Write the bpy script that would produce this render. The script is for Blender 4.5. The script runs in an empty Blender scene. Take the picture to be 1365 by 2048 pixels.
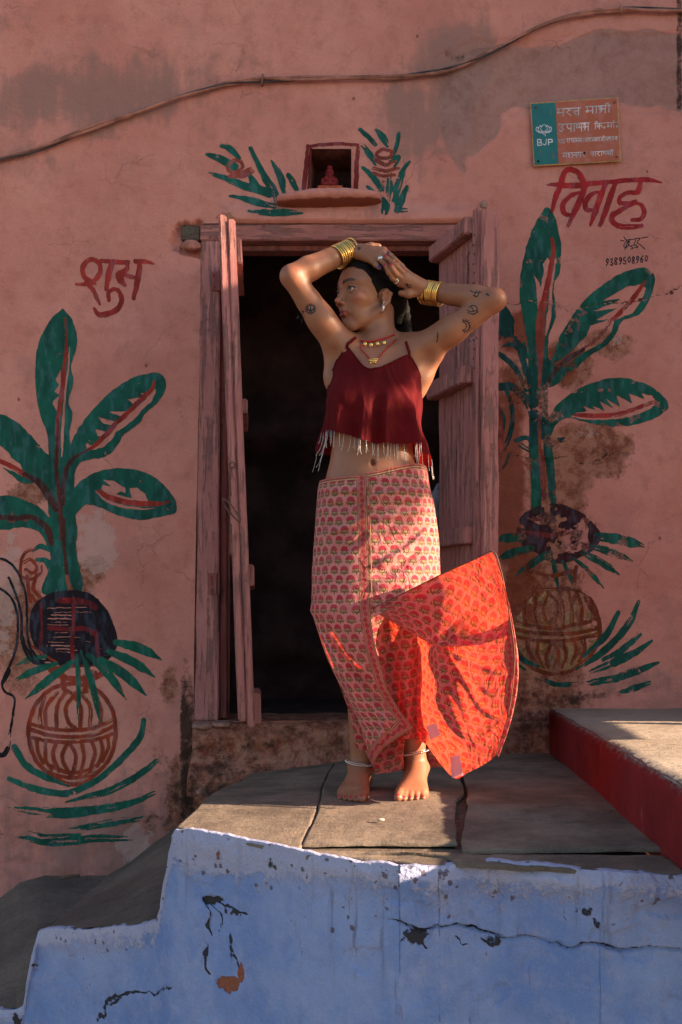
import bpy, bmesh, math, random
import numpy as np
from mathutils import Vector, Matrix
from mathutils.bvhtree import BVHTree
random.seed(4)
S = bpy.context.scene
COL = S.collection
# ---------------------------------------------------------------- camera, sky, sun, exposure
CAM_D, CAM_H, FPX, VX, VY = 3.96, 0.525, 2000.0, 800.0, 1240.0
cam_data = bpy.data.cameras.new('camera')
cam = bpy.data.objects.new('camera', cam_data); COL.objects.link(cam)
cam.location = (0, -CAM_D, CAM_H); cam.rotation_euler = (math.radians(90), 0, 0)
cam_data.sensor_fit = 'HORIZONTAL'; cam_data.sensor_width = 36
cam_data.lens = FPX/1365*36
cam_data.shift_x = -(VX-682.5)/1365; cam_data.shift_y = (VY-1024)/1365
cam_data.clip_end = 500; cam_data.clip_start = 0.05
S.camera = cam
SUN_EL, SUN_FRONT = math.radians(19), math.radians(11)     # sun stands to the right, a little on the camera's side
sd = Vector((math.cos(SUN_EL)*math.cos(SUN_FRONT), -math.cos(SUN_EL)*math.sin(SUN_FRONT), math.sin(SUN_EL)))
world = bpy.data.worlds.new('World'); S.world = world; world.use_nodes = True
wn = world.node_tree; bg = wn.nodes['Background']
sky = wn.nodes.new('ShaderNodeTexSky'); sky.sky_type = 'NISHITA'; sky.sun_disc = False
sky.sun_elevation = SUN_EL; sky.sun_rotation = math.pi/2+SUN_FRONT
sky.air_density = 1.2; sky.dust_density = 0.8; sky.ozone_density = 1.0
wn.links.new(sky.outputs[0], bg.inputs[0]); bg.inputs[1].default_value = 0.057
sl = bpy.data.lights.new('sun', 'SUN'); sl.energy = 5.0; sl.angle = math.radians(0.6); sl.color = (1, .74, .50)
sun = bpy.data.objects.new('sun', sl); COL.objects.link(sun)
sun.rotation_euler = sd.to_track_quat('Z', 'Y').to_euler()
S.view_settings.view_transform = 'Standard'; S.view_settings.look = 'None'
S.view_settings.exposure = 2.05; S.view_settings.gamma = 1; S.view_settings.use_curve_mapping = False

# ---------------------------------------------------------------- helpers
def P(px, py, Y):
    d = CAM_D+Y
    return ((px-VX)*d/FPX, Y, CAM_H+(VY-py)*d/FPX)
WS = CAM_D/FPX                                  # metres per photograph pixel on the wall
def wx(px): return (px-VX)*WS
def wz(py): return CAM_H+(VY-py)*WS

def hash3(i, j, k):
    n = (i.astype(np.int64)*374761393+j.astype(np.int64)*668265263+k.astype(np.int64)*2147483647) & 0x7fffffff
    n = ((n ^ (n >> 13))*1274126177) & 0x7fffffff
    n = ((n ^ (n >> 16))*69069+12345) & 0x7fffffff
    return (n ^ (n >> 15) & 0x7fffffff)/float(0x7fffffff)
def vn(x, y, z=0.0):
    x, y, z = np.broadcast_arrays(np.asarray(x, float), np.asarray(y, float), np.asarray(z, float))
    xi, yi, zi = np.floor(x), np.floor(y), np.floor(z)
    fx, fy, fz = x-xi, y-yi, z-zi
    fx, fy, fz = [f*f*(3-2*f) for f in (fx, fy, fz)]
    r = 0
    for a in (0, 1):
        wa = fx if a else 1-fx
        for b in (0, 1):
            wb = fy if b else 1-fy
            for c in (0, 1):
                wc = fz if c else 1-fz
                r = r+wa*wb*wc*hash3(xi+a, yi+b, zi+c)
    return r
def fbm(x, y, z=0.0, o=4):
    r, a, s, t = 0, 1.0, 1.0, 0
    for i in range(o):
        r = r+a*vn(np.asarray(x)*s+17.3*i, np.asarray(y)*s+5.1*i, np.asarray(z)*s+i*3.7); t += a; a *= .5; s *= 2.03
    return r/t
def sstep(a, b, x):
    t = np.clip((x-a)/(b-a), 0, 1); return t*t*(3-2*t)
def catmull(pts, n=8):
    p = np.asarray(pts, float)
    if len(p) < 3: return np.array([p[0]+(p[-1]-p[0])*t for t in np.linspace(0, 1, n+1)])
    q = np.vstack([2*p[0]-p[1], p, 2*p[-1]-p[-2]]); out = []
    for i in range(1, len(q)-2):
        for t in np.linspace(0, 1, n, endpoint=False):
            out.append(.5*((2*q[i])+(-q[i-1]+q[i+1])*t+(2*q[i-1]-5*q[i]+4*q[i+1]-q[i+2])*t*t+(-q[i-1]+3*q[i]-3*q[i+1]+q[i+2])*t**3))
    out.append(q[-2]); return np.array(out)

def link(name, me, m, parent=None):
    o = bpy.data.objects.new(name, me); COL.objects.link(o)
    if m is not None: me.materials.append(m)
    if parent is not None: o.parent = parent
    return o
def tag(o, label=None, cat=None, group=None, kind=None):
    for k, v in (('label', label), ('category', cat), ('group', group), ('kind', kind)):
        if v: o[k] = v
    return o
def empty(name, loc=(0, 0, 0)):
    o = bpy.data.objects.new(name, None); COL.objects.link(o); o.empty_display_size = .1
    o.location = loc; bpy.context.view_layer.update(); return o
def mk(name, verts, faces, m, parent=None, smooth=True):
    """mesh in world coordinates; parents keep world placement"""
    v = np.asarray(verts, float)
    if parent is not None: 
        v = v-np.array(world_loc(parent))
    me = bpy.data.meshes.new(name); me.from_pydata(v.tolist(), [], [tuple(int(i) for i in f) for f in faces]); 
    if smooth: me.polygons.foreach_set('use_smooth', [True]*len(me.polygons))
    me.update(); return link(name, me, m, parent)
def world_loc(o):
    l = Vector((0, 0, 0))
    while o is not None: l += o.location; o = o.parent
    return l
def fastmesh(name, verts, quads, m, parent=None, smooth=True):
    v = np.asarray(verts, np.float32)
    if parent is not None: v = v-np.array(world_loc(parent), np.float32)
    q = np.asarray(quads, np.int32); k = q.shape[1]
    me = bpy.data.meshes.new(name)
    me.vertices.add(len(v)); me.vertices.foreach_set('co', v.ravel())
    me.loops.add(q.size); me.loops.foreach_set('vertex_index', q.ravel())
    me.polygons.add(len(q)); me.polygons.foreach_set('loop_start', np.arange(0, q.size, k, dtype=np.int32))
    me.polygons.foreach_set('use_smooth', np.full(len(q), smooth))
    me.update(calc_edges=True); me.validate()
    return link(name, me, m, parent)
def attr(o, name, arr, typ='FLOAT_COLOR'):
    a = o.data.attributes.new(name, typ, 'POINT')
    arr = np.asarray(arr, np.float32)
    if typ == 'FLOAT': a.data.foreach_set('value', arr.ravel())
    elif typ == 'FLOAT_VECTOR': a.data.foreach_set('vector', arr.ravel())
    else: a.data.foreach_set('color', arr.ravel())
def grid_faces(nu, nv, wrap=False):
    i = np.arange(nv-1)[:, None]; j = np.arange(nu if wrap else nu-1)[None]
    a = i*nu+j; b = i*nu+(j+1) % nu
    return np.stack([a, b, b+nu, a+nu], -1).reshape(-1, 4)
def box_vf(c, s, rot=None):
    v = np.array([[x, y, z] for x in (-.5, .5) for y in (-.5, .5) for z in (-.5, .5)])*np.array(s)
    if rot is not None: v = v@np.array(rot.to_3x3()).T
    return v+np.array(c), [(0, 1, 3, 2), (4, 6, 7, 5), (0, 4, 5, 1), (2, 3, 7, 6), (0, 2, 6, 4), (1, 5, 7, 3)]
def board(name, corners8, m, parent=None, sub=14, rough=.0015, bev=.003, seed=0):
    """hexahedron given by 8 corners (x-,x+ / y-,y+ / z-,z+ order), split along its length, worn and bevelled"""
    c = np.asarray(corners8, float).reshape(2, 2, 2, 3)
    bm = bmesh.new(); n = sub
    rows = []
    for k in range(n+1):
        t = k/n; r = []
        for (a, b) in ((0, 0), (1, 0), (1, 1), (0, 1)):
            p = c[a, b, 0]*(1-t)+c[a, b, 1]*t
            j = np.array([fbm(p[0]*30+seed, p[2]*6, a+2*b+seed), fbm(p[0]*30+9, p[2]*6, a+2*b+seed+5), .5])-.5
            r.append(bm.verts.new(p+j*rough*4))
        rows.append(r)
    for k in range(n):
        for i in range(4): bm.faces.new((rows[k][i], rows[k][(i+1) % 4], rows[k+1][(i+1) % 4], rows[k+1][i]))
    bm.faces.new(rows[0][::-1]); bm.faces.new(rows[-1])
    bmesh.ops.recalc_face_normals(bm, faces=bm.faces)
    es = [e for e in bm.edges if len(e.link_faces) == 2 and e.calc_face_angle() > .6]
    if bev: bmesh.ops.bevel(bm, geom=es, offset=bev, segments=2, affect='EDGES')
    if parent is not None: bmesh.ops.translate(bm, verts=bm.verts, vec=-world_loc(parent))
    me = bpy.data.meshes.new(name); bm.to_mesh(me); bm.free(); return link(name, me, m, parent)
def box8(x0, x1, y0, y1, z0, z1):
    return [[x, y, z] for x in (x0, x1) for y in (y0, y1) for z in (z0, z1)]
def tube(name, pts, r, m, parent=None, seg=8, n=6, caps=True, closed=False):
    p = np.asarray(pts, float)
    if closed:
        q = p
    else: q = catmull(p, n) if n > 1 and len(p) > 2 else p
    R = np.full(len(q), r) if np.isscalar(r) else np.interp(np.linspace(0, 1, len(q)), np.linspace(0, 1, len(r)), r)
    T = (np.roll(q, -1, 0)-np.roll(q, 1, 0)) if closed else np.gradient(q, axis=0)
    T /= np.linalg.norm(T, axis=1)[:, None]+1e-12
    up = np.array([0, 0, 1.]) if abs(T[:, 2]).max() < .95 else np.array([0.13, 1., .21])
    V = []
    for i in range(len(q)):
        a = np.cross(T[i], up); a /= np.linalg.norm(a)+1e-12; b = np.cross(a, T[i])
        for k in range(seg):
            th = 2*math.pi*k/seg; V.append(q[i]+R[i]*(a*math.cos(th)+b*math.sin(th)))
    F = grid_faces(seg, len(q), True).tolist()
    if closed:
        o = (len(q)-1)*seg; F += [(o+k, o+(k+1) % seg, (k+1) % seg, k) for k in range(seg)]
    elif caps: F += [tuple(range(seg))[::-1], tuple((len(q)-1)*seg+k for k in range(seg))]
    return V, F, name, m, parent
def tube_obj(*a, **k):
    V, F, name, m, parent = tube(*a, **k); return mk(name, V, F, m, parent)
def merge(list_vf):
    V, F, o = [], [], 0
    for v, f in list_vf:
        V += [tuple(x) for x in v]; F += [tuple(int(i)+o for i in g) for g in f]; o += len(v)
    return V, F
def loop_ring(c, ax, r, n=28, r2=None):
    ax = Vector(ax).normalized(); a = ax.orthogonal().normalized(); b = ax.cross(a)
    return [np.array(Vector(c)+a*r*math.cos(t)+b*(r2 or r)*math.sin(t)) for t in [2*math.pi*i/n for i in range(n)]]
def ball(c, s, nu=14, nv=9):
    V = []; 
    for i in range(nv):
        ph = math.pi*i/(nv-1)
        for j in range(nu):
            th = 2*math.pi*j/nu; V.append((c[0]+s[0]*math.sin(ph)*math.cos(th), c[1]+s[1]*math.sin(ph)*math.sin(th), c[2]+s[2]*math.cos(ph)))
    return V, grid_faces(nu, nv, True).tolist()

# ---------------------------------------------------------------- node helper
class Nd:
    def __init__(s, g, sock): s.g, s.s = g, sock
    def _m(s, op, *a, **k): return s.g.math(op, s, *a, **k)
    def __add__(s, o): return s._m('ADD', o)
    __radd__ = __add__
    def __sub__(s, o): return s._m('SUBTRACT', o)
    def __rsub__(s, o): return s.g.math('SUBTRACT', o, s)
    def __mul__(s, o): return s._m('MULTIPLY', o)
    __rmul__ = __mul__
    def __truediv__(s, o): return s._m('DIVIDE', o)
    def lt(s, o): return s._m('LESS_THAN', o)
    def gt(s, o): return s._m('GREATER_THAN', o)
    def abs(s): return s._m('ABSOLUTE')
    def sin(s): return s._m('SINE')
    def sqrt(s): return s._m('SQRT')
    def floor(s): return s._m('FLOOR')
    def fract(s): return s._m('FRACT')
    def min(s, o): return s._m('MINIMUM', o)
    def max(s, o): return s._m('MAXIMUM', o)
    def pow(s, o): return s._m('POWER', o)
    def ss(s, a, b): return s.g.ss(s, a, b)
class G:
    def __init__(s, name):
        s.mat = bpy.data.materials.new(name); s.mat.use_nodes = True; s.t = s.mat.node_tree
        s.t.nodes.clear(); s.out = s.t.nodes.new('ShaderNodeOutputMaterial')
    def put(s, v, sock):
        if isinstance(v, Nd): s.t.links.new(v.s, sock)
        elif v is not None:
            if isinstance(v, tuple) and len(v) == 3 and sock.type == 'RGBA': v = v+(1,)
            sock.default_value = v
    def math(s, op, a, b=None):
        n = s.t.nodes.new('ShaderNodeMath'); n.operation = op; s.put(a, n.inputs[0])
        if b is not None: s.put(b, n.inputs[1])
        return Nd(s, n.outputs[0])
    def ss(s, x, a, b):
        n = s.t.nodes.new('ShaderNodeMapRange'); n.interpolation_type = 'SMOOTHSTEP'
        s.put(x, n.inputs[0]); s.put(a, n.inputs[1]); s.put(b, n.inputs[2]); return Nd(s, n.outputs[0])
    def pos(s):
        n = s.t.nodes.new('ShaderNodeNewGeometry'); return Nd(s, n.outputs['Position'])
    def attr(s, name, out='Color'):
        n = s.t.nodes.new('ShaderNodeAttribute'); n.attribute_name = name; return Nd(s, n.outputs[out])
    def xyz(s, v):
        n = s.t.nodes.new('ShaderNodeSeparateXYZ'); s.put(v, n.inputs[0]); return [Nd(s, o) for o in n.outputs]
    def vec(s, x, y, z):
        n = s.t.nodes.new('ShaderNodeCombineXYZ'); s.put(x, n.inputs[0]); s.put(y, n.inputs[1]); s.put(z, n.inputs[2]); return Nd(s, n.outputs[0])
    def rnd(s):
        n = s.t.nodes.new('ShaderNodeObjectInfo'); return Nd(s, n.outputs['Random'])
    def scale(s, v, k):
        n = s.t.nodes.new('ShaderNodeVectorMath'); n.operation = 'MULTIPLY'; s.put(v, n.inputs[0]); n.inputs[1].default_value = k; return Nd(s, n.outputs[0])
    def noise(s, v, sc, det=4, rough=.55, dist=0, col=False):
        n = s.t.nodes.new('ShaderNodeTexNoise'); s.put(v, n.inputs['Vector']); n.inputs['Scale'].default_value = sc
        n.inputs['Detail'].default_value = det; n.inputs['Roughness'].default_value = rough; n.inputs['Distortion'].default_value = dist
        return Nd(s, n.outputs[1 if col else 0])
    def vor(s, v, sc, feat='F1', out=0, rand=1):
        n = s.t.nodes.new('ShaderNodeTexVoronoi'); n.feature = feat; s.put(v, n.inputs['Vector']); n.inputs['Scale'].default_value = sc
        n.inputs['Randomness'].default_value = rand
        return Nd(s, n.outputs[out])
    def mix(s, f, a, b, mode='MIX'):
        n = s.t.nodes.new('ShaderNodeMix'); n.data_type = 'RGBA'; n.blend_type = mode
        s.put(f, n.inputs[0]); s.put(a, n.inputs[6]); s.put(b, n.inputs[7]); return Nd(s, n.outputs[2])
    def bump(s, h, st=.5, d=.01, nrm=None):
        n = s.t.nodes.new('ShaderNodeBump'); n.inputs['Strength'].default_value = st; n.inputs['Distance'].default_value = d
        s.put(h, n.inputs['Height'])
        if nrm: s.put(nrm, n.inputs['Normal'])
        return Nd(s, n.outputs[0])
    def bsdf(s, col, rough=.8, metal=0, nrm=None, spec=.3, alpha=None, sss=0, sub=(1, .3, .15), sheen=0):
        n = s.t.nodes.new('ShaderNodeBsdfPrincipled'); s.put(col, n.inputs['Base Color']); s.put(rough, n.inputs['Roughness'])
        s.put(metal, n.inputs['Metallic']); s.put(spec, n.inputs['Specular IOR Level'])
        if nrm: s.put(nrm, n.inputs['Normal'])
        if alpha is not None: s.put(alpha, n.inputs['Alpha'])
        if sss: n.inputs['Subsurface Weight'].default_value = sss; n.inputs['Subsurface Radius'].default_value = sub; n.inputs['Subsurface Scale'].default_value = .008
        if sheen: n.inputs['Sheen Weight'].default_value = sheen
        return Nd(s, n.outputs[0])
    def done(s, sh): s.t.links.new(sh.s, s.out.inputs[0]); return s.mat
    def mixsh(s, f, a, b):
        n = s.t.nodes.new('ShaderNodeMixShader'); s.put(f, n.inputs[0]); s.t.links.new(a.s, n.inputs[1]); s.t.links.new(b.s, n.inputs[2]); return Nd(s, n.outputs[0])
    def translucent(s, col, nrm=None):
        n = s.t.nodes.new('ShaderNodeBsdfTranslucent'); s.put(col, n.inputs[0])
        if nrm: s.put(nrm, n.inputs[1])
        return Nd(s, n.outputs[0])
    def transp(s):
        n = s.t.nodes.new('ShaderNodeBsdfTransparent'); return Nd(s, n.outputs[0])

def simple(name, col, rough=.7, metal=0, var=.25, sc=40, bump=.2, bd=.002, spec=.3):
    g = G(name); p = g.pos(); n = g.noise(p, sc, 5)
    c = g.mix(g.ss(n, .3, .7), tuple(x*(1-var) for x in col), tuple(min(1, x*(1+var)) for x in col))
    return g.done(g.bsdf(c, rough, metal, g.bump(g.noise(p, sc*2.5, 4), bump, bd), spec))
# ---------------------------------------------------------------- materials of the setting
def m_wall():
    g = G('pink_limewash'); p = g.pos(); a = g.attr('mask'); X, Yc, Z = g.xyz(a); b = g.attr('mask2'); U, V, W = g.xyz(b)
    n1 = g.noise(p, 2.2, 6, .6); n2 = g.noise(p, 14, 6, .65); n3 = g.noise(p, 90, 4, .6)
    sv = g.scale(p, (1, 1, .12)); st = g.noise(sv, 16, 5, .6)
    c = g.mix(n1.ss(.34, .66), (.57, .225, .185), (.67, .295, .245))
    c = g.mix(n2.ss(.45, .75)*.55, c, (.40, .15, .12))
    c = g.mix(g.noise(p, 5, 5, .7).ss(.55, .75)*.4, c, (.54, .17, .10))
    c = g.mix(g.noise(p, 3.1, 8, .7).ss(.50, .68)*.45, c, (.38, .19, .17)); c = g.mix(g.noise(g.scale(p, (1, 1, .3)), 7, 7, .75).ss(.58, .75)*.4, c, (.62, .30, .24))
    ce = g.vor(g.mix(.12, p, g.noise(p, 6, 5, .7, 0, True)), 5.5, 'DISTANCE_TO_EDGE'); hc_ = (ce*-1+.006).ss(0, .005)*g.noise(p, 3.7, 3).ss(.54, .6); c = g.mix(hc_*.10, c, (.16, .06, .05))
    gr = (X+(n2-.5)*.7+(st-.5)*.9+(g.noise(p, 5, 6, .7)-.5)*.8).ss(.34, .80)
    c = g.mix(gr*.8, c, g.mix(n2, (.22, .125, .115), (.37, .215, .19)))
    gr2 = (U+(n2-.5)*.35+(n3-.5)*.25).ss(.40, .60)                    # bare grey plaster
    c = g.mix(gr2*.68, c, g.mix(g.noise(p, 14, 7, .75).ss(.35, .65), (.22, .125, .115), (.37, .23, .21)))
    pe = (Yc+(n2-.5)*.55+(n3-.5)*.3).ss(.45, .60)
    pc = g.mix(g.noise(p, 22, 6, .75).ss(.35, .62), (.16, .045, .025), (.40, .19, .13))
    pc = g.mix(g.noise(p, 60, 5, .7).ss(.60, .72)*.6, pc, (.50, .36, .27))
    c = g.mix(pe*.92, c, pc)
    wh = (Z+(g.noise(p, 19, 6, .75)-.5)*1.3).ss(.5, .58)
    c = g.mix(wh*.5, c, (.56, .40, .37))
    rd = (W+(g.noise(p, 9, 5, .7)-.5)*.8).ss(.4, .7)                     # rust red damp
    c = g.mix(rd*.85, c, g.mix(n2, (.10, .02, .012), (.30, .075, .035)))
    dk = (V+(g.noise(p, 17, 6, .75)-.5)*1.3).ss(.45, .75)
    c = g.mix(dk*.9, c, (.035, .025, .02))
    pits = g.vor(g.scale(p, (1, 1, .8)), 9, 'F1').lt(.055)*g.noise(p, 7, 2).gt(.58)
    c = g.mix(pits*.7, c, (.17, .06, .045)); c = g.mix(g.noise(p, 330, 3, .7).ss(.3, .7)*.30, c, g.mix(1.0, c, (.55, .50, .50), 'MULTIPLY'))
    scr = g.noise(g.scale(p, (1, 1, .25)), 45, 3, .6, 1.5).gt(.72)*n1.gt(.48)
    c = g.mix(scr*.35, c, (.30, .12, .10))
    h = hc_*-.25+n3*.25+n2*.5+g.noise(p, 300, 3)*.12-pits*.5-pe*.35-gr2*.3+wh*.1+g.noise(g.scale(p, (1, 1, 2.2)), 40, 6, .7, .8)*.35
    return g.done(g.bsdf(c, .93, 0, g.bump(h, 1.0, .008), .15))
def m_blue():
    g = G('blue_limewash'); p = g.pos(); a = g.attr('mask'); T, C, R = g.xyz(a); b = g.attr('mask2'); K, _, _ = g.xyz(b)
    n1 = g.noise(p, 4, 6, .65); n2 = g.noise(p, 22, 6, .7); n3 = g.noise(p, 110, 4, .6)
    c = g.mix(n1.ss(.35, .65), (.165, .26, .54), (.26, .35, .62))
    c = g.mix(n2.ss(.45, .75)*.55, c, (.36, .38, .58)); c = g.mix(g.noise(p, 9, 6, .75).ss(.5, .75)*.35, c, (.13, .15, .33)); c = g.mix(T.ss(.05, .7)*n1.ss(.3, .7)*.5, c, (.40, .40, .55))
    wh = (T*.9+(n2-.5)*1.7+(n3-.5)*.9).ss(.42, .70)
    c = g.mix(wh*.55, c, (.50, .48, .60))
    st = g.noise(g.scale(p, (1, 1, .05)), 22, 5, .65)
    c = g.mix((st.ss(.56, .72)*(n1+.2).ss(.5, .8)*K)*.85, c, (.10, .085, .10)); c = g.mix((g.noise(g.scale(p, (1, 1, .10)), 60, 4, .7).ss(.60, .70)*n2.ss(.4, .6))*.35, c, (.10, .09, .12))
    sp = ((g.vor(p, 34)+(n3-.5)*.5).lt(.20)*(T*.7+n1*.5+K*.3).gt(.55)*g.noise(p, 12, 3).gt(.50)).max(n2.gt(.66)*(T*.5+n1).gt(.62))
    c = g.mix(sp*.8, c, (.10, .065, .07))
    cr = (C+(n3-.5)*.9+(n2-.5)*.9+(g.noise(g.scale(p, (1, 1, .3)), 70, 3)-.5)*.5).ss(.48, .66)
    c = g.mix(cr*.95, c, (.03, .025, .02))
    br = (R+(n2-.5)*.7+(n3-.5)*.3).ss(.46, .52)
    c = g.mix(br, c, g.mix(n3, (.20, .06, .035), (.33, .13, .08)))
    c = g.mix(g.noise(p, 300, 3, .7).ss(.3, .7)*.30, c, g.mix(1.0, c, (.5, .55, .65), 'MULTIPLY'))
    h = n2*.6+n3*.35+g.noise(p, 260, 3)*.15-cr*.8-sp*.4-br*.4+wh*.3*n3
    return g.done(g.bsdf(c, .92, 0, g.bump(h, 1.0, .009), .15))
def m_stone(name, c1, c2, ochre=(.30, .2, .13)):
    g = G(name); p = g.pos(); n1 = g.noise(p, 3.5, 6, .65); n2 = g.noise(p, 26, 6, .7); n3 = g.noise(p, 150, 4, .7)
    c = g.mix(n1.ss(.35, .65), c1, c2); c = g.mix(n2.ss(.5, .75)*.5, c, tuple(x*.6 for x in c1))
    c = g.mix(g.noise(p, 7, 5, .7).ss(.58, .72)*.5, c, ochre)
    lay = g.noise(g.scale(p, (.6, 3.0, 3)), 14, 6, .7, .6)
    c = g.mix(lay.ss(.52, .72)*.45, c, tuple(x*.45 for x in c1))
    rd = (g.noise(g.scale(p, (.55, 1.6, 1)), 5, 4, .6).ss(.68, .71))
    c = g.mix(rd*.75, c, (.13, .045, .035))
    c = g.mix(g.vor(p, 55).lt(.10)*g.noise(p, 6).gt(.55)*.6, c, (.38, .34, .30))
    c = g.mix(g.noise(p, 260, 4, .75).ss(.35, .65)*.45, c, g.mix(1.0, c, (.45, .42, .40), 'MULTIPLY')); c = g.mix(g.noise(p, 420, 2).ss(.62, .7)*.35, c, (.5, .44, .38))
    h = n2*.5+n3*.3+lay*.8
    return g.done(g.bsdf(c, .88, 0, g.bump(h, 1.0, .010), .2))
def m_wood(name, c1, c2, bare=(.15, .08, .075), horiz=False, green=True):
    g = G(name); p = g.pos()
    sv = g.scale(p, (.08, 1, 1) if horiz else (1, 1, .07))
    n1 = g.noise(p, 5, 5, .6); gr = g.noise(sv, 60, 6, .7, .4); n2 = g.noise(p, 40, 5, .7)
    c = g.mix(n1.ss(.35, .65), c1, c2)
    w = (gr*.75+n1*.4+n2*.15).ss(.64, .76)
    c = g.mix(w*.75, c, bare)
    c = g.mix((n2*.6+n1*.5).ss(.66, .72)*.45, c, tuple(x*.45 for x in c1))
    if green: c = g.mix((g.noise(sv, 22, 5, .7)*.7+g.noise(p, 6, 3)*.45).ss(.70, .76)*.75, c, (.05, .09, .075))
    c = g.mix(g.noise(sv, 90, 3, .6).ss(.70, .74)*.7, c, (.03, .015, .012))
    h = gr*.7+n2*.3-w*.5+g.noise(sv, 14, 4)*.6
    return g.done(g.bsdf(c, .75, 0, g.bump(h, 1.0, .006), .3))
def m_red():
    g = G('red_kerb_paint'); p = g.pos(); n1 = g.noise(p, 6, 6, .65); n2 = g.noise(p, 40, 6, .7); X, Yp, Z = g.xyz(p)
    c = g.mix(n1.ss(.35, .65), (.15, .005, .010), (.20, .009, .014))
    c = g.mix(n2.ss(.55, .8)*.5, c, (.08, .006, .01))
    top = (Z*22-3.1+(n2-.5)*1.6).ss(.35, .75)
    c = g.mix(top*.85, c, (.17, .13, .13))
    c = g.mix((g.noise(g.scale(p, (1, 1, .2)), 30, 5, .7)).ss(.62, .72)*.45, c, (.30, .12, .11))
    low = (.25-Z*9+(n2-.5)*.8).ss(.1, .6)
    c = g.mix(low*.6, c, (.16, .07, .06))
    return g.done(g.bsdf(c, .75, 0, g.bump(n2*.5+g.noise(p, 180, 4)*.3, .7, .004), .3))
def m_paint(name='wall_paint', rough=.8):
    g = G(name); a = g.attr('paint'); n = g.t.nodes.new('ShaderNodeAttribute'); n.attribute_name = 'paint'
    al = Nd(g, n.outputs['Alpha']); p = g.pos()
    w = g.noise(p, 120, 5, .75); w2 = g.noise(p, 16, 5, .7)
    c = g.mix(g.noise(p, 25, 4).ss(.35, .7)*.45, a, g.mix(1.0, a, (.62, .62, .80), 'MULTIPLY'))
    alpha = (al+(w-.5)*.35-(w2*.8+w*.35).ss(.64, .74)*.6).ss(.42, .58)
    bs = g.bsdf(c, rough, 0, g.bump(w*.5+w2*.3, .5, .003), .25)
    g.mat.blend_method = 'BLEND' if hasattr(g.mat, 'blend_method') else None
    return g.done(g.mixsh(alpha, g.transp(), bs))
MW, MB, MR = m_wall(), m_blue(), m_red()
MST = m_stone('platform_stone', (.15, .115, .092), (.29, .225, .175))
MST2 = m_stone('lower_step_stone', (.13, .105, .09), (.21, .17, .145), (.18, .13, .10))
MCON = m_stone('pale_concrete', (.36, .29, .23), (.46, .38, .31), (.33, .26, .20))
MWD = m_wood('pink_painted_wood', (.38, .15, .145), (.50, .215, .20))
MWDH = m_wood('pink_painted_beam', (.31, .115, .105), (.42, .17, .15), horiz=True)
MWB = m_wood('bare_weathered_beam', (.05, .045, .035), (.11, .09, .065), horiz=True)
MWR = m_wood('red_painted_wood', (.24, .07, .065), (.31, .10, .095), green=False)
MINT = simple('shade_dark_plaster', (.05, .025, .025), .95, 0, .45, 6, .9, .02)  # room colour lowered to near black, deepening the shade behind the door
MPNT = m_paint()
MIRON = simple('rusty_iron', (.14, .07, .055), .7, .3, .4, 60, .4, .002)
MPLAS = simple('crumbled_plaster', (.30, .17, .14), .95, 0, .4, 25, .9, .01)
# ---------------------------------------------------------------- wall relief and masks
def poly_sd(X, Y, poly):
    """signed distance (positive inside) to a polygon, photograph pixels"""
    p = np.asarray(poly, float); d = np.full(X.shape, 1e9); ins = np.zeros(X.shape, bool)
    for i in range(len(p)):
        a, b = p[i], p[(i+1) % len(p)]; e = b-a; l = e@e+1e-9
        t = np.clip(((X-a[0])*e[0]+(Y-a[1])*e[1])/l, 0, 1)
        d = np.minimum(d, (X-a[0]-t*e[0])**2+(Y-a[1]-t*e[1])**2)
        c = ((a[1] > Y) != (b[1] > Y)) & (X < (b[0]-a[0])*(Y-a[1])/(b[1]-a[1]+1e-12)+a[0]); ins ^= c
    d = np.sqrt(d); return np.where(ins, d, -d)
def line_d(X, Y, pts):
    p = np.asarray(pts, float); best = np.full(X.shape, 1e9); T = np.zeros(X.shape); Sg = np.zeros(X.shape); acc = 0
    for i in range(len(p)-1):
        a, b = p[i], p[i+1]; e = b-a; l = math.hypot(*e)+1e-9
        t = np.clip(((X-a[0])*e[0]+(Y-a[1])*e[1])/l**2, 0, 1)
        dx, dy = X-a[0]-t*e[0], Y-a[1]-t*e[1]; d = np.hypot(dx, dy); s = (e[0]*dy-e[1]*dx)/l
        m = d < best; best = np.where(m, d, best); T = np.where(m, acc+t*l, T); Sg = np.where(m, s, Sg); acc += l
    return best, T, Sg, acc
def blob(X, Y, cx, cy, rx, ry, ang=0):
    a = math.radians(ang); x = (X-cx)*math.cos(a)+(Y-cy)*math.sin(a); y = -(X-cx)*math.sin(a)+(Y-cy)*math.cos(a)
    return np.clip(1.25-np.sqrt((x/rx)**2+(y/ry)**2)*.75, 0, 1)
BARE = [(1700, -60), (1700, 260), (1365, 236), (1330, 226), (1280, 224), (1235, 205), (1120, 215), (1055, 222), (1015, 245), (975, 285), (950, 322), (925, 350), (905, 320),
        (880, 260), (862, 180), (868, 110), (930, 82), (1000, 75), (1100, 72), (1250, 66), (1365, 60)]
CRACKS = [[(995, 603), (1030, 608), (1060, 604), (1110, 607), (1135, 622), (1175, 612), (1230, 606), (1290, 598), (1340, 586), (1365, 572), (1500, 540)],
          [(1150, 930), (1190, 925), (1225, 905)],
          [(385, 1360), (372, 1440), (380, 1520), (395, 1600)],
          [(1020, 905), (1080, 922), (1140, 910)]]
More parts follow.
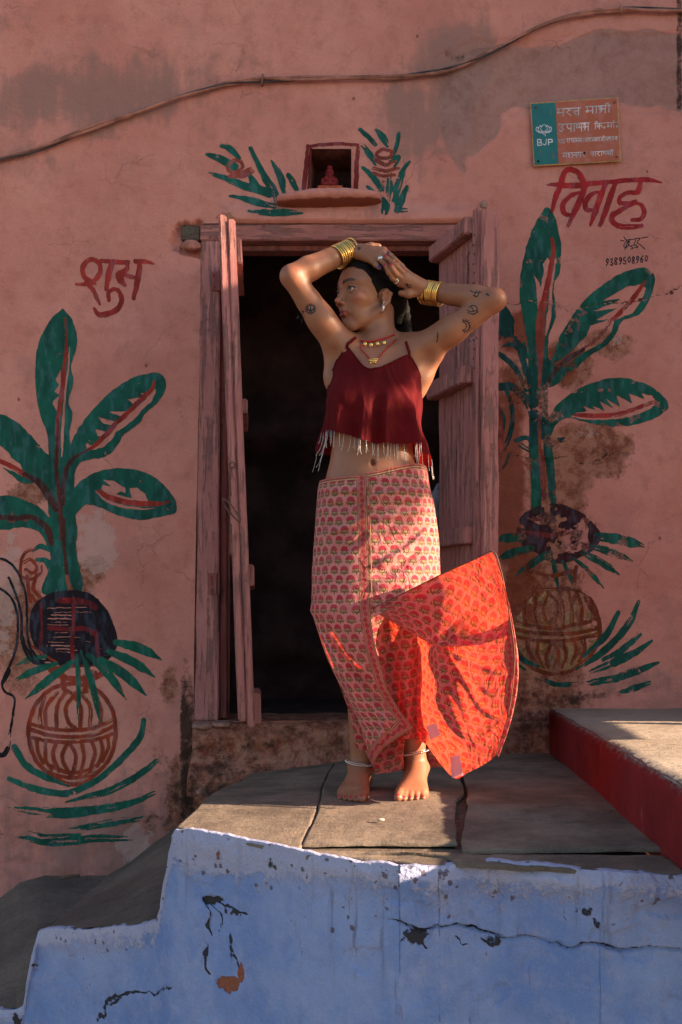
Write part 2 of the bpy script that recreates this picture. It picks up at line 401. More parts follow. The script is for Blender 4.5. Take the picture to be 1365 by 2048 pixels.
def wall_h(PX, PY):
    x, z = wx(PX), wz(PY)
    h = (fbm(x*1.6, z*1.6, 1, 3)-.5)*.022+(fbm(x*7, z*7, 2, 3)-.5)*.006
    sdb = poly_sd(PX, PY, BARE)+(fbm(x*22, z*22, 8, 3)-.5)*26
    h -= .005*sstep(-2, 4, sdb)*sstep(1400, 1300, PX*0+PX*.0+1000)
    pl = poly_sd(PX, PY, [(1030, 830), (1110, 850), (1160, 860), (1240, 870), (1262, 905), (1200, 935), (1150, 990), (1140, 1060), (1120, 1200), (1130, 1390), (1000, 1450), (990, 1000)])+(fbm(x*25, z*25, 3, 3)-.5)*40
    h -= .005*sstep(-3, 5, pl)*(.6+.8*fbm(x*40, z*40, 5, 3))
    # plaster lip over the lintel
    h += .022*sstep(400, 436, PY)*(PY < 446)*sstep(425, 470, PX)*sstep(960, 930, PX)*(.6+.8*fbm(x*9, z*4, 4, 2))
    # broken plaster at the left end of the lintel
    bk = poly_sd(PX, PY, [(362, 446), (352, 452), (340, 480), (345, 500), (366, 505), (402, 516), (412, 440)])+(fbm(x*40, z*40, 6, 2)-.5)*14
    h -= .03*sstep(-2, 5, bk)
    # worn edge beside the door frame, swelling towards the ground
    h -= .02*sstep(30, 0, np.abs(PX-388))*sstep(1330, 1420, PY)*fbm(x*30, z*14, 7, 3)
    for c in CRACKS:
        d, t, s, L = line_d(PX+(fbm(x*60, z*60, 9, 2)-.5)*10, PY+(fbm(x*60, z*60, 10, 2)-.5)*10, c)
        h -= .004*sstep(3, .5, d)
    low = sstep(1500, 1650, PY)*(PX < 520)
    h += low*(.01+(fbm(x*9, z*9, 12, 4)-.5)*.03)
    rgt = sstep(1290, 1400, PY)*(PX > 980)
    h += rgt*(fbm(x*16, z*16, 13, 4)-.5)*.016
    return h
def wall_masks(PX, PY):
    x, z = wx(PX), wz(PY)
    q = (fbm(x*5, z*5, 20, 3)-.5)
    X, Y = PX+q*60, PY+q*60
    grey = np.maximum.reduce([blob(X, Y, 170, 190, 300, 75, -6)*.85, blob(X, Y, 60, 330, 170, 60, 0)*.5, blob(X, Y, 850, 240, 100, 130)*.8, blob(X, Y, 520, 150, 60, 120)*.45,
                            blob(X, Y, 30, 40, 70, 60)*.5, blob(X, Y, 480, 230, 250, 60)*.4, blob(X, Y, 250, 1690, 330, 130)*.72, blob(X, Y, 1300, 1360, 200, 60)*.6, blob(X, Y, 900, 120, 90, 110)*.9,
                            blob(X, Y, 420, 250, 120, 90)*.4, sstep(1250, 1700, Y)*(X < 480)*.55, blob(X, Y, 640, 420, 260, 40)*.45])
    bare = sstep(-14, 14, poly_sd(X, Y, BARE))*.5+.5*sstep(-30, 60, poly_sd(X, Y, BARE)); bare = np.where(bare < .02, 0, bare)
    peel = np.maximum.reduce([blob(X, Y, 1190, 905, 90, 55)*.95, blob(X, Y, 1120, 960, 75, 120)*.9, blob(X, Y, 1080, 1250, 110, 260)*.85, blob(X, Y, 1150, 740, 60, 50)*.8, blob(X, Y, 1215, 690, 90, 45)*.62,
                              blob(X, Y, 45, 1260, 70, 160)*.72, blob(X, Y, 170, 1150, 60, 90)*.62, blob(X, Y, 55, 985, 60, 30)*.75, blob(X, Y, 400, 1600, 70, 120)*.8, blob(X, Y, 1030, 760, 40, 60)*.7,
                              blob(X, Y, 340, 1370, 40, 60)*.6, blob(X, Y, 450, 440, 40, 16)*.6, blob(X, Y, 520, 1520, 260, 60)*.75, blob(X, Y, 1010, 1420, 200, 120)*.8, blob(X, Y, 1300, 930, 60, 50)*.4])
    white = np.maximum.reduce([blob(X, Y, 185, 1080, 55, 75)*.78, blob(X, Y, 10, 1170, 40, 150)*.72, blob(X, Y, 275, 1690, 42, 46)*.85, blob(X, Y, 15, 1290, 30, 60)*.6, blob(X, Y, 590, 290, 20, 40)*.35,
                               blob(X, Y, 455, 1565, 35, 35)*.75, blob(X, Y, 1180, 870, 45, 25)*.5, blob(X, Y, 1230, 680, 30, 25)*.5, blob(X, Y, 660, 60, 40, 30)*.3])
    dark = np.maximum.reduce([blob(X, Y, 1060, 1450, 90, 70)*.62, blob(X, Y, 1120, 1390, 160, 28)*.62, blob(X, Y, 1150, 1395, 300, 20)*.5, blob(X, Y, 390, 1590, 60, 90)*.6, blob(X, Y, 1195, 905, 45, 30)*.5,
                              blob(X, Y, 330, 1650, 60, 35)*.55, blob(X, Y, 600, 1500, 200, 60)*.5, blob(X, Y, 1030, 1180, 60, 200)*.35, blob(X, Y, 380, 500, 36, 20)*.5, blob(X, Y, 100, 1700, 200, 60)*.3, blob(X, Y, 1110, 130, 250, 50)*.3,
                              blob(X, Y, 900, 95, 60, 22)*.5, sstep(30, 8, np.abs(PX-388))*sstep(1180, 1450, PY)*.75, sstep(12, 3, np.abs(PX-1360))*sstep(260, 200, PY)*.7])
    rust = np.maximum.reduce([blob(X, Y, 1040, 660, 60, 65)*.9, blob(X, Y, 1010, 950, 45, 230)*.95, blob(X, Y, 1130, 730, 45, 50)*.7, blob(X, Y, 1085, 620, 100, 30)*.5, blob(X, Y, 1040, 1160, 60, 110)*.85,
                              blob(X, Y, 1300, 590, 80, 20)*.35, blob(X, Y, 1200, 730, 110, 60)*.35, blob(X, Y, 1360, 300, 10, 300)*.2, blob(X, Y, 880, 60, 600, 50)*.3, blob(X, Y, 900, 1500, 260, 40)*.5, blob(X, Y, 60, 1240, 60, 100)*.45])
    for c in CRACKS:
        d, _, _, _ = line_d(PX+(fbm(x*60, z*60, 9, 2)-.5)*10, PY+(fbm(x*60, z*60, 10, 2)-.5)*10, c)
        dark = np.maximum(dark, sstep(3.5, .5, d)*.8)
    return np.stack([grey, peel, white, np.ones_like(grey)], -1), np.stack([bare, dark, rust, np.ones_like(grey)], -1)
# wall sheet: fine in view, coarse beyond, with the doorway and the niche left open
DL, DR, DT, DB = 402, 928, 447, 1442         # doorway in photograph pixels on the wall
NL, NR, NT, NBt = 620, 703, 300, 387         # niche
def axis(lo, hi, a, b, fine, coarse, snaps):
    r = list(np.arange(lo, a, coarse))+list(np.arange(a, b, fine))+list(np.arange(b, hi+coarse, coarse)); r = np.array(r)
    for s in snaps: r[np.argmin(abs(r-s))] = s
    return r
us = axis(-900, 1620, -20, 1400, 3.2, 30, (DL, DR, NL, NR)); vs = axis(-560, 2060, -12, 1820, 3.2, 30, (DT, DB, NT, NBt))
U, V = np.meshgrid(us, vs)
def wall_pt(PX, PY, off=0.0):
    lean = -14*sstep(470, 1440, PY)*np.exp(-((PX-DL)/60)**2)
    x, z = wx(PX+lean), wz(PY); return np.stack([x, -(wall_h(PX+lean, PY)+off), z], -1)
house = empty('house', (0, 0, 0))
tag(house, 'old pink limewashed house front with an open plank door, painted plants and a small niche', 'house')
W = wall_pt(U, V); f = grid_faces(len(us), len(vs))
cu = (us[:-1]+us[1:])/2; cv = (vs[:-1]+vs[1:])/2; CU, CV = np.meshgrid(cu, cv)
hole = ((CU > DL) & (CU < DR) & (CV > DT) & (CV < DB)) | ((CU > NL) & (CU < NR) & (CV > NT) & (CV < NBt))
wall = fastmesh('wall', W.reshape(-1, 3), f[~hole.ravel()][:, ::-1], MW, house)
m1, m2 = wall_masks(U, V); attr(wall, 'mask', m1.reshape(-1, 4)); attr(wall, 'mask2', m2.reshape(-1, 4))
wall['label'] = 'pink plaster wall with grey damp patches and peeling limewash'
# plaster reveals of the doorway (left side and head) and masonry behind
def strip(name, pa, pb, m, parent, nx=6, rough=.004, seed=0, masks=None):
    """ruled sheet between two polylines"""
    a, b = np.asarray(pa, float), np.asarray(pb, float); t = np.linspace(0, 1, nx)[:, None, None]
    g_ = a[None]*(1-t)+b[None]*t; n = g_.shape[1]
    k = (fbm(g_[..., 0]*20+seed, g_[..., 2]*20, g_[..., 1]*20, 3)-.5)*rough*2
    g_ = g_+k[..., None]*np.array([1, 1, .4])
    o = fastmesh(name, g_.reshape(-1, 3), grid_faces(n, nx), m, parent)
    if masks: attr(o, 'mask', np.tile(masks[0], (n*nx, 1))); attr(o, 'mask2', np.tile(masks[1], (n*nx, 1)))
    return o
vv = vs[(vs >= DT-3) & (vs <= DB+3)]
le = wall_pt(np.full_like(vv, DL), vv); strip('door_reveal', le, le+np.array([.003, .20, 0]), MW, house, masks=((.3, .3, 0, 1), (0, .2, .3, 1)))
uu = us[(us >= NL-3) & (us <= NR+3)]
# niche box
def niche():
    x0, x1, z0, z1, y0, y1 = wx(NL), wx(NR), wz(NBt), wz(NT), -.012, .17
    V_ = [(x0, y0, z0), (x1, y0, z0), (x1, y0, z1), (x0, y0, z1), (x0+.01, y1, z0), (x1-.01, y1, z0), (x1-.01, y1, z1-.01), (x0+.01, y1, z1-.01)]
    mk('niche', V_, [(0, 4, 5, 1), (1, 5, 6, 2), (2, 6, 7, 3), (3, 7, 4, 0), (4, 7, 6, 5)], simple('niche_dark_red', (.12, .04, .035), .95, 0, .4, 18, .8, .006), house, False)  # niche lining in one dark red-brown colour
niche()
# dark room behind the door
rx0, rx1, ry, rz0, rz1 = -1.6, 1.1, 1.15, wz(DB), 2.55
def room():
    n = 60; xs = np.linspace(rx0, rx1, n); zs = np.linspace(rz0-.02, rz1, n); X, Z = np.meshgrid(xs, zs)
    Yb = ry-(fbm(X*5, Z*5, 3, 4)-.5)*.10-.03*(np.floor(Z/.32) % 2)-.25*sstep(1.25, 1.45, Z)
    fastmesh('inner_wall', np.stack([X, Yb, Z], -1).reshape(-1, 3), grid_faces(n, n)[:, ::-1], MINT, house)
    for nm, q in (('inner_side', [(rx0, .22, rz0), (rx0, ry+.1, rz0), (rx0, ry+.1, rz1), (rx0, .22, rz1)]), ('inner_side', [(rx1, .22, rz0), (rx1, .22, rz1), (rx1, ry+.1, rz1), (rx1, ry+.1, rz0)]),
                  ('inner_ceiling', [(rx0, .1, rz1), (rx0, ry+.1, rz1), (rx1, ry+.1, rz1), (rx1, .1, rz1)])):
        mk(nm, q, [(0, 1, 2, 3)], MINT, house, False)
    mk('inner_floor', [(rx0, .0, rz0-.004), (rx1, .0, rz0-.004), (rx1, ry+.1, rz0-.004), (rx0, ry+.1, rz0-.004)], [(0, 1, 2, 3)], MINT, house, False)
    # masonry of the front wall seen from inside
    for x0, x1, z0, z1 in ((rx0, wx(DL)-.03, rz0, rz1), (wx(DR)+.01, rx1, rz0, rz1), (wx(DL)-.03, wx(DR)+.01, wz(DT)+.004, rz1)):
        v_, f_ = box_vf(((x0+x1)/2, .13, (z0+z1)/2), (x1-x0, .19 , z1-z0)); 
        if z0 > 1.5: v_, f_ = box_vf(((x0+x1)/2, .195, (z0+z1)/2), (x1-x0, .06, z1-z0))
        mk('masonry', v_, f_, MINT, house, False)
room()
# ---------------------------------------------------------------- mural painter
class Canvas:
    def __init__(s, x0, y0, x1, y1, step=1.3):
        s.st = step; s.x0, s.y0 = x0, y0
        s.X, s.Y = np.meshgrid(np.arange(x0, x1, step), np.arange(y0, y1, step))
        s.c = np.zeros(s.X.shape+(3,)); s.a = np.zeros(s.X.shape); s.seed = 0
        s.wob = ((fbm(s.X/9, s.Y/9, 31, 2)-.5)*4, (fbm(s.X/9, s.Y/9, 37, 2)-.5)*4)
    def win(s, pts, m):
        p = np.asarray(pts); i0 = max(0, int((p[:, 1].min()-m-s.y0)/s.st)); i1 = int((p[:, 1].max()+m-s.y0)/s.st)+2
        j0 = max(0, int((p[:, 0].min()-m-s.x0)/s.st)); j1 = int((p[:, 0].max()+m-s.x0)/s.st)+2
        return slice(i0, max(i0, i1)), slice(j0, max(j0, j1))
    def comp(s, w, al, col):
        col = np.array(col); a0 = s.a[w]; c0 = s.c[w]; an = al+a0*(1-al)
        s.c[w] = np.where(an[..., None] > 1e-4, (col*al[..., None]+c0*(a0*(1-al))[..., None])/np.maximum(an, 1e-4)[..., None], col)
        s.a[w] = an
    def stroke(s, pts, wid, col, dry=0, a=1, spl=True, erase=False):
        s.seed += 7; p = catmull(pts, 8) if spl else np.asarray(pts, float)
        wl = [wid]*2 if np.isscalar(wid) else wid; w = s.win(p, max(wl)+4)
        X, Y = s.X[w]+s.wob[0][w]*.6, s.Y[w]+s.wob[1][w]*.6
        if X.size == 0: return
        d, t, sg, L = line_d(X, Y, p)
        r = np.interp(t/L, np.linspace(0, 1, len(wl)), wl)/2
        sdv = r-d; al = np.clip(sdv/1.4+.5, 0, 1)*a
        if dry:
            tt = t/L; br = fbm(t/45+s.seed, sg/2.2, s.seed, 3); dd = dry*(.35+.65*np.maximum(sstep(.6, 1, tt), sstep(.25, 0, tt)*.6))
            al = al*(1-sstep(.78-dd*.6, .84-dd*.5, br))
        if erase: s.a[w] = s.a[w]*(1-al)
        else: s.comp(w, al, col)
    def fill(s, poly, col=(0, 0, 0), a=1, spl=True, erase=False, worn=0):
        s.seed += 7; p = np.asarray(poly, float)
        if spl: p = catmull(list(p)+[p[0]], 5)[:-1]
        w = s.win(p, 4); X, Y = s.X[w]+s.wob[0][w]*.7, s.Y[w]+s.wob[1][w]*.7
        if X.size == 0: return
        al = np.clip(poly_sd(X, Y, p)/1.4+.5, 0, 1)*a
        if worn: al = al*(1-worn*sstep(.52, .62, fbm(X/14+s.seed, Y/14, s.seed, 4)))
        if erase: s.a[w] = s.a[w]*(1-al)
        else: s.comp(w, al, col)
    def wear(s, fn):
        s.a *= fn(s.X, s.Y)
    def mesh(s, name, off=.0012, label=None, mat=None, pt=None, parent=None):
        ny, nx = s.X.shape; a = s.a; s.c = s.c*(.35+1.25*fbm(s.X/16+9, s.Y/40, 3, 5))[..., None]+np.array([.02, .03, .045])*sstep(.5, .72, fbm(s.X/7, s.Y/22, 8, 4))[..., None]
        qa = np.maximum.reduce([a[:-1, :-1], a[1:, :-1], a[:-1, 1:], a[1:, 1:]]) > .03
        f = grid_faces(nx, ny)[qa.ravel()]
        used, inv = np.unique(f, return_inverse=True); f = inv.reshape(-1, 4)
        X, Y = s.X.ravel()[used], s.Y.ravel()[used]
        v = (pt or wall_pt)(X, Y, off)
        o = fastmesh(name, v, f[:, ::-1], mat or MPNT, parent or house)
        attr(o, 'paint', np.concatenate([s.c.reshape(-1, 3)[used], a.ravel()[used, None]], 1))
        if label: o['label'] = label
        return o
def T(ox, oy, sc): return lambda *p: [(ox+x/sc, oy+y/sc) for x, y in p]
GRN, GR2, RED, DBR, BLK = (.006, .088, .062), (.004, .055, .05), (.31, .028, .018), (.06, .018, .014), (.008, .007, .012)
TERRA, CREAM = (.25, .035, .014), (.52, .37, .21)
t1, t2 = T(0, 480, 3.4125), T(0, 1040, 2.925)
k1, k2 = 1/3.4125, 1/2.925
c = Canvas(-60, 600, 372, 1712)
# leaves
c.fill(t1((430,468),(490,540),(522,640),(520,740),(485,855),(500,970),(468,1100),(492,1180),(485,1260),(475,1330),(490,1500),(500,1700),(500,1900),(490,2060),(340,2060),(350,1800),(335,1560),(330,1400),(315,1300),(275,1200),(245,1040),(240,860),(260,720),(300,620),(360,530)), GRN)
c.fill(t1((1060,905),(1110,920),(1135,980),(1120,1050),(1060,1130),(985,1190),(960,1240),(900,1290),(840,1335),(800,1400),(750,1460),(690,1485),(600,1500),(540,1530),(510,1600),(505,1700),(440,1800),(440,1560),(480,1400),(510,1330),(560,1250),(640,1150),(740,1050),(850,970),(960,920)), GRN)
c.fill(t1((440,1760),(500,1700),(560,1640),(640,1590),(760,1560),(880,1560),(1000,1590),(1100,1650),(1180,1730),(1220,1790),(1220,1860),(1150,1880),(1050,1900),(940,1910),(840,1890),(740,1850),(640,1810),(580,1810),(540,1850),(510,1900),(490,1980),(430,2000)), GRN)
c.fill(t1((-180,1150),(0,1185),(80,1220),(160,1280),(240,1370),(300,1440),(350,1500),(400,1700),(400,1880),(340,1880),(320,1760),(250,1660),(190,1665),(130,1650),(60,1590),(0,1550),(-180,1500)), GRN)
c.fill(t1((-180,1750),(0,1745),(100,1750),(200,1790),(280,1830),(340,1900),(420,1980),(420,2120),(330,2110),(310,2048),(260,1990),(190,1965),(100,1965),(60,1980),(0,1975),(-180,1960)), GRN)
c.stroke(t2((372,0),(370,150),(365,300),(345,400)), 50, GRN); c.fill(t2((285,-10),(440,-10),(450,200),(478,412),(250,430),(300,250),(290,60)), GRN)
# bare wall showing inside the leaves
c.stroke(t1((474,730),(466,860),(446,1000),(440,1110),(428,1260),(420,1480)), [2, 4, 4, 5, 7, 2], GRN, erase=True)
c.fill(t1((415,880),(410,1000),(400,1080),(385,1170),(360,1120),(362,1095),(405,1060),(372,1030),(400,990),(378,950)), erase=True, spl=False)
c.fill(t1((1062,1010),(1066,1040),(1030,1110),(965,1165),(915,1225),(850,1275),(790,1310),(760,1370),(700,1418),(620,1432),(575,1435),(640,1400),(720,1330),(800,1250),(900,1160),(1000,1080)), erase=True, spl=False)
for q in (((1010,1050),(955,1045),(985,1065),(870,1090),(925,1130),(960,1100)), ((905,1165),(745,1170),(830,1205),(870,1190)), ((790,1240),(668,1205),(700,1250),(765,1265)), ((730,1310),(652,1290),(668,1340),(700,1345)), ((640,1400),(585,1395),(600,1435))): c.fill(t1(*q), erase=True, spl=False)
c.fill(t1((700,1635),(770,1642),(850,1690),(858,1725),(820,1715),(790,1735),(900,1760),(880,1690),(940,1690),(990,1730),(1020,1790),(900,1785),(780,1760),(690,1700),(700,1670),(760,1680)), erase=True, spl=False)
c.stroke(t1((655,1715),(720,1775),(860,1822),(1000,1836),(1060,1830)), [2, 6, 6, 5, 1], GRN, erase=True)
c.fill(t1((-180,1400),(0,1400),(60,1450),(80,1490),(140,1530),(150,1570),(240,1620),(180,1605),(60,1565),(-180,1500)), erase=True, spl=False)
c.stroke(t1((0,1530),(80,1565),(180,1620),(230,1650)), [5, 5, 3, 1], GRN, erase=True)
for q in (((60,1925),(80,1850),(100,1925)), ((160,1920),(180,1880),(190,1920))): c.fill(t1(*q), (.30, .05, .035), spl=False)
# ribs
c.stroke(t1((445,535),(455,640),(450,760),(435,870),(425,1020),(405,1160),(393,1250),(392,1400),(385,1560),(405,1760),(425,2040)), [3, 5, 7, 8, 8, 8, 7, 6, 7, 9], RED, .1)
c.stroke(t1((395,1220),(392,1400),(385,1560),(405,1760),(425,2040)), [4, 7, 8, 10, 9], DBR, a=.85)
c.stroke(t2((372,0),(378,150),(392,300),(410,400)), [9, 8, 7, 9], DBR)
c.stroke(t2((392,330),(415,408)), [6, 10], (.33, .10, .05))
c.stroke(t1((1055,965),(1035,1020),(960,1090),(880,1170),(790,1250),(730,1320),(650,1400),(575,1445)), [5, 9, 9, 9, 9, 10, 8, 4], RED, .15)
c.stroke(t1((610,1425),(560,1455),(490,1500),(450,1580),(430,1700),(428,1800)), [3, 7, 9, 9, 10, 10], DBR)
c.stroke(t1((675,1715),(760,1760),(880,1790),(1000,1800),(1100,1800),(1170,1785)), [7, 11, 11, 11, 10, 4], RED, .15)
c.stroke(t1((-180,1470),(0,1510),(80,1545),(170,1600),(215,1625)), 9, RED, .1); c.stroke(t1((165,1595),(260,1650),(330,1740),(385,1840)), [8, 13, 17, 12], DBR)
c.stroke(t1((-180,1880),(0,1890),(100,1900),(200,1890),(270,1920),(330,1980),(352,2070)), [10, 11, 11, 10, 11, 13, 12], DBR, .1)
# curls left of the stem
c.stroke(t2((300,180),(240,155),(190,180)), [8, 12, 5], GRN); c.stroke(t2((310,300),(270,240),(215,232)), [16, 13, 7], GRN)
for q in (((200,165),(145,195),(122,260),(128,330),(190,345),(235,310),(240,270)), ((140,250),(180,230),(215,280),(190,310),(150,290)), ((160,330),(170,420),(180,480)), ((215,320),(195,400),(240,460),(215,480),(185,440))): c.stroke(t2(*q), 6.5, TERRA, .35)
# coconut
co = t2((430,408),(530,430),(610,500),(655,580),(690,690),(670,780),(600,840),(480,862),(350,850),(250,800),(195,720),(172,600),(200,500),(290,430))
c.fill(co, (.012, .006, .012))
for i in range(15):
    y = 520+i*18+random.uniform(-5, 5); x0 = random.uniform(270, 330); x1 = random.uniform(450, 600)
    if 590 < y < 680: x1 = 420
    c.stroke(t2((x0, y), ((x0+x1)/2, y+random.uniform(-6, 6)), (x1, y+random.uniform(-8, 8))), random.uniform(.8, 2.6), BLK, .6, erase=True)
c.fill(t2((360,455),(440,458),(400,485)), erase=True, spl=False)
for q, w in ((((240,490),(245,620),(240,740)), 5), (((430,460),(432,600),(425,720),(430,820)), 8), (((290,630),(400,640),(500,635),(560,670)), 9), (((560,650),(575,760),(580,820)), 8), (((350,470),(500,480),(560,510)), 12)):
    c.stroke(t2(*q), w, (.22, .012, .012), .2, a=.6 if q[0][0] != 430 else .95)
c.stroke(t2((180,730),(260,790),(330,830)), 4, TERRA)
# pot
c.fill(t2((425,965),(560,1000),(650,1100),(680,1240),(650,1380),(570,1480),(425,1545),(280,1480),(195,1370),(165,1240),(200,1090),(300,1000)), CREAM, a=.36, worn=.95)
pot = [(425,955),(560,990),(650,1090),(678,1230),(650,1380),(580,1470),(470,1540),(380,1540),(270,1470),(195,1370),(168,1230),(205,1090),(300,990),(425,955)]
c.stroke(t2(*pot), 8.5, TERRA, .15)
for q in (((170,1190),(290,1222),(430,1232),(560,1215),(668,1165)), ((178,1225),(300,1262),(430,1270),(560,1255),(668,1205)), ((195,1275),(320,1298),(430,1300),(560,1285),(655,1255)),
          ((260,1040),(235,1130),(240,1210)), ((335,1010),(270,1100),(272,1215)), ((390,1000),(335,1090),(330,1220)), ((430,1030),(385,1100),(405,1190),(440,1215)), ((430,1030),(475,1100),(470,1220)), ((490,1030),(530,1100),(525,1215)), ((550,1020),(590,1100),(590,1200)),
          ((215,1290),(225,1360),(255,1420)), ((265,1300),(270,1400),(300,1460)), ((330,1300),(312,1380),(345,1470)), ((395,1300),(365,1380),(380,1440),(420,1500)), ((400,1300),(445,1380),(425,1500)), ((480,1300),(490,1400),(470,1490)), ((535,1290),(555,1370),(525,1470)), ((590,1280),(600,1360),(570,1440)), ((630,1270),(635,1330),(600,1410)),
          ((290,1480),(350,1500),(450,1510),(570,1475)), ((300,1440),(400,1480),(500,1470),(560,1440)), ((375,915),(372,960),(380,995)), ((500,920),(502,970),(500,1000)), ((365,985),(430,1015),(510,1000)),
          ((300,880),(360,915),(450,930),(560,920),(620,880))): c.stroke(t2(*q), 8 if q[0][1] > 935 else 11, TERRA, .2)
c.fill(t2((285,880),(350,850),(600,850),(625,880),(560,925),(400,928),(320,905)), TERRA, a=.55, worn=.6)
# blades
for a_, b_, w_ in (((680,715),(955,818),20), ((640,770),(912,922),19), ((590,815),(862,1030),20), ((520,790),(742,1052),17), ((480,770),(590,1195),14), ((450,790),(456,1175),10), ((430,830),(150,1048),17), ((330,840),(78,946),15), ((270,800),(92,852),12)):
    m_ = ((a_[0]+b_[0])/2+8, (a_[1]+b_[1])/2-14); c.stroke(t2(a_, m_, b_), [w_*.55, w_, w_*.95, 2], (.006, .10, .062), .35)
for q, w, d in ((((85,1330),(150,1430),(260,1500),(410,1562)), [13, 14, 13, 2], .1), (((845,1170),(820,1270),(740,1370),(600,1500),(480,1570),(370,1600),(200,1570),(55,1512)), [10, 14, 13, 12, 13, 14, 14, 9], .15),
                (((922,1412),(800,1500),(650,1580),(500,1620),(390,1650)), [11, 14, 15, 13, 3], .4), (((915,1592),(780,1650),(600,1690),(400,1712),(200,1700),(60,1680)), [8, 14, 18, 22, 20, 4], .55),
                (((830,1738),(650,1770),(480,1800),(370,1812)), [12, 15, 13, 3], .75), (((775,1862),(550,1858),(300,1872),(130,1840),(0,1832)), [10, 16, 26, 22, 6], .75)):
    c.stroke(t2(*q), w, (.006, .095, .062), d)
# unfinished face outline at the frame's left edge
for q, w in ((((-60,215),(0,225),(60,250),(110,320),(150,430),(160,560),(165,700),(210,800),(265,845)), 5), (((50,335),(90,430),(125,560),(130,690),(190,800)), 5), (((-60,370),(0,400),(60,450),(100,540),(105,680),(80,800),(40,890),(15,960),(35,1010),(85,1040),(75,1150),(60,1250),(50,1340),(20,1370),(-60,1360)), 5),
             (((130,690),(150,760),(200,830),(280,830)), 9), (((45,1340),(20,1375),(-40,1370)), 10), (((55,880),(20,950)), 8)): c.stroke(t2(*q), w, BLK, .25)
c.mesh('painted_plant', label='painted banana plant growing from a striped pot, left of the doorway')
# ---- right plant
t3, t4 = T(980, 400, 3.413), T(980, 900, 3.413)
c = Canvas(990, 408, 1350, 1410)
c.fill(t3((400,50),(435,90),(470,200),(488,330),(480,480),(440,590),(450,700),(450,800),(420,880),(400,960),(400,1300),(390,1600),(300,1600),(270,1300),(260,1000),(235,850),(210,700),(205,560),(235,380),(280,230),(330,120),(380,55)), GRN)
c.fill(t3((1080,460),(1125,510),(1125,580),(1080,700),(1020,780),(900,830),(870,900),(800,990),(740,1030),(660,1080),(600,1140),(530,1180),(470,1250),(400,1275),(400,1150),(440,1050),(470,950),(520,860),(580,770),(660,670),(760,590),(860,520),(960,475),(1040,460)), GRN)
c.fill(t3((1225,1420),(1200,1350),(1100,1270),(980,1225),(850,1215),(720,1240),(600,1290),(500,1360),(430,1440),(380,1530),(380,1700),(410,1640),(430,1580),(470,1520),(540,1490),(640,1510),(760,1540),(900,1545),(1040,1520),(1150,1480)), GRN)
c.fill(t3((35,680),(110,720),(190,850),(240,960),(262,1080),(230,1060),(150,1000),(35,980)), GR2, worn=.3)
for q, w in ((((35,1040),(120,1090),(190,1170),(250,1290)), 11), (((35,1280),(150,1275),(220,1330),(270,1390),(300,1470)), 17), (((120,1300),(160,1450),(140,1600),(95,1700)), 10), (((40,1380),(90,1500),(60,1650)), 12), (((180,980),(220,1060),(262,1230)), 12),
             (((285,1180),(305,1400),(310,1700),(325,2050)), 20), (((390,1100),(378,1300),(382,1600),(410,1800),(435,2050)), 14), (((185,1640),(240,1618),(280,1640),(290,1720)), 9), (((215,1670),(280,1720),(300,1800)), 10), (((400,1700),(440,1650),(510,1628)), 11),
             (((60,1850),(110,1800),(130,1740)), 8)): c.stroke(t3(*q), w, GR2, .35)
c.stroke(t4((320,0),(325,200),(318,400)), 21, GRN, .3); c.stroke(t4((410,0),(425,200),(435,375)), 15, GRN, .3)
c.fill(t3((395,390),(420,430),(400,520),(370,620),(345,720),(330,760),(318,600),(300,510),(335,560),(345,600),(372,480),(360,440)), erase=True, spl=False)
c.stroke(t3((456,380),(436,500),(420,600),(415,700),(400,830),(382,920)), [1, 4, 5, 8, 9, 3], GRN, erase=True)
c.fill(t3((1040,575),(940,590),(850,640),(770,690),(905,672),(780,730),(700,760),(870,740),(720,820),(820,815),(690,860),(660,930),(700,890),(560,1030),(450,1115),(520,1125),(640,1040),(760,980),(830,900),(850,825),(980,765),(1045,680),(1068,600)), erase=True, spl=False)
c.fill(t3((1130,1370),(1110,1335),(1035,1315),(1060,1360),(950,1320),(975,1390),(870,1330),(890,1410),(790,1350),(850,1425),(750,1370),(790,1440),(700,1400),(730,1435),(640,1405),(665,1445),(590,1450),(560,1480),(640,1495),(760,1500),(900,1490),(1040,1450),(1110,1415)), erase=True, spl=False)
c.stroke(t3((425,265),(435,340),(415,470),(385,620),(360,740)), [7, 9, 9, 12, 14], RED, .1); c.stroke(t3((365,700),(350,850),(345,1000),(345,1150),(340,1270)), [14, 20, 17, 9, 5], (.28, .05, .03), .5)
c.stroke(t3((345,1350),(345,1700),(370,2040)), [5, 6, 7], (.28, .05, .03), .5); c.stroke(t4((360,0),(380,200),(385,330)), 6, (.28, .05, .03), .5)
c.stroke(t3((1058,560),(980,670),(880,780),(840,815)), [6, 10, 10, 8], RED, .15); c.stroke(t3((820,825),(760,920),(690,980),(640,1010)), [9, 8, 8, 3], (.25, .06, .045), .3); c.stroke(t3((640,1020),(540,1080),(460,1150),(400,1250)), [8, 10, 10, 6], DBR, .4)
c.stroke(t3((585,1465),(720,1470),(860,1462),(980,1432),(1118,1378)), [6, 9, 9, 9, 10], RED, .25)
c.stroke(t3((55,1390),(75,1600),(60,1800)), 12, (.28, .05, .03), .4)
c.fill(t4((370,365),(470,362),(570,400),(660,450),(740,540),(760,600),(700,690),(600,740),(500,775),(400,760),(300,690),(210,640),(180,560),(210,460),(290,400)), (.045, .010, .014), worn=.3)
c.stroke(t4((250,560),(400,580),(560,560)), 10, (.15, .02, .02), .4)
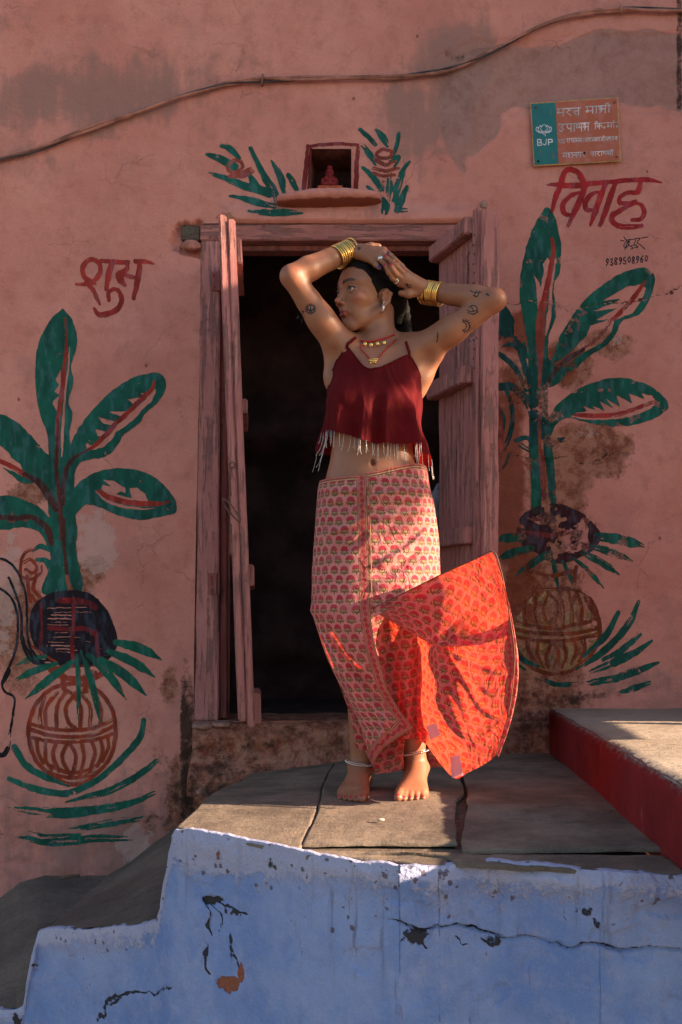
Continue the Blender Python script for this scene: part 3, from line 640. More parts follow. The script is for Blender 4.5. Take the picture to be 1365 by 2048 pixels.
for a_, b_, w_ in (((740,590),(1075,662),22), ((700,660),(988,766),16), ((640,705),(892,856),15), ((580,745),(780,942),11), ((500,760),(578,950),9), ((430,720),(470,965),9), ((420,700),(178,858),15), ((290,670),(40,752),17), ((230,600),(40,618),19)):
    m_ = ((a_[0]+b_[0])/2, (a_[1]+b_[1])/2-10); c.stroke(t4(a_, m_, b_), [w_*.7, w_, w_, 2], (.006, .075, .05), .45)
c.fill(t4((455,955),(600,960),(700,1040),(748,1200),(730,1330),(650,1440),(540,1510),(400,1520),(280,1470),(190,1360),(160,1230),(200,1060),(300,970)), (.36, .22, .09), a=.55, worn=.7)
for q in (((455,950),(600,955),(700,1040),(750,1200),(735,1330),(650,1440),(540,1515),(400,1525),(280,1475),(185,1360),(160,1230),(200,1060),(300,965),(455,950)),
          ((160,1170),(300,1205),(440,1218),(600,1190),(745,1155)), ((175,1225),(320,1250),(440,1255),(600,1250),(745,1215)), ((180,1275),(320,1300),(440,1308),(600,1290),(740,1260)),
          ((400,970),(365,1080),(390,1180),(430,1215)), ((400,970),(470,1060),(455,1200)), ((480,970),(500,1080),(495,1190)), ((540,970),(560,1080),(560,1190)), ((590,970),(625,1070),(625,1180)), ((320,980),(310,1100),(320,1190)), ((650,1010),(700,1100),(700,1170)), ((250,1020),(235,1120),(250,1190)),
          ((255,1300),(270,1380),(320,1460)), ((330,1310),(330,1400),(370,1480)), ((430,1310),(390,1400),(400,1480)), ((440,1310),(470,1400),(440,1500)), ((510,1310),(525,1400),(500,1480)), ((580,1300),(590,1380),(560,1460)), ((640,1290),(650,1370),(610,1440)), ((250,790),(270,860),(320,900),(300,960)), ((590,800),(580,870),(590,950)), ((290,830),(420,860),(560,830))):
    c.stroke(t4(*q), 8.5, (.21, .04, .012), .4)
for q, w, d in ((((878,1110),(790,1270),(640,1410)), [9, 15, 6], .2), (((1018,1035),(960,1170),(860,1300),(720,1420),(590,1500)), [7, 14, 15, 13, 3], .15), (((1025,1260),(900,1370),(780,1430)), [9, 14, 9], .35), (((1105,1305),(1000,1380),(850,1452)), [6, 15, 18], .15),
                (((1155,1450),(1000,1510),(860,1560)), [5, 17, 16], .15), (((1090,1590),(950,1640),(900,1650)), [8, 14, 8], .3), (((860,1440),(760,1490),(640,1530)), [14, 14, 8], .95), (((860,1560),(740,1580),(600,1610)), [15, 14, 8], .95), (((170,1380),(240,1440),(340,1480)), [9, 11, 4], .5), (((170,1450),(260,1520)), [10, 6], .7), (((340,1560),(450,1600),(600,1600)), 10, .95)):
    c.stroke(t4(*q), w, (.006, .075, .055), d)
qn = fbm(c.X/26, c.Y/26, 77, 4); dmg = np.maximum.reduce([blob(c.X, c.Y, 1080, 1130, 90, 330), blob(c.X, c.Y, 1090, 1390, 180, 50), blob(c.X, c.Y, 1160, 720, 90, 60), blob(c.X, c.Y, 1010, 900, 40, 260)])
c.a *= 1-.5*sstep(.60, .68, qn+dmg*.07); c.c *= (1-.35*np.clip(dmg, 0, 1)*sstep(.4, .6, fbm(c.X/9, c.Y/9, 5, 3)))[..., None]; c.mesh('painted_plant', label='weathered painted banana plant growing from a striped pot, right of the doorway')
# ---- lettering
c = Canvas(140, 505, 318, 645, .9); R1 = (.32, .030, .022)
for q, w in ((((650,300),(580,255),(565,200),(590,150),(635,132),(680,165),(685,220),(650,275),(600,300),(522,305)), [7, 9, 10, 10, 9, 9, 10, 10, 8, 5]), (((590,290),(640,345),(665,400),(682,440)), [8, 9, 9, 5]), (((695,142),(780,150),(875,155)), 9), (((770,150),(745,230),(728,340)), [11, 12, 8]),
             (((745,410),(745,360),(785,335),(820,360),(832,420),(800,475),(720,510),(670,505),(645,470)), [8, 9, 8, 9, 10, 12, 12, 11, 6]), (((868,150),(872,190),(850,215),(820,235),(830,280),(855,310)), [9, 8, 12, 16, 15, 8]), (((820,225),(880,245),(945,262)), [8, 9, 8]), (((958,160),(945,260),(915,400)), [10, 11, 8]), (((928,145),(1000,150),(1052,162)), [9, 9, 4])):
    c.stroke(t1(*q), w, R1, .15)
c.mesh('painted_word', label='red painted word to the left of the doorway')
t5 = T(1020, 170, 3.957); c = Canvas(1090, 325, 1330, 462, .9); R2 = (.34, .018, .022)
for q, w in ((((298,785),(400,792),(500,797),(650,780),(800,765),(950,750),(1100,748),(1200,772)), [5, 12, 11, 9, 9, 9, 10, 4]), (((335,1000),(360,900),(400,800),(430,700),(480,672),(540,700),(580,760),(600,800)), [6, 10, 11, 12, 11, 11, 12, 12]),
             (((600,790),(560,900),(510,1010),(462,1120)), [12, 13, 12, 5]), (((545,850),(480,880),(425,940),(430,1010),(490,1030)), [6, 9, 11, 11, 7]), (((760,780),(720,880),(680,990),(640,1105)), [10, 12, 12, 6]), (((705,845),(640,870),(600,930),(610,985),(660,985)), [6, 9, 11, 11, 7]),
             (((835,780),(800,880),(760,990),(715,1112)), [10, 12, 12, 7]), (((1040,775),(1015,840),(940,850),(880,880),(870,930),(940,935),(1000,920)), [12, 12, 9, 9, 9, 9, 8]), (((1000,930),(900,980),(815,1030),(820,1085),(900,1120),(1045,1112)), [7, 9, 11, 11, 11, 8]), (((985,925),(1040,945),(1065,1000),(1040,1055),(970,1065)), [7, 9, 9, 9, 8])):
    c.stroke(t5(*q), w, R2, .2)
c.mesh('painted_word', label='red painted word under the printed name board')
c = Canvas(1200, 468, 1312, 545, .7); BK2 = (.012, .010, .022)
for q in (((905,1200),(925,1230)), ((925,1225),(1000,1215),(1095,1200)), ((930,1235),(905,1270),(925,1285),(945,1255),(940,1230)), ((940,1235),(915,1300)), ((955,1225),(945,1265),(975,1290),(955,1300)), ((960,1270),(1000,1262)), ((1000,1225),(985,1255),(1015,1280),(990,1285)), ((1035,1215),(1010,1245),(1035,1262),(1072,1298)), ((880,1225),(910,1235))): c.stroke(t5(*q), 1.6, BK2)
dg = {'9': [((.8,.2),(.45,0),(.15,.25),(.4,.5),(.8,.3),(.85,.1),(.7,.6),(.25,1))], '3': [((.1,.1),(.6,0),(.8,.25),(.4,.45),(.85,.7),(.5,1),(.1,.85))], '8': [((.8,.1),(.3,0),(.2,.25),(.7,.6),(.7,.95),(.25,.95),(.2,.65),(.75,.3),(.8,.1))], '5': [((.85,0),(.3,0),(.2,.45),(.7,.45),(.8,.8),(.4,1),(.1,.85))], '0': [((.5,0),(.15,.4),(.3,.95),(.7,.95),(.85,.4),(.5,0))], '6': [((.8,0),(.3,.3),(.15,.75),(.5,1),(.8,.75),(.5,.5),(.2,.65))]}
for i, ch in enumerate('9389508960'):
    x0, y0 = 760+i*34.5, 1382-i*3.0
    for q in dg[ch]: c.stroke(t5(*[(x0+u*26, y0-8+v*(54 if ch != '0' else 42)) for u, v in q]), 1.9, BK2)
c.mesh('painted_phone_number', label='small black handwritten painter signature and number')
# ---- niche decoration
t6 = T(380, 240, 2.844); c = Canvas(405, 250, 832, 442, 1.1)
for q, w, d in ((((180,145),(230,165),(280,215)), [8, 14, 8], .1), (((98,195),(170,220),(255,265)), [7, 17, 16], .1), (((112,305),(200,330),(330,380),(460,410)), [6, 13, 17, 16], .3), (((228,432),(300,445),(400,475),(480,495)), [4, 12, 16, 12], .3), (((345,525),(450,535),(560,535),(640,540)), [10, 15, 16, 6], .5),
                (((345,160),(380,230),(430,330),(480,410),(505,480)), [8, 10, 14, 16, 12], .3), (((335,300),(380,380),(450,420)), [9, 17, 16], .2), (((465,230),(500,290),(525,350),(535,405)), [3, 12, 16, 9], .5), (((562,312),(585,350),(610,400)), [9, 13, 9], .1),
                (((970,55),(1010,90),(1055,140)), [8, 10, 8], .1), (((1060,55),(1095,95),(1125,145)), [6, 16, 9], .3), (((1188,80),(1180,140),(1160,200)), [8, 9, 6], .4), (((985,145),(1020,190),(1060,250)), [8, 13, 9], .2), (((985,272),(1040,320),(1090,390)), [7, 12, 14], .2),
                (((1250,235),(1215,290),(1185,370),(1165,450)), [4, 12, 16, 14], .4), (((1140,310),(1135,400),(1130,450)), [10, 15, 12], .7), (((1015,380),(1050,420)), [8, 9], .4), (((1235,380),(1205,450),(1180,520)), [8, 15, 14], .3), (((1100,450),(1115,490),(1110,530)), [10, 18, 14], .4), (((1140,230),(1190,210),(1160,270)), 8, .5), (((1180,480),(1200,515),(1225,520)), 12, .4)):
    c.stroke(t6(*q), w, (.006, .082, .062), d)
RN = (.24, .045, .03)
for q, w in ((((290,235),(250,230),(215,270),(250,300),(300,270),(290,235)), 6.5), (((350,265),(290,310),(230,320)), [3, 12, 8]), (((220,285),(290,322),(360,290)), 7), (((1150,180),(1100,168),(1062,195),(1090,218),(1140,210),(1155,180)), 6.5), (((1060,230),(1110,255),(1160,240)), 8), (((1045,275),(1110,290),(1190,275)), 7), (((1045,300),(1100,318),(1165,312)), 6)): c.stroke(t6(*q), w, RN, .2)
for q, w in ((((648,412),(655,330),(665,240),(675,150)), [8, 9, 9, 8]), (((668,152),(760,140),(860,135),(955,140)), [6, 7, 7, 6]), (((958,140),(950,230),(948,320),(942,415)), [7, 9, 9, 9]), (((690,150),(684,250),(672,410)), 4)): c.stroke(t6(*q), w, (.20, .022, .02), .2)
c.mesh('painted_leaf_decoration', label='painted green leaves and a red frame round the small niche')
# ---------------------------------------------------------------- platform, steps, street
def zfloor(x, Y):                                  # top of the platform: settles a little towards the left wall corner
    return -.06*sstep(.15, -.75, x)*sstep(-1.1, -.15, Y)
EDGE = [(-160, 3.05, 2030), (0, 3.0, 2019), (30, 2.99, 2019), (44, 2.98, 2012), (50, 2.97, 1975), (62, 2.96, 1915), (76, 2.95, 1864), (90, 2.93, 1858), (150, 2.85, 1859), (230, 2.73, 1854), (290, 2.65, 1849), (306, 2.62, 1842), (316, 2.60, 1815),
        (326, 2.57, 1745), (338, 2.54, 1672), (346, 2.53, 1657), (380, 2.49, 1660), (500, 2.386, 1682), (600, 2.28, 1702), (700, 2.20, 1722), (800, 2.15, 1729), (880, 2.165, 1733), (940, 2.19, 1724), (1000, 2.18, 1722), (1100, 2.14, 1730), (1200, 2.10, 1738), (1365, 2.067, 1748), (1800, 2.05, 1752)]
EP = np.array([e[0] for e in EDGE], float); ED = np.array([e[1] for e in EDGE]); EY = np.array([e[2] for e in EDGE], float)
def edge_d(px): return np.interp(px, EP, ED)
def edge_y(px): return np.interp(px, EP, EY)
def edge_xyz(px):
    d = edge_d(px); return (px-VX)*d/FPX, d-CAM_D, CAM_H+(VY-edge_y(px))*d/FPX
platform = empty('stone_platform', (0, -1.0, 0)); tag(platform, 'worn stone platform and steps with a blue limewashed front in front of the door', 'stone platform')
def blue():
    px = np.unique(np.concatenate([np.arange(-160, 1800, 3.2), EP])); x, y, zt = edge_xyz(px); n = 330
    zb = -1.32; tt = np.concatenate([[-.035, -.02, -.008], np.linspace(0, 1, n)]); Z = zt[None]+(zb-zt)[None]*np.clip(tt, 0, 1)[:, None]**1.15
    X = np.repeat(x[None], len(tt), 0); Yv = np.repeat(y[None], len(tt), 0)
    PXg = np.repeat(px[None], len(tt), 0); PYg = VY-(Z-CAM_H)*FPX/(edge_d(px)[None])
    dep = (Z-zt[None])
    h = (fbm(X*2, Z*2, 4, 3)-.5)*.03+(fbm(X*11, Z*11, 5, 4)-.5)*.014+(fbm(X*40, Z*40, 6, 3)-.5)*.006
    h += .022*np.exp(-((dep+.03)/.035)**2)*(fbm(X*8, Z*3, 7, 3)+.2)
    ch = sstep(.56, .64, fbm(X*14, Z*14, 44, 4)+.14*np.exp(dep/.09)*1-.06)
    h -= .006*ch
    # upper coat of plaster ends in a crack
    CR = [(700, 1850), (745, 1838), (790, 1842), (830, 1860), (870, 1850), (915, 1848), (960, 1864), (1010, 1876), (1060, 1878), (1110, 1886), (1140, 1894), (1160, 1886), (1200, 1890), (1260, 1898), (1300, 1896), (1365, 1900), (1500, 1905)]
    ccx, ccy = PXg+(fbm(X*30, Z*30, 14, 3)-.5)*22, PYg+(fbm(X*30, Z*30, 15, 3)-.5)*22
    d, t, s, L = line_d(ccx, ccy, CR)
    up = np.interp(ccx, [p[0] for p in CR], [p[1] for p in CR])
    h += .007*sstep(4, -4, ccy-up)*sstep(720, 840, PXg)
    h -= .016*sstep(5, 1, d)*sstep(760, 830, PXg)*(.35+1.1*fbm(X*13, Z*2, 21, 2))
    C2 = [(205, 2040), (228, 1995), (255, 1985), (290, 1990), (340, 1978)]; d2, _, _, _ = line_d(ccx, ccy, C2); h -= .008*sstep(4, 1, d2)
    h += .016*(fbm(X*45, Z*45, 51, 3)-.45)*np.clip(blob(PXg, PYg, 430, 1690, 170, 45)+blob(PXg, PYg, 760, 1738, 330, 14)*.8+blob(PXg, PYg, 200, 1875, 120, 14)*.6, 0, 1)
    hole = blob(ccx, ccy, 424, 1800, 20, 14)*.78+blob(ccx, ccy, 447, 1808, 20, 8)*.7+blob(ccx, ccy, 417, 1838, 5, 26)*.7
    h -= .016*sstep(.5, .8, hole)
    nx = -np.gradient(y)/np.gradient(x); nl = np.sqrt(nx**2+1); NX = np.clip((nx/nl), -1, 1)[None]*0+(np.clip(nx, -1.2, 1.2)/np.sqrt(1+np.clip(nx, -1.2, 1.2)**2))[None]; NY = -np.sqrt(1-NX**2)
    top = tt[:, None] < 0
    V_ = np.stack([X+NX*-h*0-NX*0, Yv, Z], -1)
    V_[..., 0] += -NX*h*(-1); V_[..., 1] += NY*h
    back = np.where(tt < 0, -tt, 0)[:, None]
    V_[..., 1] += back*1.2; V_[..., 2] -= np.where(top, .0, 0)
    V_[..., 2] += np.where(tt[:, None] <= 0, (fbm(X*25, 0*X, 3, 3)-.5)*.014, 0)-np.where(tt[:, None] == -.035, .006, 0)
    o = fastmesh('painted_front', V_.reshape(-1, 3), grid_faces(len(px), len(tt)), MB, platform)
    T_ = np.exp(dep/.05)*.75+.35*np.exp(dep/.16)
    T_ = T_+blob(PXg, PYg, 400, 1690, 110, 50)*.6+blob(PXg, PYg, 560, 1722, 120, 30)*.5+blob(PXg, PYg, 820, 1740, 100, 14)*.4+blob(PXg, PYg, 1180, 1748, 200, 16)*.25+blob(PXg, PYg, 70, 1870, 50, 14)*.3
    C_ = np.maximum.reduce([sstep(4.5, .8, d)*sstep(740, 800, PXg)*.75*(fbm(X*13, Z*2, 21, 2)+.45), sstep(5, 1, d2)*.7, sstep(.5, .9, hole)*.9, blob(ccx, ccy, 470, 1826, 26, 8)*.7, blob(ccx, ccy, 412, 1905, 7, 26)*.75, blob(ccx, ccy, 462, 1893, 6, 36)*.7, blob(ccx, ccy, 832, 1872, 30, 18)*.75, blob(ccx, ccy, 990, 1885, 26, 12)*.7, blob(ccx, ccy, 30, 2035, 12, 14)*.7, blob(ccx, ccy, 70, 1930, 10, 8)*.7])
    R_ = np.maximum.reduce([blob(ccx, ccy, 448, 1966, 26, 20)*.8, blob(ccx, ccy, 480, 1945, 7, 24)*.75, blob(ccx, ccy, 1278, 1790, 6, 5)*.6, blob(ccx, ccy, 605, 1912, 5, 9)*.55, blob(ccx, ccy, 437, 1712, 12, 12)*.5])
    K_ = np.maximum.reduce([blob(PXg, PYg, 680, 1830, 180, 120), blob(PXg, PYg, 1150, 1820, 120, 70)*.9, blob(PXg, PYg, 450, 1740, 160, 60)*.7])
    one = np.ones_like(T_)
    for q_ in ([(428, 1812), (442, 1835), (432, 1862)], [(416, 1815), (411, 1845), (419, 1870)], [(450, 1808), (472, 1822), (492, 1828)], [(416, 1905), (411, 1925), (419, 1945)], [(462, 1880), (467, 1902), (476, 1934)], [(795, 1882), (815, 1872), (838, 1858)], [(832, 1866), (846, 1886), (852, 1898)], [(842, 1862), (836, 1882)], [(965, 1876), (980, 1890), (1000, 1888)], [(990, 1872), (1006, 1884)],
               [(228, 2012), (240, 1998), (262, 1986)], [(918, 1872), (925, 1890), (935, 1888)], [(205, 2046), (222, 2010), (232, 1996)]):
        dd, tt_, _, LL_ = line_d(ccx, PYg, catmull(q_, 5)); C_ = np.maximum(C_, sstep(3.2, .6, dd)*.95)
    C_ = np.maximum(C_, .62*sstep(.60, .66, fbm(X*26, Z*26, 61, 4))*np.clip(blob(PXg, PYg, 1180, 1840, 60, 34)+blob(PXg, PYg, 1150, 1745, 200, 14)*.8+blob(PXg, PYg, 330, 1700, 60, 40)*0+blob(PXg, PYg, 560, 1730, 60, 20)*.9, 0, 1))
    attr(o, 'mask', np.stack([T_, C_, R_, one], -1).reshape(-1, 4)); attr(o, 'mask2', np.stack([K_, one*0, one*0, one], -1).reshape(-1, 4))
blue()
# stone slabs of the platform top: plan coordinates
def front_xy(px): d = edge_d(px)-.01; return ((px-VX)*d/FPX, d-CAM_D)
def floor_pt(px, py, z=0.0):
    d = (CAM_H-z)*FPX/(py-VY); return ((px-VX)*d/FPX, d-CAM_D)
KX = .592
def slab(name, sideA, sideB, m, n=96, lift=0.0, seed=0, joint=.006, parent=None, thick=.011, rough=.006):
    """paving slab between two plan polylines (left and right sides, back to front), joints recessed"""
    a, b = catmull(sideA, 10), catmull(sideB, 10)
    def rs(p, k):
        l = np.concatenate([[0], np.cumsum(np.hypot(*np.diff(p, axis=0).T))]); t = np.linspace(0, l[-1], k); return np.stack([np.interp(t, l, p[:, i]) for i in (0, 1)], 1)
    a, b = rs(a, n), rs(b, n)
    s = np.linspace(0, 1, n)[:, None, None]; g_ = a[None]*(1-s)+b[None]*s
    g_ = g_.transpose(1, 0, 2); X, Yv = g_[..., 0], g_[..., 1]
    j = np.stack([fbm(X*14, Yv*14, 1, 3)-.5, fbm(X*14, Yv*14, 10, 3)-.5], -1)*.6
    ii, jj = np.meshgrid(np.arange(n), np.arange(n), indexing='ij'); e = np.minimum.reduce([ii, jj, n-1-ii, n-1-jj])
    c0 = np.array([X.mean(), Yv.mean()]); rad = np.hypot(X-c0[0], Yv-c0[1])[..., None]
    g2 = np.stack([X, Yv], -1)+j*.02*(e[..., None] < 2); X, Yv = g2[..., 0], g2[..., 1]
    lay = np.floor(fbm(X*2.0+seed, Yv*6, seed, 4)*9)/9
    z = zfloor(X, Yv)+lift+(fbm(X*5, Yv*5, seed, 3)-.5)*rough*1.6+(lay-.5)*.008+(fbm(X*30, Yv*30, seed, 3)-.5)*.003
    z = z-np.where(e == 0, thick, 0)-np.where(e == 1, .004, 0)
    # pull the outer ring straight under the second one so the sides are vertical
    cX = X+(c0[0]-X)*np.where(e >= 1, joint, 0)/np.maximum(rad[..., 0], .05)*.0
    V_ = np.stack([cX, Yv, z], -1)
    def snap(V_): 
        V_[0, :, :2] = V_[1, :, :2]; V_[-1, :, :2] = V_[-2, :, :2]; V_[:, 0, :2] = V_[:, 1, :2]; V_[:, -1, :2] = V_[:, -2, :2]; return V_
    return fastmesh(name, snap(V_).reshape(-1, 3), grid_faces(n, n)[:, ::-1] if False else grid_faces(n, n), m, parent or platform)
wl, wr = (floor_pt(512, 1552, -.055)[0]-.02, .02), (KX+.02, .02)
FE = lambda *ps: [front_xy(p) for p in ps]
A1 = FE(346)[0]
c1b, c1f = floor_pt(648, 1560), floor_pt(604, 1690)
c2b, c2f = floor_pt(905, 1512), floor_pt(924, 1702)
bk = .02
# left slab, middle slabs, right slabs and the cement strip along the front edge
slab('paving_slab', [wl, ((wl[0]+A1[0])/2-.01, (wl[1]+A1[1])/2), A1], [(c1b[0], bk), (c1b[0]-.002, -.5), c1b, ((c1b[0]+c1f[0])/2+.012, (c1b[1]+c1f[1])/2), FE(600)[0]], MST, seed=1)
slab('paving_slab', [(c1b[0]-.005, bk), (c1b[0]-.006, -.5), (c1b[0]-.004, c1b[1]), ((c1b[0]+c1f[0])/2+.007, (c1b[1]+c1f[1])/2), (c1f[0]-.005, c1f[1])],
     [(c2b[0], bk), (c2b[0], -.5), (c2b[0]+.001, -.9), (floor_pt(915, 1610)), (floor_pt(919, 1690))], MST, seed=2, lift=.004)
slab('paving_slab', [(c2b[0]+.0, bk), (c2b[0]+.0, -.18), (c2b[0]+.0, -.30)], [(KX+.012, bk), (KX+.012, -.15), (KX+.012, -.27)], MST, seed=3, lift=.001, n=60)
slab('paving_slab', [(c2b[0]+.0, -.315), (c2b[0]+.001, -.9), floor_pt(919, 1690), floor_pt(922, 1702)], [(KX+.012, -.285), (KX+.012, -.8), (KX+.012, -1.3), (KX+.012, floor_pt(1300, 1706)[1])], MST, seed=4, lift=.006)
slab('cement_strip', [(c2f[0]-.24, floor_pt(800, 1704)[1]-.004), (floor_pt(870, 1710)), FE(905)[0]], [(KX+.012, floor_pt(1300, 1710)[1]), (KX+.012, -1.75), (KX+.012, FE(1365)[0][1])], MST, seed=6, lift=.001, n=70, rough=.01)
slab('cement_strip', [(c1f[0]+.01, floor_pt(620, 1694)[1]), FE(606)[0]], [(c2f[0]-.02, floor_pt(850, 1702)[1]), FE(720, 800, 900)[-1]], MST, seed=7, lift=-.006, n=60, rough=.012)
# dirt bed seen in the joints
bx, by = zip(*[front_xy(p) for p in np.arange(346, 1366, 20)])
bed = [(x, y+.012, -.014+float(zfloor(x, y))) for x, y in zip(bx, by)]+[(KX+.02, .0, -.014), (wl[0], .0, -.078)]
mk('joint_dirt', bed+[(0, -.8, -.016)], [(i, (i+1) % len(bed), len(bed)) for i in range(len(bed))], simple('joint_dirt', (.13, .095, .07), .95, 0, .4, 60, .8, .004), platform, False)
# lower steps on the left and the alley surface: ruled sheets between the wall foot and the blue front
def ruled(name, wallpts, frontpts, m, nx=90, ny=60, seed=0, parent=None, amp=.012):
    a = np.array([P(px, py, .03) for px, py in wallpts]); b = np.array([(q[0], q[1]+.008, q[2]) for q in frontpts])
    rs = lambda p: np.stack([np.interp(np.linspace(0, 1, nx), np.linspace(0, 1, len(p)), p[:, i]) for i in range(3)], 1)
    a, b = rs(a), rs(b); t = np.linspace(0, 1, ny)[:, None, None]; g_ = a[None]*(1-t)+b[None]*t
    g_[..., 2] += (fbm(g_[..., 0]*5, g_[..., 1]*5, seed, 4)-.5)*amp*2*np.sin(np.linspace(0, math.pi, ny))[:, None]**.3+(fbm(g_[..., 0]*40, g_[..., 1]*40, seed, 3)-.5)*.003
    return fastmesh(name, g_.reshape(-1, 3), grid_faces(nx, ny), m, parent or platform)
ef = lambda px, dz=0: (lambda q: (q[0], q[1], q[2]+dz))(edge_xyz(px))
ruled('step', [(222, 1746), (260, 1722), (300, 1690), (345, 1657), (430, 1600), (520, 1560)], [ef(84, -.006), ef(150), ef(230), ef(290), (ef(346)[0]+.06, ef(346)[1]+.02, ef(306)[2]), (ef(346)[0]+.12, ef(346)[1]+.02, ef(306)[2])], MST2, seed=11, amp=.006)
pr = [(ef(84, -.004)), (ef(84, -.28))]
a0, a1 = np.array(P(222, 1746, .03)), np.array(ef(84, -.006)); tt = np.linspace(0, 1, 20)
mk('step_riser', [tuple(a0+(a1-a0)*t+np.array([.002, 0, .001])) for t in tt]+[tuple((a0+(a1-a0)*t)*np.array([1, 1, 0])+np.array([0.0, 0, -.62+.0*t])) for t in tt], [(i, i+1, 21+i, 20+i) for i in range(19)], MST2, platform)
ruled('alley_landing', [(-700, 2150), (-160, 1860), (0, 1788), (40, 1757), (90, 1744), (222, 1744), (330, 1760)], [(-3.0, -1.4, -.80), ef(-160), ef(0), ef(30), (ef(50)[0], ef(50)[1], ef(44)[2]), (ef(110)[0], ef(110)[1]+.05, ef(44)[2]), (ef(200)[0], ef(200)[1]+.1, ef(44)[2])], MST2, seed=15, amp=.004)
# right: higher platform with its red painted side
upper = empty('upper_platform', (KX+1.0, -1.0, 0)); tag(upper, 'higher concrete platform with a dark red painted side, right of the door', 'raised platform')
ys = np.linspace(.02, -2.3, 150); zs = np.linspace(-.03, .178, 26); YY, ZZ = np.meshgrid(ys, zs)
XX = KX+(fbm(YY*4, ZZ*4, 1, 3)-.5)*.012+(fbm(YY*25, ZZ*25, 2, 3)-.5)*.005
r = sstep(.15, .178, ZZ); XX = XX+r*.012*(fbm(YY*14, 0*YY, 3, 3)*1.6); ZZ = ZZ-r*.008*fbm(YY*20, 0*YY, 4, 3)
fastmesh('painted_side', np.stack([XX, YY, ZZ], -1).reshape(-1, 3), grid_faces(150, 26)[:, ::-1], MR, upper)
xs = np.linspace(KX+.008, 2.7, 100); XX, YY = np.meshgrid(xs, ys)
ZZ = .176+(fbm(XX*4, YY*4, 5, 3)-.5)*.010+(fbm(XX*40, YY*40, 6, 3)-.5)*.003-.010*sstep(KX+.02, KX+.005, XX)
fastmesh('concrete_top', np.stack([XX, YY, ZZ], -1).reshape(-1, 3), grid_faces(100, 150)[:, ::-1], MCON, upper)
mk('front_face', [(KX+.01, -2.296, -.04), (2.7, -2.296, -.04), (2.7, -2.296, .17), (KX+.01, -2.296, .17)], [(0, 1, 2, 3)], MB, upper)
g_ = bpy.data.objects['front_face']; attr(g_, 'mask', [(.2, 0, 0, 1)]*4); attr(g_, 'mask2', [(.2, 0, 0, 1)]*4)
# street far below the camera
n = 60; xs = np.linspace(-1, 1, n); XX, YY = np.meshgrid(np.sign(xs)*np.abs(xs)**2*60, np.sign(xs)*np.abs(xs)**2*60-3)
ZZ = -1.32+(fbm(XX*.8, YY*.8, 5, 3)-.5)*.03
st = fastmesh('street', np.stack([XX, YY, ZZ], -1).reshape(-1, 3), grid_faces(n, n), m_stone('street_stone', (.16, .13, .11), (.24, .20, .17)))
st['kind'] = 'structure'
# threshold plinth under the doorway, rough plaster standing a little proud of the wall
def plinth():
    px = np.arange(386, 1100, 4.0); py = np.arange(1432, 1580, 4.0); PX, PY = np.meshgrid(px, py); x = wx(PX); z = wz(PY)
    out = .035+.05*sstep(1440, 1470, PY)*(1-.6*sstep(600, 900, PX))+(fbm(x*7, z*9, 3, 4)-.5)*.07+(fbm(x*28, z*28, 5, 3)-.5)*.022
    out = out*sstep(386, 396, PX)*(1-.75*sstep(900, 1090, PX))+.012
    Yv = -out-.10*sstep(1490, 1560, PY)*(1-.7*sstep(560, 760, PX)); ztop = wz(1441)+.012*(fbm(x*9, 0*x, 6, 3)-.5)
    back = PY < 1441
    zz = np.where(back, ztop, np.minimum(z, ztop)); Yv = np.where(back, .30*(1441-PY)/9, Yv)
    o = fastmesh('threshold', np.stack([x, Yv, zz], -1).reshape(-1, 3), grid_faces(len(px), len(py))[:, ::-1], MW, house)
    k = fbm(x*6, z*6, 9, 3)
    one = np.ones_like(x)
    attr(o, 'mask', np.stack([.45+k*0, .45+k*.6, .42*(PX < 480)*(PY > 1530)+0*x, one], -1).reshape(-1, 4)); attr(o, 'mask2', np.stack([0*x, .25+k*.5+.35*sstep(.30, .34, -wx(PX)-0*x)*0, .35+.2*k, one], -1).reshape(-1, 4))
plinth()
def rock(name, c, s, seed, m, parent, nu=22, nv=13):
    V_, F_ = ball((0, 0, 0), (1, 1, 1), nu, nv); V_ = np.array(V_)
    k = .75+.5*fbm(V_[:, 0]*1.6+seed, V_[:, 1]*1.6, V_[:, 2]*1.6+seed, 4); V_ = np.sign(V_)*np.abs(V_)**.75*k[:, None]*np.array(s)+np.array(c)
    o = mk(name, V_, F_, m, parent); return o
for i, (px, py, sx, sz) in enumerate(((408, 1452, .045, .016), (446, 1448, .04, .013), (416, 1478, .055, .02), (470, 1478, .05, .02))):
    rock('threshold_stone', P(px, py, -.045), (sx, .05, sz), i*7, MPLAS, house)
rock('broken_plaster', P(382, 492, -.002), (.038, .025, .020), 31, simple('pink_plaster_lump', (.36, .15, .12), .95, 0, .3, 30, .8, .006), house)
# ---------------------------------------------------------------- door frame
frame = empty('door_frame', (wx(DL), 0, wz(DB))); frame.parent = house
def fx(name, p, y0, y1, m, **k):
    """board from four pixel corners on the wall: (x-left-top, x-right-top, x-left-bottom, x-right-bottom, ytop, ybottom)"""
    a, b, c_, d, t, u = p
    return board(name, [(wx(c_), y0, wz(u)), (wx(a), y0, wz(t)), (wx(c_), y1, wz(u)), (wx(a), y1, wz(t)), (wx(d), y0, wz(u)), (wx(b), y0, wz(t)), (wx(d), y1, wz(u)), (wx(b), y1, wz(t))], m, frame, **k)
def fx8(name, p, y0, y1, m, **k): return fx(name, p, y0, y1, m, **k)
def hb(name, x0, x1, y0, y1, z0, z1, m, parent, **k):
    """horizontal board (split along x)"""
    c8 = [[x0, y0, z0], [x1, y0, z0], [x0, y1, z0], [x1, y1, z0], [x0, y0, z1], [x1, y0, z1], [x0, y1, z1], [x1, y1, z1]]
    return board(name, c8, m, parent, **k)
hb('lintel', wx(401), wx(945), -.006, .10, wz(481), wz(449), MWDH, frame, seed=2, sub=40)
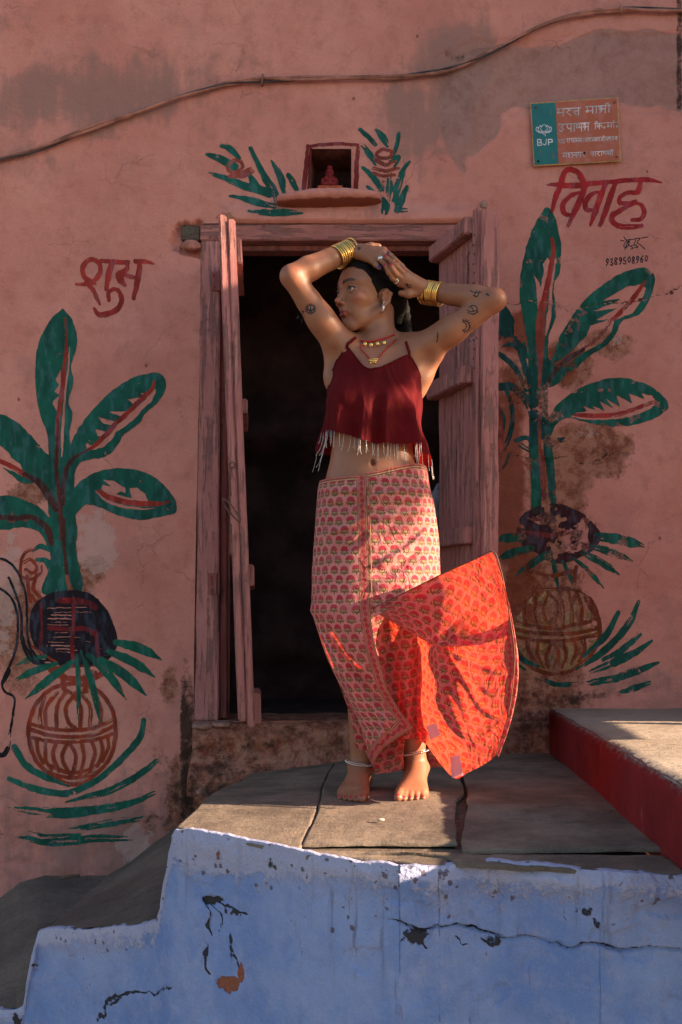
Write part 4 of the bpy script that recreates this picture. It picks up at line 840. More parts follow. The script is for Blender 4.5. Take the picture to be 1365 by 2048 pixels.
hb('lintel_end', wx(362), wx(400.5), .006, .09, wz(479), wz(449), MWB, frame, seed=3, rough=.004)
hb('lintel_rebate', wx(440), wx(886), .045, .11, wz(492), wz(481)-.002, MWR, frame, seed=4, sub=30)
fx('jamb', (403, 440, 389, 437, 481.5, 1441), -.004, .10, MWD, seed=5, sub=50, rough=.0025, bev=.004)
fx('jamb', (886, 924, 886, 924, 481.5, 1441), -.004, .10, MWD, seed=6, sub=50, rough=.0025)
fx('jamb_rebate', (440.5, 452, 437.5, 450, 493, 1438), .03, .11, MWR, seed=7, sub=30)
def hinge(name, c, w, h, axis_pt, parent, m=MIRON):
    parts = [box_vf(c, (w, .005, h))]
    for k in range(3): parts.append(ball((c[0]+w*.22*(1 if k % 2 else -1), c[1]-.004, c[2]+h*(.3-.3*k)), (.005, .003, .005), 8, 5))
    V_, F_, *_ = tube('k', [(axis_pt, c[1]-.004, c[2]-h/2), (axis_pt, c[1]-.004, c[2]+h/2)], .005, None, n=1); parts.append((V_, F_))
    V_, F_ = merge(parts); return mk(name, V_, F_, m, parent, False)
hinge('hinge', P(432, 562, -.012), .035, .075, wx(441), frame, MWR); hinge('hinge', P(428, 1168, -.012), .045, .085, wx(434), frame, MWR)
# ---------------------------------------------------------------- door leaves
def leaf(name, label, near_top, near_bot, far_top, far_bot, side):
    """plank leaf between its near (outer) and far (hinge) edges; side = +1 when the ledges are on the +x face"""
    nt, nb, ft, fb = [np.array(q, float) for q in (near_top, near_bot, far_top, far_bot)]
    root = empty(name, tuple(fb)); root.parent = house; root['label'] = label
    e = ft-nt; e[2] = 0; L = np.linalg.norm(e[:2]); e /= L; nrm = np.array([-e[1], e[0], 0]); nrm *= side*np.sign(nrm[0]) if nrm[0] else 1
    def pt(s, z, o):               # s: 0 near edge .. 1 far edge, z: 0 bottom .. 1 top, o: metres along the ledge side
        a = nb+(nt-nb)*z; b = fb+(ft-fb)*z; return a+(b-a)*s+nrm*o
    def pl(nm, s0, s1, z0, z1, o0, o1, m=MWD, **k):
        return board(nm, [pt(s, z, o) for s in (s0, s1) for o in (o0, o1) for z in (z0, z1)], m, root, **k)
    return root, pl, pt
lbl = 'open right-hand leaf of pink planks with three ledges'
LR, pl, pt = leaf('door_leaf', lbl, P(966, 415, -.36), P(966, 1462, -.36), (wx(884), -.004, wz(484)), (wx(884), -.004, wz(1440)), -1)
pl('plank', .10, .545, .0, .985, -.010, .012, sub=50, seed=11); pl('plank', .555, 1.0, .0, .985, -.010, .012, sub=50, seed=12)
pl('stile', .0, .095, .0, 1.0, -.010, .024, sub=60, seed=13, rough=.003)
pl('cover_strip', -.06, -.008, .002, .994, -.055, .010, sub=60, seed=14, rough=.003)
def ledge(z0, z1, s0, s1, sd, o1=.055):
    c8 = [pt(s, z, o) for z in (z0, z1) for o in (.013, o1) for s in (s0, s1)]
    return board('ledge', c8, MWD, LR, seed=sd, sub=14, rough=.003, bev=.004)
H = 1.885
zz = lambda py, d=3.6: (CAM_H+(VY-py)*d/FPX-.126)/H
ledge(zz(462), zz(428), .10, 1.02, 3); ledge(zz(762), zz(727), .10, 1.05, 4, .06); ledge(zz(1086), zz(1051), .10, .98, 5)
for i in range(15):
    zn = zz(470+i*19, 3.61); v_, f_ = ball(pt(.045+.018*(i % 2), zn, .0255), (.0035, .0035, .0035), 8, 5); mk('nail', v_, f_, MIRON, LR)
tube_obj('latch', [pt(.14, zz(497), .028), pt(.15, zz(505), .034), pt(.16, zz(530), .03), pt(.15, zz(545), .034), pt(.19, zz(590), .026)], .0035, MIRON, LR)
V_, F_ = ball(P(968, 410, -.352), (.016, .014, .016), 10, 7); V_ = np.array(V_); V_ += (np.random.RandomState(3).rand(*V_.shape)-.5)*.006; mk('knob', V_, F_, MPLAS, LR)
lbl = 'open left-hand leaf, leaning out of true, seen edge-on'
nt, nb = P(456, 428, -.36), P(496, 1455, -.36)
ft, fb = (wx(462), .015, 1.95), (wx(496), .015, .14)
LL, pl, pt = leaf('door_leaf', lbl, nt, nb, ft, fb, 1)
pl('stile', .0, .10, .012, 1.0, -.034, -.004, sub=60, seed=21, rough=.0013, bev=.006); pl('stile', .0, .10, .0, .992, -.002, .026, sub=60, seed=22, rough=.0013, bev=.005)
pl('plank', .102, .54, .01, .985, -.022, .0, sub=40, seed=23); pl('plank', .55, 1., .01, .985, -.022, .0, sub=40, seed=24)
for i, (a_, b_, oo) in enumerate(((510, 458, .044), (817, 788, .042), (1172, 1128, .044), (1455, 1392, .050))):
    z0, z1 = zz(a_, 3.66), zz(b_, 3.66)
    board('ledge', [pt(s, z, o) for z in (z0, z1) for o in (.002, oo) for s in (.16, .95)], MWD, LL, seed=30+i, sub=8, rough=.003, bev=.004)
# hanging hook and chain on the left leaf
hk = empty('door_hook', P(463, 928, -.38)); hk.parent = LL; hk.location = Vector(P(463, 928, -.38))-world_loc(LL)
def tp(name, pts, r, closed=False, parent=hk, m=MIRON, n=6):
    return tube_obj(name, pts, r, m, parent, closed=closed, n=n)
tp('ring', loop_ring(P(464, 930, -.376), (0.2, 1, 0), .010, 20), .0022, True)
tp('link', [P(463, 936, -.38), P(461, 960, -.378), P(462, 992, -.38)], .0025)
tp('link', loop_ring(P(463, 1020, -.378), (0.5, 1, 0), .011, 26, .055), .0032, True)
tp('rod', [P(461, 1048, -.38), P(462, 1080, -.38), P(460, 1112, -.38)], .0042)
# ---------------------------------------------------------------- shrine ledge and idol
def lip():
    n = 70; px = np.linspace(553, 764, n); prof = [(0, 388), (.045, 387), (.072, 392), (.085, 400), (.082, 407), (.06, 412), (.03, 415), (0, 419)]
    V_ = []
    for (o, py) in prof:
        t = (px-553)/211; en = np.sin(np.clip(t, 0, 1)*math.pi)**.28; ox = o*en*(1+.25*(fbm(px*.06, 0*px+py*.1, 3, 3)-.5)); pyy = py+(fbm(px*.04, 0*px, 8, 3)-.5)*7+(1-en)*(403-py)*.8-(t-.5)*4
        V_.append(np.stack([wx(px), -ox-.004*(o > 0)+.02*(o == 0), wz(pyy)], -1))
    V_ = np.array(V_); o = fastmesh('shrine_ledge', V_.reshape(-1, 3), grid_faces(n, len(prof))[:, ::-1], MW, house)
    N_ = n*len(prof); attr(o, 'mask', [(.25, .38, .12, 1)]*N_); k = np.repeat(np.array([0, 0, 0, .0, .3, .9, 1.1, 1.1]), n)
    attr(o, 'mask2', np.stack([np.zeros(N_), .2*np.ones(N_), k*.9, np.ones(N_)], -1))
lip()
idol = empty('idol', P(660, 386, .06)); tag(idol, 'small red idol seated on an orange block in the wall niche', 'idol')
mo, mi = simple('orange_block_paint', (.45, .09, .04), .8, 0, .3, 60), simple('vermilion_idol', (.26, .022, .026), .6, 0, .6, 130, .9, .004)
v_, f_ = box_vf(P(662, 383, .05), (.098, .07, .020)); mk('pedestal', v_, f_, mo, idol, False)
q = P(660, 362, .05)
parts = [ball(q, (.028, .022, .026), 16, 10), ball((q[0], q[1]-.004, q[2]+.030), (.019, .018, .018), 16, 10), ball((q[0]-.027, q[1]-.008, q[2]-.008), (.009, .012, .018), 10, 7), ball((q[0]+.027, q[1]-.008, q[2]-.008), (.009, .012, .018), 10, 7),
         ball((q[0]-.016, q[1]-.022, q[2]-.022), (.020, .012, .009), 12, 7), ball((q[0]+.016, q[1]-.022, q[2]-.022), (.020, .012, .009), 12, 7), ball((q[0], q[1]-.002, q[2]+.052), (.012, .012, .010), 12, 7), ball((q[0]-.007, q[1]-.022, q[2]+.030), (.004, .006, .004), 8, 5), ball((q[0]+.007, q[1]-.022, q[2]+.030), (.004, .006, .004), 8, 5), ball((q[0]+.002, q[1]-.024, q[2]+.014), (.005, .006, .014), 8, 6)]
v_, f_ = merge(parts); mk('figure', v_, f_, mi, idol)
# ---------------------------------------------------------------- cable across the wall
cable = empty('wall_cable', P(525, 160, -.02)); tag(cable, 'painted-over bundle of cables crossing the top of the pink wall in a long curve', 'cable')
cp = [(-160, 360), (0, 318), (60, 303), (120, 281), (200, 249), (280, 222), (350, 196), (400, 181), (460, 166), (525, 160), (600, 158), (700, 156), (790, 155), (860, 146), (920, 130), (980, 103), (1040, 72), (1100, 44), (1160, 28), (1240, 17), (1365, 18), (1600, 16)]
cc = catmull(cp, 10); MCAB = simple('cable_pinked_over', (.30, .13, .10), .8, 0, .5, 14, .6, .003); MCAB2 = simple('cable_grey', (.05, .045, .05), .6, 0, .5, 20, .4, .002)
def cab(dy, dY, r, m, ph):
    pts = [np.array(P(x, y+dy*math.cos(i*.09+ph)+1.2*math.sin(x*.03+ph), -.016+dY*math.sin(i*.09+ph)))-np.array([0, float(wall_h(np.array(x), np.array(y))), 0]) for i, (x, y) in enumerate(cc)]
    tube_obj('cable_strand', pts, r, m, cable, n=1, seg=8)
cab(2.6, .003, .0066, MCAB, 0); cab(2.6, .003, .0056, MCAB, 2.1); cab(2.8, .003, .0036, MCAB2, 4.2)
for x, y, dx in ((525, 160, 1), (1243, 18, -1)):
    a = [P(x+dx, y-11, -.008), P(x+.5, y-7, -.026), P(x, y, -.032), P(x-.5, y+7, -.026), P(x-dx, y+11, -.008)]; tube_obj('cable_clamp', a, .0042, MCAB, cable)
# ---------------------------------------------------------------- name board
sign = empty('name_board', P(1152, 263, -.02)); tag(sign, 'small orange and green printed name board with lotus emblem on the upper right wall', 'sign')
q = {k: np.array(P(x, y, -.018)) for k, (x, y) in dict(tl=(1061, 205), tr=(1237, 194), br=(1243, 322), bl=(1068, 332)).items()}
def sgp(u, v, o=0.0): a = q['tl']*(1-u)+q['tr']*u; b = q['bl']*(1-u)+q['br']*u; r = a*(1-v)+b*v; return r+np.array([0, -o, 0])
def sboard(nm, u0, u1, v0, v1, o0, o1, m, par=sign):
    V_ = [sgp(u, v, o) for u in (u0, u1) for o in (o0, o1) for v in (v1, v0)]; V_ = [V_[i] for i in range(8)]
    return mk(nm, V_, [(0, 1, 3, 2), (4, 6, 7, 5), (0, 4, 5, 1), (2, 3, 7, 6), (0, 2, 6, 4), (1, 5, 7, 3)], m, par, False)
def mprint(name, col, fade):
    g = G(name); p = g.pos(); n = g.noise(p, 18, 5, .7); c_ = g.mix(n.ss(.45, .7)*.7, col, fade); c_ = g.mix(g.noise(g.scale(p, (1, 1, .3)), 60, 4).ss(.62, .7)*.5, c_, (.25, .09, .05))
    return g.done(g.bsdf(c_, .5, 0, g.bump(n, .1, .002), .4))
sboard('panel', 0, 1, 0, 1, -.004, .0, simple('board_edge', (.45, .25, .10), .6))
sboard('orange_field', .288, .985, .018, .982, .0005, .0012, mprint('orange_print', (.40, .095, .045), (.46, .17, .14))); sboard('green_field', .012, .285, .02, .982, .0005, .0012, mprint('green_print', (.008, .13, .14), (.01, .17, .17)))
for u, v, mm in ((.06, .08, MIRON), (.955, .08, MIRON), (.055, .93, simple('black_hole', (.01, .01, .01), .9)), (.95, .93, MIRON), (.585, .84, simple('black_hole2', (.01, .01, .01), .9))):
    v_, f_ = ball(sgp(u, v, .002), (.005, .0025, .005), 10, 6); mk('screw', v_, f_, mm, sign)
LET = {  # simplified Devanagari letter strokes in a unit box, headline at y=0
 'bh': [((.05,0),(.2,.0)), ((.2,0),(.2,.4),(.05,.5),(.15,.62),(.3,.5)), ((.2,.5),(.8,.5)), ((.8,0),(.8,1))], 'r': [((.3,0),(.65,.2),(.3,.42),(.25,.5),(.75,1))], 't': [((.75,0),(.75,1)), ((.75,.35),(.25,.4),(.2,.7),(.5,.95))],
 'm': [((.2,0),(.2,.6),(.05,.72),(.2,.85),(.35,.62)), ((.2,.6),(.8,.6)), ((.8,0),(.8,1))], 'aa': [((.5,0),(.5,1))], 'jh': [((.1,.15),(.4,.1),(.35,.4),(.1,.45),(.45,.6),(.2,.95)), ((.4,.4),(.8,.4)), ((.8,0),(.8,1))], 'ii': [((.5,0),(.5,1)), ((-.5,-.05),(-.2,-.35),(.3,-.35),(.5,0))],
 'u': [((.3,0),(.65,.12),(.35,.4),(.7,.6),(.4,.95),(.1,.75))], 'p': [((.2,0),(.2,.4),(.4,.62),(.75,.55)), ((.75,0),(.75,1))], 'dhy': [((.1,.1),(.3,.2),(.1,.35),(.2,.6),(.5,.5)), ((.5,.1),(.55,.5),(.8,.6)), ((.85,0),(.85,1))], 'ksh': [((.15,.2),(.4,.1),(.35,.4),(.1,.5),(.4,.6),(.25,.9)), ((.35,.5),(.8,.4)), ((.8,0),(.8,1))],
 'k': [((.5,0),(.5,1)), ((.5,.35),(.15,.3),(.1,.6),(.5,.65)), ((.5,.35),(.85,.3),(.9,.7))], 'i': [((.5,0),(.5,1)), ((.5,0),(.7,-.4),(1.2,-.35),(1.4,0))], 'o': [((.3,.65),(.1,.8),(.3,.95),(.5,.8),(.3,.65))], 'om': [((.5,0),(.5,1)), ((.5,0),(.3,-.35)), ((.7,-.3),(.75,-.3))],
 'd': [((.6,0),(.6,.15),(.2,.2),(.2,.45),(.65,.5),(.6,.85),(.2,.85))], 'sh': [((.1,.1),(.4,.15),(.35,.45),(.1,.5),(.45,.95)), ((.75,0),(.75,1))], 'y': [((.15,0),(.35,.2),(.15,.4),(.4,.65),(.75,.55)), ((.75,0),(.75,1))], 's': [((.2,0),(.2,.4),(.05,.5),(.45,.95)), ((.25,.5),(.8,.5)), ((.8,0),(.8,1))],
 'kh': [((.1,0),(.3,.3),(.05,.5),(.4,.9)), ((.55,.3),(.45,.6),(.75,.6)), ((.8,0),(.8,1))], 'uu': [((.1,1.05),(.4,1.1),(.3,1.3))], 'j': [((.75,0),(.75,1)), ((.75,.4),(.3,.4),(.15,.7),(.4,.85))], 'N': [((.15,0),(.15,.5),(.4,.6),(.45,0)), ((.75,0),(.75,1))], 'l': [((.75,0),(.75,1)), ((.75,.4),(.55,.25),(.4,.6),(.2,.3),(.1,.7))],
 'h': [((.5,0),(.5,.2),(.2,.3),(.65,.45),(.3,.75),(.7,1.0))], 'n': [((.75,0),(.75,1)), ((.75,.45),(.3,.45),(.15,.6),(.3,.65))], 'g': [((.2,0),(.2,.6),(.05,.7)), ((.7,0),(.7,1))], 'v': [((.75,0),(.75,1)), ((.75,.3),(.3,.25),(.2,.6),(.45,.75),(.75,.55))], '0': [((.3,.6),(.1,.78),(.3,.95),(.5,.78),(.3,.6))]}
def word(cv, s, x, y, w, h, lw, col, line=True, slope=-.055):
    x0 = x
    for ch in s:
        ww = w*{'aa': .38, 'i': .38, 'ii': .4, '0': .6, 'o': .6, 'om': .5, 'uu': 0.0}.get(ch, 1)
        k = {'aa': (-.25, 1), 'i': (-.2, 1), 'ii': (-.25, 1), 'om': (-.2, 1)}.get(ch, (0, 1))[0]*w
        for st_ in LET[ch]: cv.stroke([(x+k*0+u*(w if ch not in ('aa', 'i', 'ii', 'om') else w*.4), y+v*h+(x-x0)*slope) for u, v in st_], lw, col, spl=False)
        x += ww
    if line: cv.stroke([(x0, y), (x, y+(x-x0)*slope)], lw, col, spl=False)
    return x
def signpt(X, Y, off):
    u = X; v = Y; A_ = np.stack([X*0, X*0, X*0], -1); 
    return np.stack([(X-VX)*(CAM_D-.018)/FPX, np.full_like(X, -.018-.0021), CAM_H+(VY-Y)*(CAM_D-.018)/FPX], -1)
cv = Canvas(1062, 196, 1244, 330, .55); cv.wob = (cv.X*0, cv.X*0); WT = (.60, .50, .50)
def crop8(x, y): return 1020+x/3.957, 170+y/3.957
for s_, x, y, w, h, lw in ((('bh', 'r', 't'), 375, 190, 62, 56, 2.3), (('m', 'aa', 'jh', 'ii'), 600, 172, 72, 52, 2.2), (('u', 'p', 'aa', 'dhy', 'ksh'), 388, 312, 56, 60, 2.2), (('i', 'k', '0'), 668, 305, 48, 44, 1.6), (('m', 'om', '0'), 770, 298, 44, 42, 1.6),
                          (('d', 'aa', '0'), 386, 432, 26, 30, 1.2), (('sh', 'y', 'aa', 'm', 'aa'), 450, 425, 30, 32, 1.2), (('p', 'r', 's', 'aa', 'd'), 550, 423, 22, 30, 1.2), (('m', 'kh', 'r', 'j', 'ii'), 648, 417, 24, 32, 1.2), (('m', 'N', 'd', 'l'), 758, 412, 24, 32, 1.2),
                          (('m', 'h', 'aa', 'n', 'g', 'r'), 420, 540, 34, 36, 1.6), (('v', 'aa', 'r', 'aa', 'N', 's', 'ii'), 635, 530, 36, 34, 1.5)):
    X_, Y_ = crop8(x, y); word(cv, s_, X_, Y_, w/3.957, h/3.957, lw, WT, line=True)
B = lambda *p: [crop8(*a) for a in p]
for q_ in (((222,478),(220,432),(245,430),(250,450),(225,455),(255,460),(252,476),(222,478)), ((290,430),(288,465),(278,475),(266,468)), ((308,475),(306,430),(335,430),(337,450),(308,455))): cv.stroke(B(*q_), 2.0, (.62, .62, .66), spl=False)
for q_ in (((270,372),(245,345),(272,312),(298,342),(270,372)), ((262,370),(225,355),(240,322),(256,330)), ((280,370),(318,352),(300,320),(286,330)), ((255,375),(212,362),(213,335),(228,340)), ((285,375),(328,360),(326,330),(312,340)), ((215,362),(235,378),(272,378),(310,376),(330,362)), ((272,378),(283,392),(281,406)), ((262,380),(270,392),(281,398))): cv.stroke(B(*q_), 1.1, (.60, .62, .66))
cv.mesh('printed_lettering', pt=signpt, parent=sign, mat=m_paint('board_print', .5), label='white printed lettering, lotus emblem and the letters BJP')
# ---------------------------------------------------------------- small litter and a bundle in the doorway
tw = tube_obj('twig', [P(118, 1757, -.12), P(140, 1753, -.13), P(160, 1752, -.12)], .006, simple('dry_twig', (.12, .08, .06), .9)); tag(tw, 'short dry twig lying on the lower step at the foot of the wall', 'twig')
for x, y, r_, nm, lb, colr in ((995, 1513, .008, 'fallen_petal', 'tiny yellow petal on the platform near the wall foot', (.55, .30, .04)), (762, 1646, .007, 'paper_scrap', 'tiny pale scrap on the sunlit front of the platform', (.5, .42, .35))):
    fxy = floor_pt(x, y, .004); v_, f_ = ball((fxy[0], fxy[1], .012), (r_*1.6, r_, .004), 9, 5); o = mk(nm, v_, f_, simple(nm, colr, .8)); tag(o, lb, 'litter')
v_, f_ = ball(P(874, 1012, .14), (.03, .05, .085), 30, 20); v_ = np.array(v_); v_ = v_+((fbm(v_[:, 0]*30, v_[:, 1]*30, v_[:, 2]*30, 3)-.5)*.05)[:, None]
o = mk('cloth_bundle', v_, f_, simple('pale_cloth', (.25, .25, .30), .9, 0, .3, 30, .8, .01)); tag(o, 'pale crumpled cloth hanging in the dark doorway beside the skirt', 'cloth')
# ---------------------------------------------------------------- outside the frame: the neighbour's projecting pier that keeps the low sun off the wall
pier = empty('neighbour_pier', (2.2, 0, 0)); tag(pier, 'plastered corner of the neighbouring house projecting right of the platform', 'wall')
v_, f_ = box_vf((2.65, -.30, 2.4), (.9, .96, 7.4)); pm = simple('neighbour_plaster', (.5, .24, .19), .95); mk('plaster_corner', v_, f_, pm, pier, False)
v_, f_ = box_vf((2.25, -1.06, 1.2), (.08, .56, .95)); mk('added_shade_board', v_, f_, pm, pier, False); v_, f_ = box_vf((2.25, -.94, 2.2), (.08, .30, 1.04)); mk('added_shade_board', v_, f_, pm, pier, False)  # unseen boards, added only to shade the floor and the left door leaf
tube_obj('drain_pipe', [(2.15, -.84, -1.3), (2.15, -.84, 6.0)], .02, MIRON, pier, n=1); tube_obj('drain_pipe', [(2.5, -.92, -1.3), (2.5, -.92, 6.0)], .03, MIRON, pier, n=1)
# ================================================================ the woman: body grown as one smooth implicit surface
def a3(p): return np.array(p, float)
class Field:
    def __init__(s): s.pr = []
    def cap(s, a, b, ra, rb, k=.01, op=1): s.pr.append(('c', a3(a), a3(b), ra, rb, k, op)); return s
    def chain(s, pts, rs, k=.01, op=1):
        for i in range(len(pts)-1): s.cap(pts[i], pts[i+1], rs[i], rs[i+1], k if i == 0 else min(k, .006), op)
    def ell(s, c, r, k=.01, op=1, R=None): s.pr.append(('e', a3(c), a3(r), R, 0, k, op)); return s
    def stack(s, rows, k=.01): s.pr.append(('s', np.array(rows, float), 0, 0, 0, k, 1)); return s
    def bbox(s, p):
        if p[0] == 'c': r = max(p[3], p[4]); return np.minimum(p[1], p[2])-r, np.maximum(p[1], p[2])+r
        if p[0] == 'e': r = p[2].max() if p[3] is not None else p[2]; return p[1]-r, p[1]+r
        R = p[1]; return a3((min(R[:, 1]-R[:, 3]), min(R[:, 2]-R[:, 4]), R[:, 0].min())), a3((max(R[:, 1]+R[:, 3]), max(R[:, 2]+R[:, 5]), R[:, 0].max()))
    def dist(s, p, X, Y, Z):
        if p[0] == 'c':
            _, a, b, ra, rb, _, _ = p; e = b-a; l2 = e@e+1e-12
            t = np.clip(((X-a[0])*e[0]+(Y-a[1])*e[1]+(Z-a[2])*e[2])/l2, 0, 1)
            return np.sqrt((X-a[0]-t*e[0])**2+(Y-a[1]-t*e[1])**2+(Z-a[2]-t*e[2])**2)-(ra+(rb-ra)*t)
        if p[0] == 'e':
            _, c, r, R, _, _, _ = p; x, y, z = X-c[0], Y-c[1], Z-c[2]
            if R is not None: x, y, z = R[0, 0]*x+R[1, 0]*y+R[2, 0]*z, R[0, 1]*x+R[1, 1]*y+R[2, 1]*z, R[0, 2]*x+R[1, 2]*y+R[2, 2]*z
            k0 = np.sqrt((x/r[0])**2+(y/r[1])**2+(z/r[2])**2); k1 = np.sqrt((x/r[0]**2)**2+(y/r[1]**2)**2+(z/r[2]**2)**2)+1e-9
            return k0*(k0-1)/k1
        R = p[1]; o = np.argsort(R[:, 0]); R = R[o]; zc = np.clip(Z, R[0, 0], R[-1, 0])
        xc, yc, rx, rf, rb = [np.interp(zc, R[:, 0], R[:, i]) for i in range(1, 6)]
        dy = Y-yc; ry = np.where(dy < 0, rf, rb); x = X-xc
        k0 = np.sqrt((x/rx)**2+(dy/ry)**2)+1e-9; k1 = np.sqrt((x/rx**2)**2+(dy/ry**2)**2)+1e-9
        d = k0*(k0-1)/k1; dz = np.abs(Z-zc); return np.where(dz > 0, np.sqrt(np.maximum(d, 0)**2+dz**2), d)
    def grid(s, lo, hi, h):
        lo, hi = a3(lo), a3(hi); n = np.ceil((hi-lo)/h).astype(int)+1
        ax = [lo[i]+np.arange(n[i])*h for i in range(3)]; d = np.full(tuple(n), .03)
        for p in s.pr:
            a, b = s.bbox(p); m = .03+p[5]; i0 = [max(0, int((a[i]-m-lo[i])/h)) for i in range(3)]; i1 = [min(n[i], int((b[i]+m-lo[i])/h)+2) for i in range(3)]
            if any(i1[i] <= i0[i] for i in range(3)): continue
            w = tuple(slice(i0[i], i1[i]) for i in range(3))
            q = s.dist(p, ax[0][w[0]][:, None, None], ax[1][w[1]][None, :, None], ax[2][w[2]][None, None, :])
            k = p[5]; e = d[w]
            if p[6] > 0: h_ = np.maximum(k-np.abs(e-q), 0)/k; d[w] = np.minimum(e, q)-h_*h_*k*.25
            else: q = -q; h_ = np.maximum(k-np.abs(e-q), 0)/k; d[w] = np.maximum(e, q)+h_*h_*k*.25
        return ax, d
    def at(s, X, Y, Z):
        d = np.full(np.broadcast(X, Y, Z).shape, .03)
        for p in s.pr:
            q = s.dist(p, X, Y, Z); k = p[5]
            if p[6] > 0: h_ = np.maximum(k-np.abs(d-q), 0)/k; d = np.minimum(d, q)-h_*h_*k*.25
            else: q = -q; h_ = np.maximum(k-np.abs(d-q), 0)/k; d = np.maximum(d, q)+h_*h_*k*.25
        return d
def nets(ax, d):
    """naive surface nets"""
    s = d < 0; n = np.array(d.shape); c = np.zeros(n-1, int); P_ = np.zeros(tuple(n-1)+(3,)); C_ = np.zeros(tuple(n-1))
    off = [(i, j, k) for i in (0, 1) for j in (0, 1) for k in (0, 1)]
    sl = lambda o: tuple(slice(o[a], n[a]-1+o[a]) for a in range(3))
    for o in off:
        for a in range(3):
            if o[a]: continue
            q = list(o); q[a] = 1; d0, d1 = d[sl(o)], d[sl(q)]; m = (d0 < 0) != (d1 < 0)
            t = np.where(m, d0/np.where(m, d0-d1, 1), 0)
            for b in range(3): P_[..., b] += np.where(m, (t if b == a else o[b]), 0)
            C_ += m
    act = C_ > 0; idx = np.full(act.shape, -1); idx[act] = np.arange(act.sum()); ijk = np.argwhere(act)
    h = ax[0][1]-ax[0][0]; V_ = (P_[act]/C_[act][:, None]+ijk)*h+np.array([ax[0][0], ax[1][0], ax[2][0]])
    F_ = []
    for a in range(3):
        b, c_ = (a+1) % 3, (a+2) % 3
        s0 = [slice(1, n[i]-1) for i in range(3)]; s0[a] = slice(0, n[a]-1); s1 = list(s0); s1[a] = slice(1, n[a])
        m0, m1 = s[tuple(s0)], s[tuple(s1)]; e = np.argwhere(m0 != m1); inside = m0[tuple(e.T)]
        for i in range(3):
            if i != a: e[:, i] += 1
        def g(db, dc):
            q = e.copy(); q[:, b] += db; q[:, c_] += dc; return idx[tuple(q.T)]
        Q = np.stack([g(-1, -1), g(0, -1), g(0, 0), g(-1, 0)], 1); Q[~inside] = Q[~inside][:, ::-1]; F_.append(Q)
    F_ = np.concatenate(F_); F_ = F_[(F_ >= 0).all(1)]
    return V_, F_
def lap(V_, F_, it=1, w=.5):
    for _ in range(it):
        S_ = np.zeros_like(V_); N_ = np.zeros(len(V_))
        for a, b in ((0, 1), (1, 2), (2, 3), (3, 0)):
            np.add.at(S_, F_[:, a], V_[F_[:, b]]); np.add.at(S_, F_[:, b], V_[F_[:, a]]); np.add.at(N_, F_[:, a], 1); np.add.at(N_, F_[:, b], 1)
        V_ = V_*(1-w)+w*S_/np.maximum(N_, 1)[:, None]
    return V_
BY = -.95
def B3(px, py, Y=BY): return a3(P(px, py, Y))
# ---- torso
rows = []
for py, xc, rx, rf, rb in ((694, 756, .070, .040, .050), (706, 757, .100, .052, .062), (725, 756, .116, .070, .072), (760, 752, .130, .082, .080), (800, 748, .131, .086, .082), (850, 745, .122, .083, .074), (895, 745, .121, .082, .070),
                           (925, 745, .128, .086, .078), (960, 748, .146, .092, .092), (1010, 751, .166, .10, .112), (1080, 754, .176, .10, .120), (1140, 755, .168, .09, .11)):
    q = B3(xc, py); rows.append((q[2], q[0], q[1], rx, rf, rb))
torso = Field(); torso.stack(rows, .02)
torso.ell(B3(703, 806, -1.015), (.062, .050, .060), .03); torso.ell(B3(790, 803, -1.015), (.062, .050, .060), .03)
neckA, neckB = B3(757, 712, -.935), B3(757, 618, -.915)
sA, eA, wA = B3(694, 712, -.95), B3(584, 553, -1.05), B3(700, 500, -.965)
sB, eB, wB = B3(828, 712, -.95), B3(990, 600, -1.04), B3(860, 583, -.955)
def lerp(a, b, t): return a+(b-a)*t
body = Field(); body.pr += torso.pr
body.cap(neckA, neckB, .052, .047, .035)
body.cap(B3(735, 704, -.985), B3(768, 622, -.93), .016, .018, .02)                       # neck muscle
body.cap(B3(740, 706, -1.0), B3(692, 694, -.985), .010, .012, .016); body.cap(B3(758, 706, -1.0), B3(815, 692, -.98), .010, .012, .016)   # collar bones
body.cap(B3(757, 700, -.92), B3(700, 700, -.92), .045, .05, .03); body.cap(B3(757, 700, -.92), B3(822, 698, -.92), .045, .05, .03)
body.ell(B3(746, 925, -1.035), (.007, .014, .009), .006, -1)                             # navel
for s_, e_, w_, dirn, up in ((sA, eA, wA, -1, 0), (sB, eB, wB, 1, 0)):
    m1_, m2_ = lerp(s_, e_, .35), lerp(s_, e_, .70)
    body.chain([s_, m1_, m2_, e_], [.052, .0425, .0370, .0315], .035)
    body.ell(lerp(s_, e_, .48)+a3((0, -.012, -.006)), (.034, .034, .034), .03)
    body.chain([e_, lerp(e_, w_, .28), lerp(e_, w_, .65), w_], [.0325, .0365, .031, .0235], .014)
    body.cap(e_, e_+(e_-lerp(s_, w_, .5))*.03, .029, .022, .012)
body.chain([B3(822, 718), B3(838, 752), B3(822, 815)], [.05, .035, .02], .03); body.chain([B3(690, 720), B3(672, 752), B3(684, 815)], [.046, .032, .02], .03)
body.cap(lerp(sB, eB, .22)+a3((0, .01, -.035)), B3(838, 775), .030, .020, .03); body.cap(lerp(sA, eA, .20)+a3((0, .01, -.03)), B3(668, 765), .028, .02, .03)
body.ell(lerp(sB, eB, .12)+a3((.012, -.05, -.055)), (.02, .02, .03), .03, -1); body.ell(lerp(sA, eA, .12)+a3((-.016, -.045, -.05)), (.018, .02, .03), .03, -1)
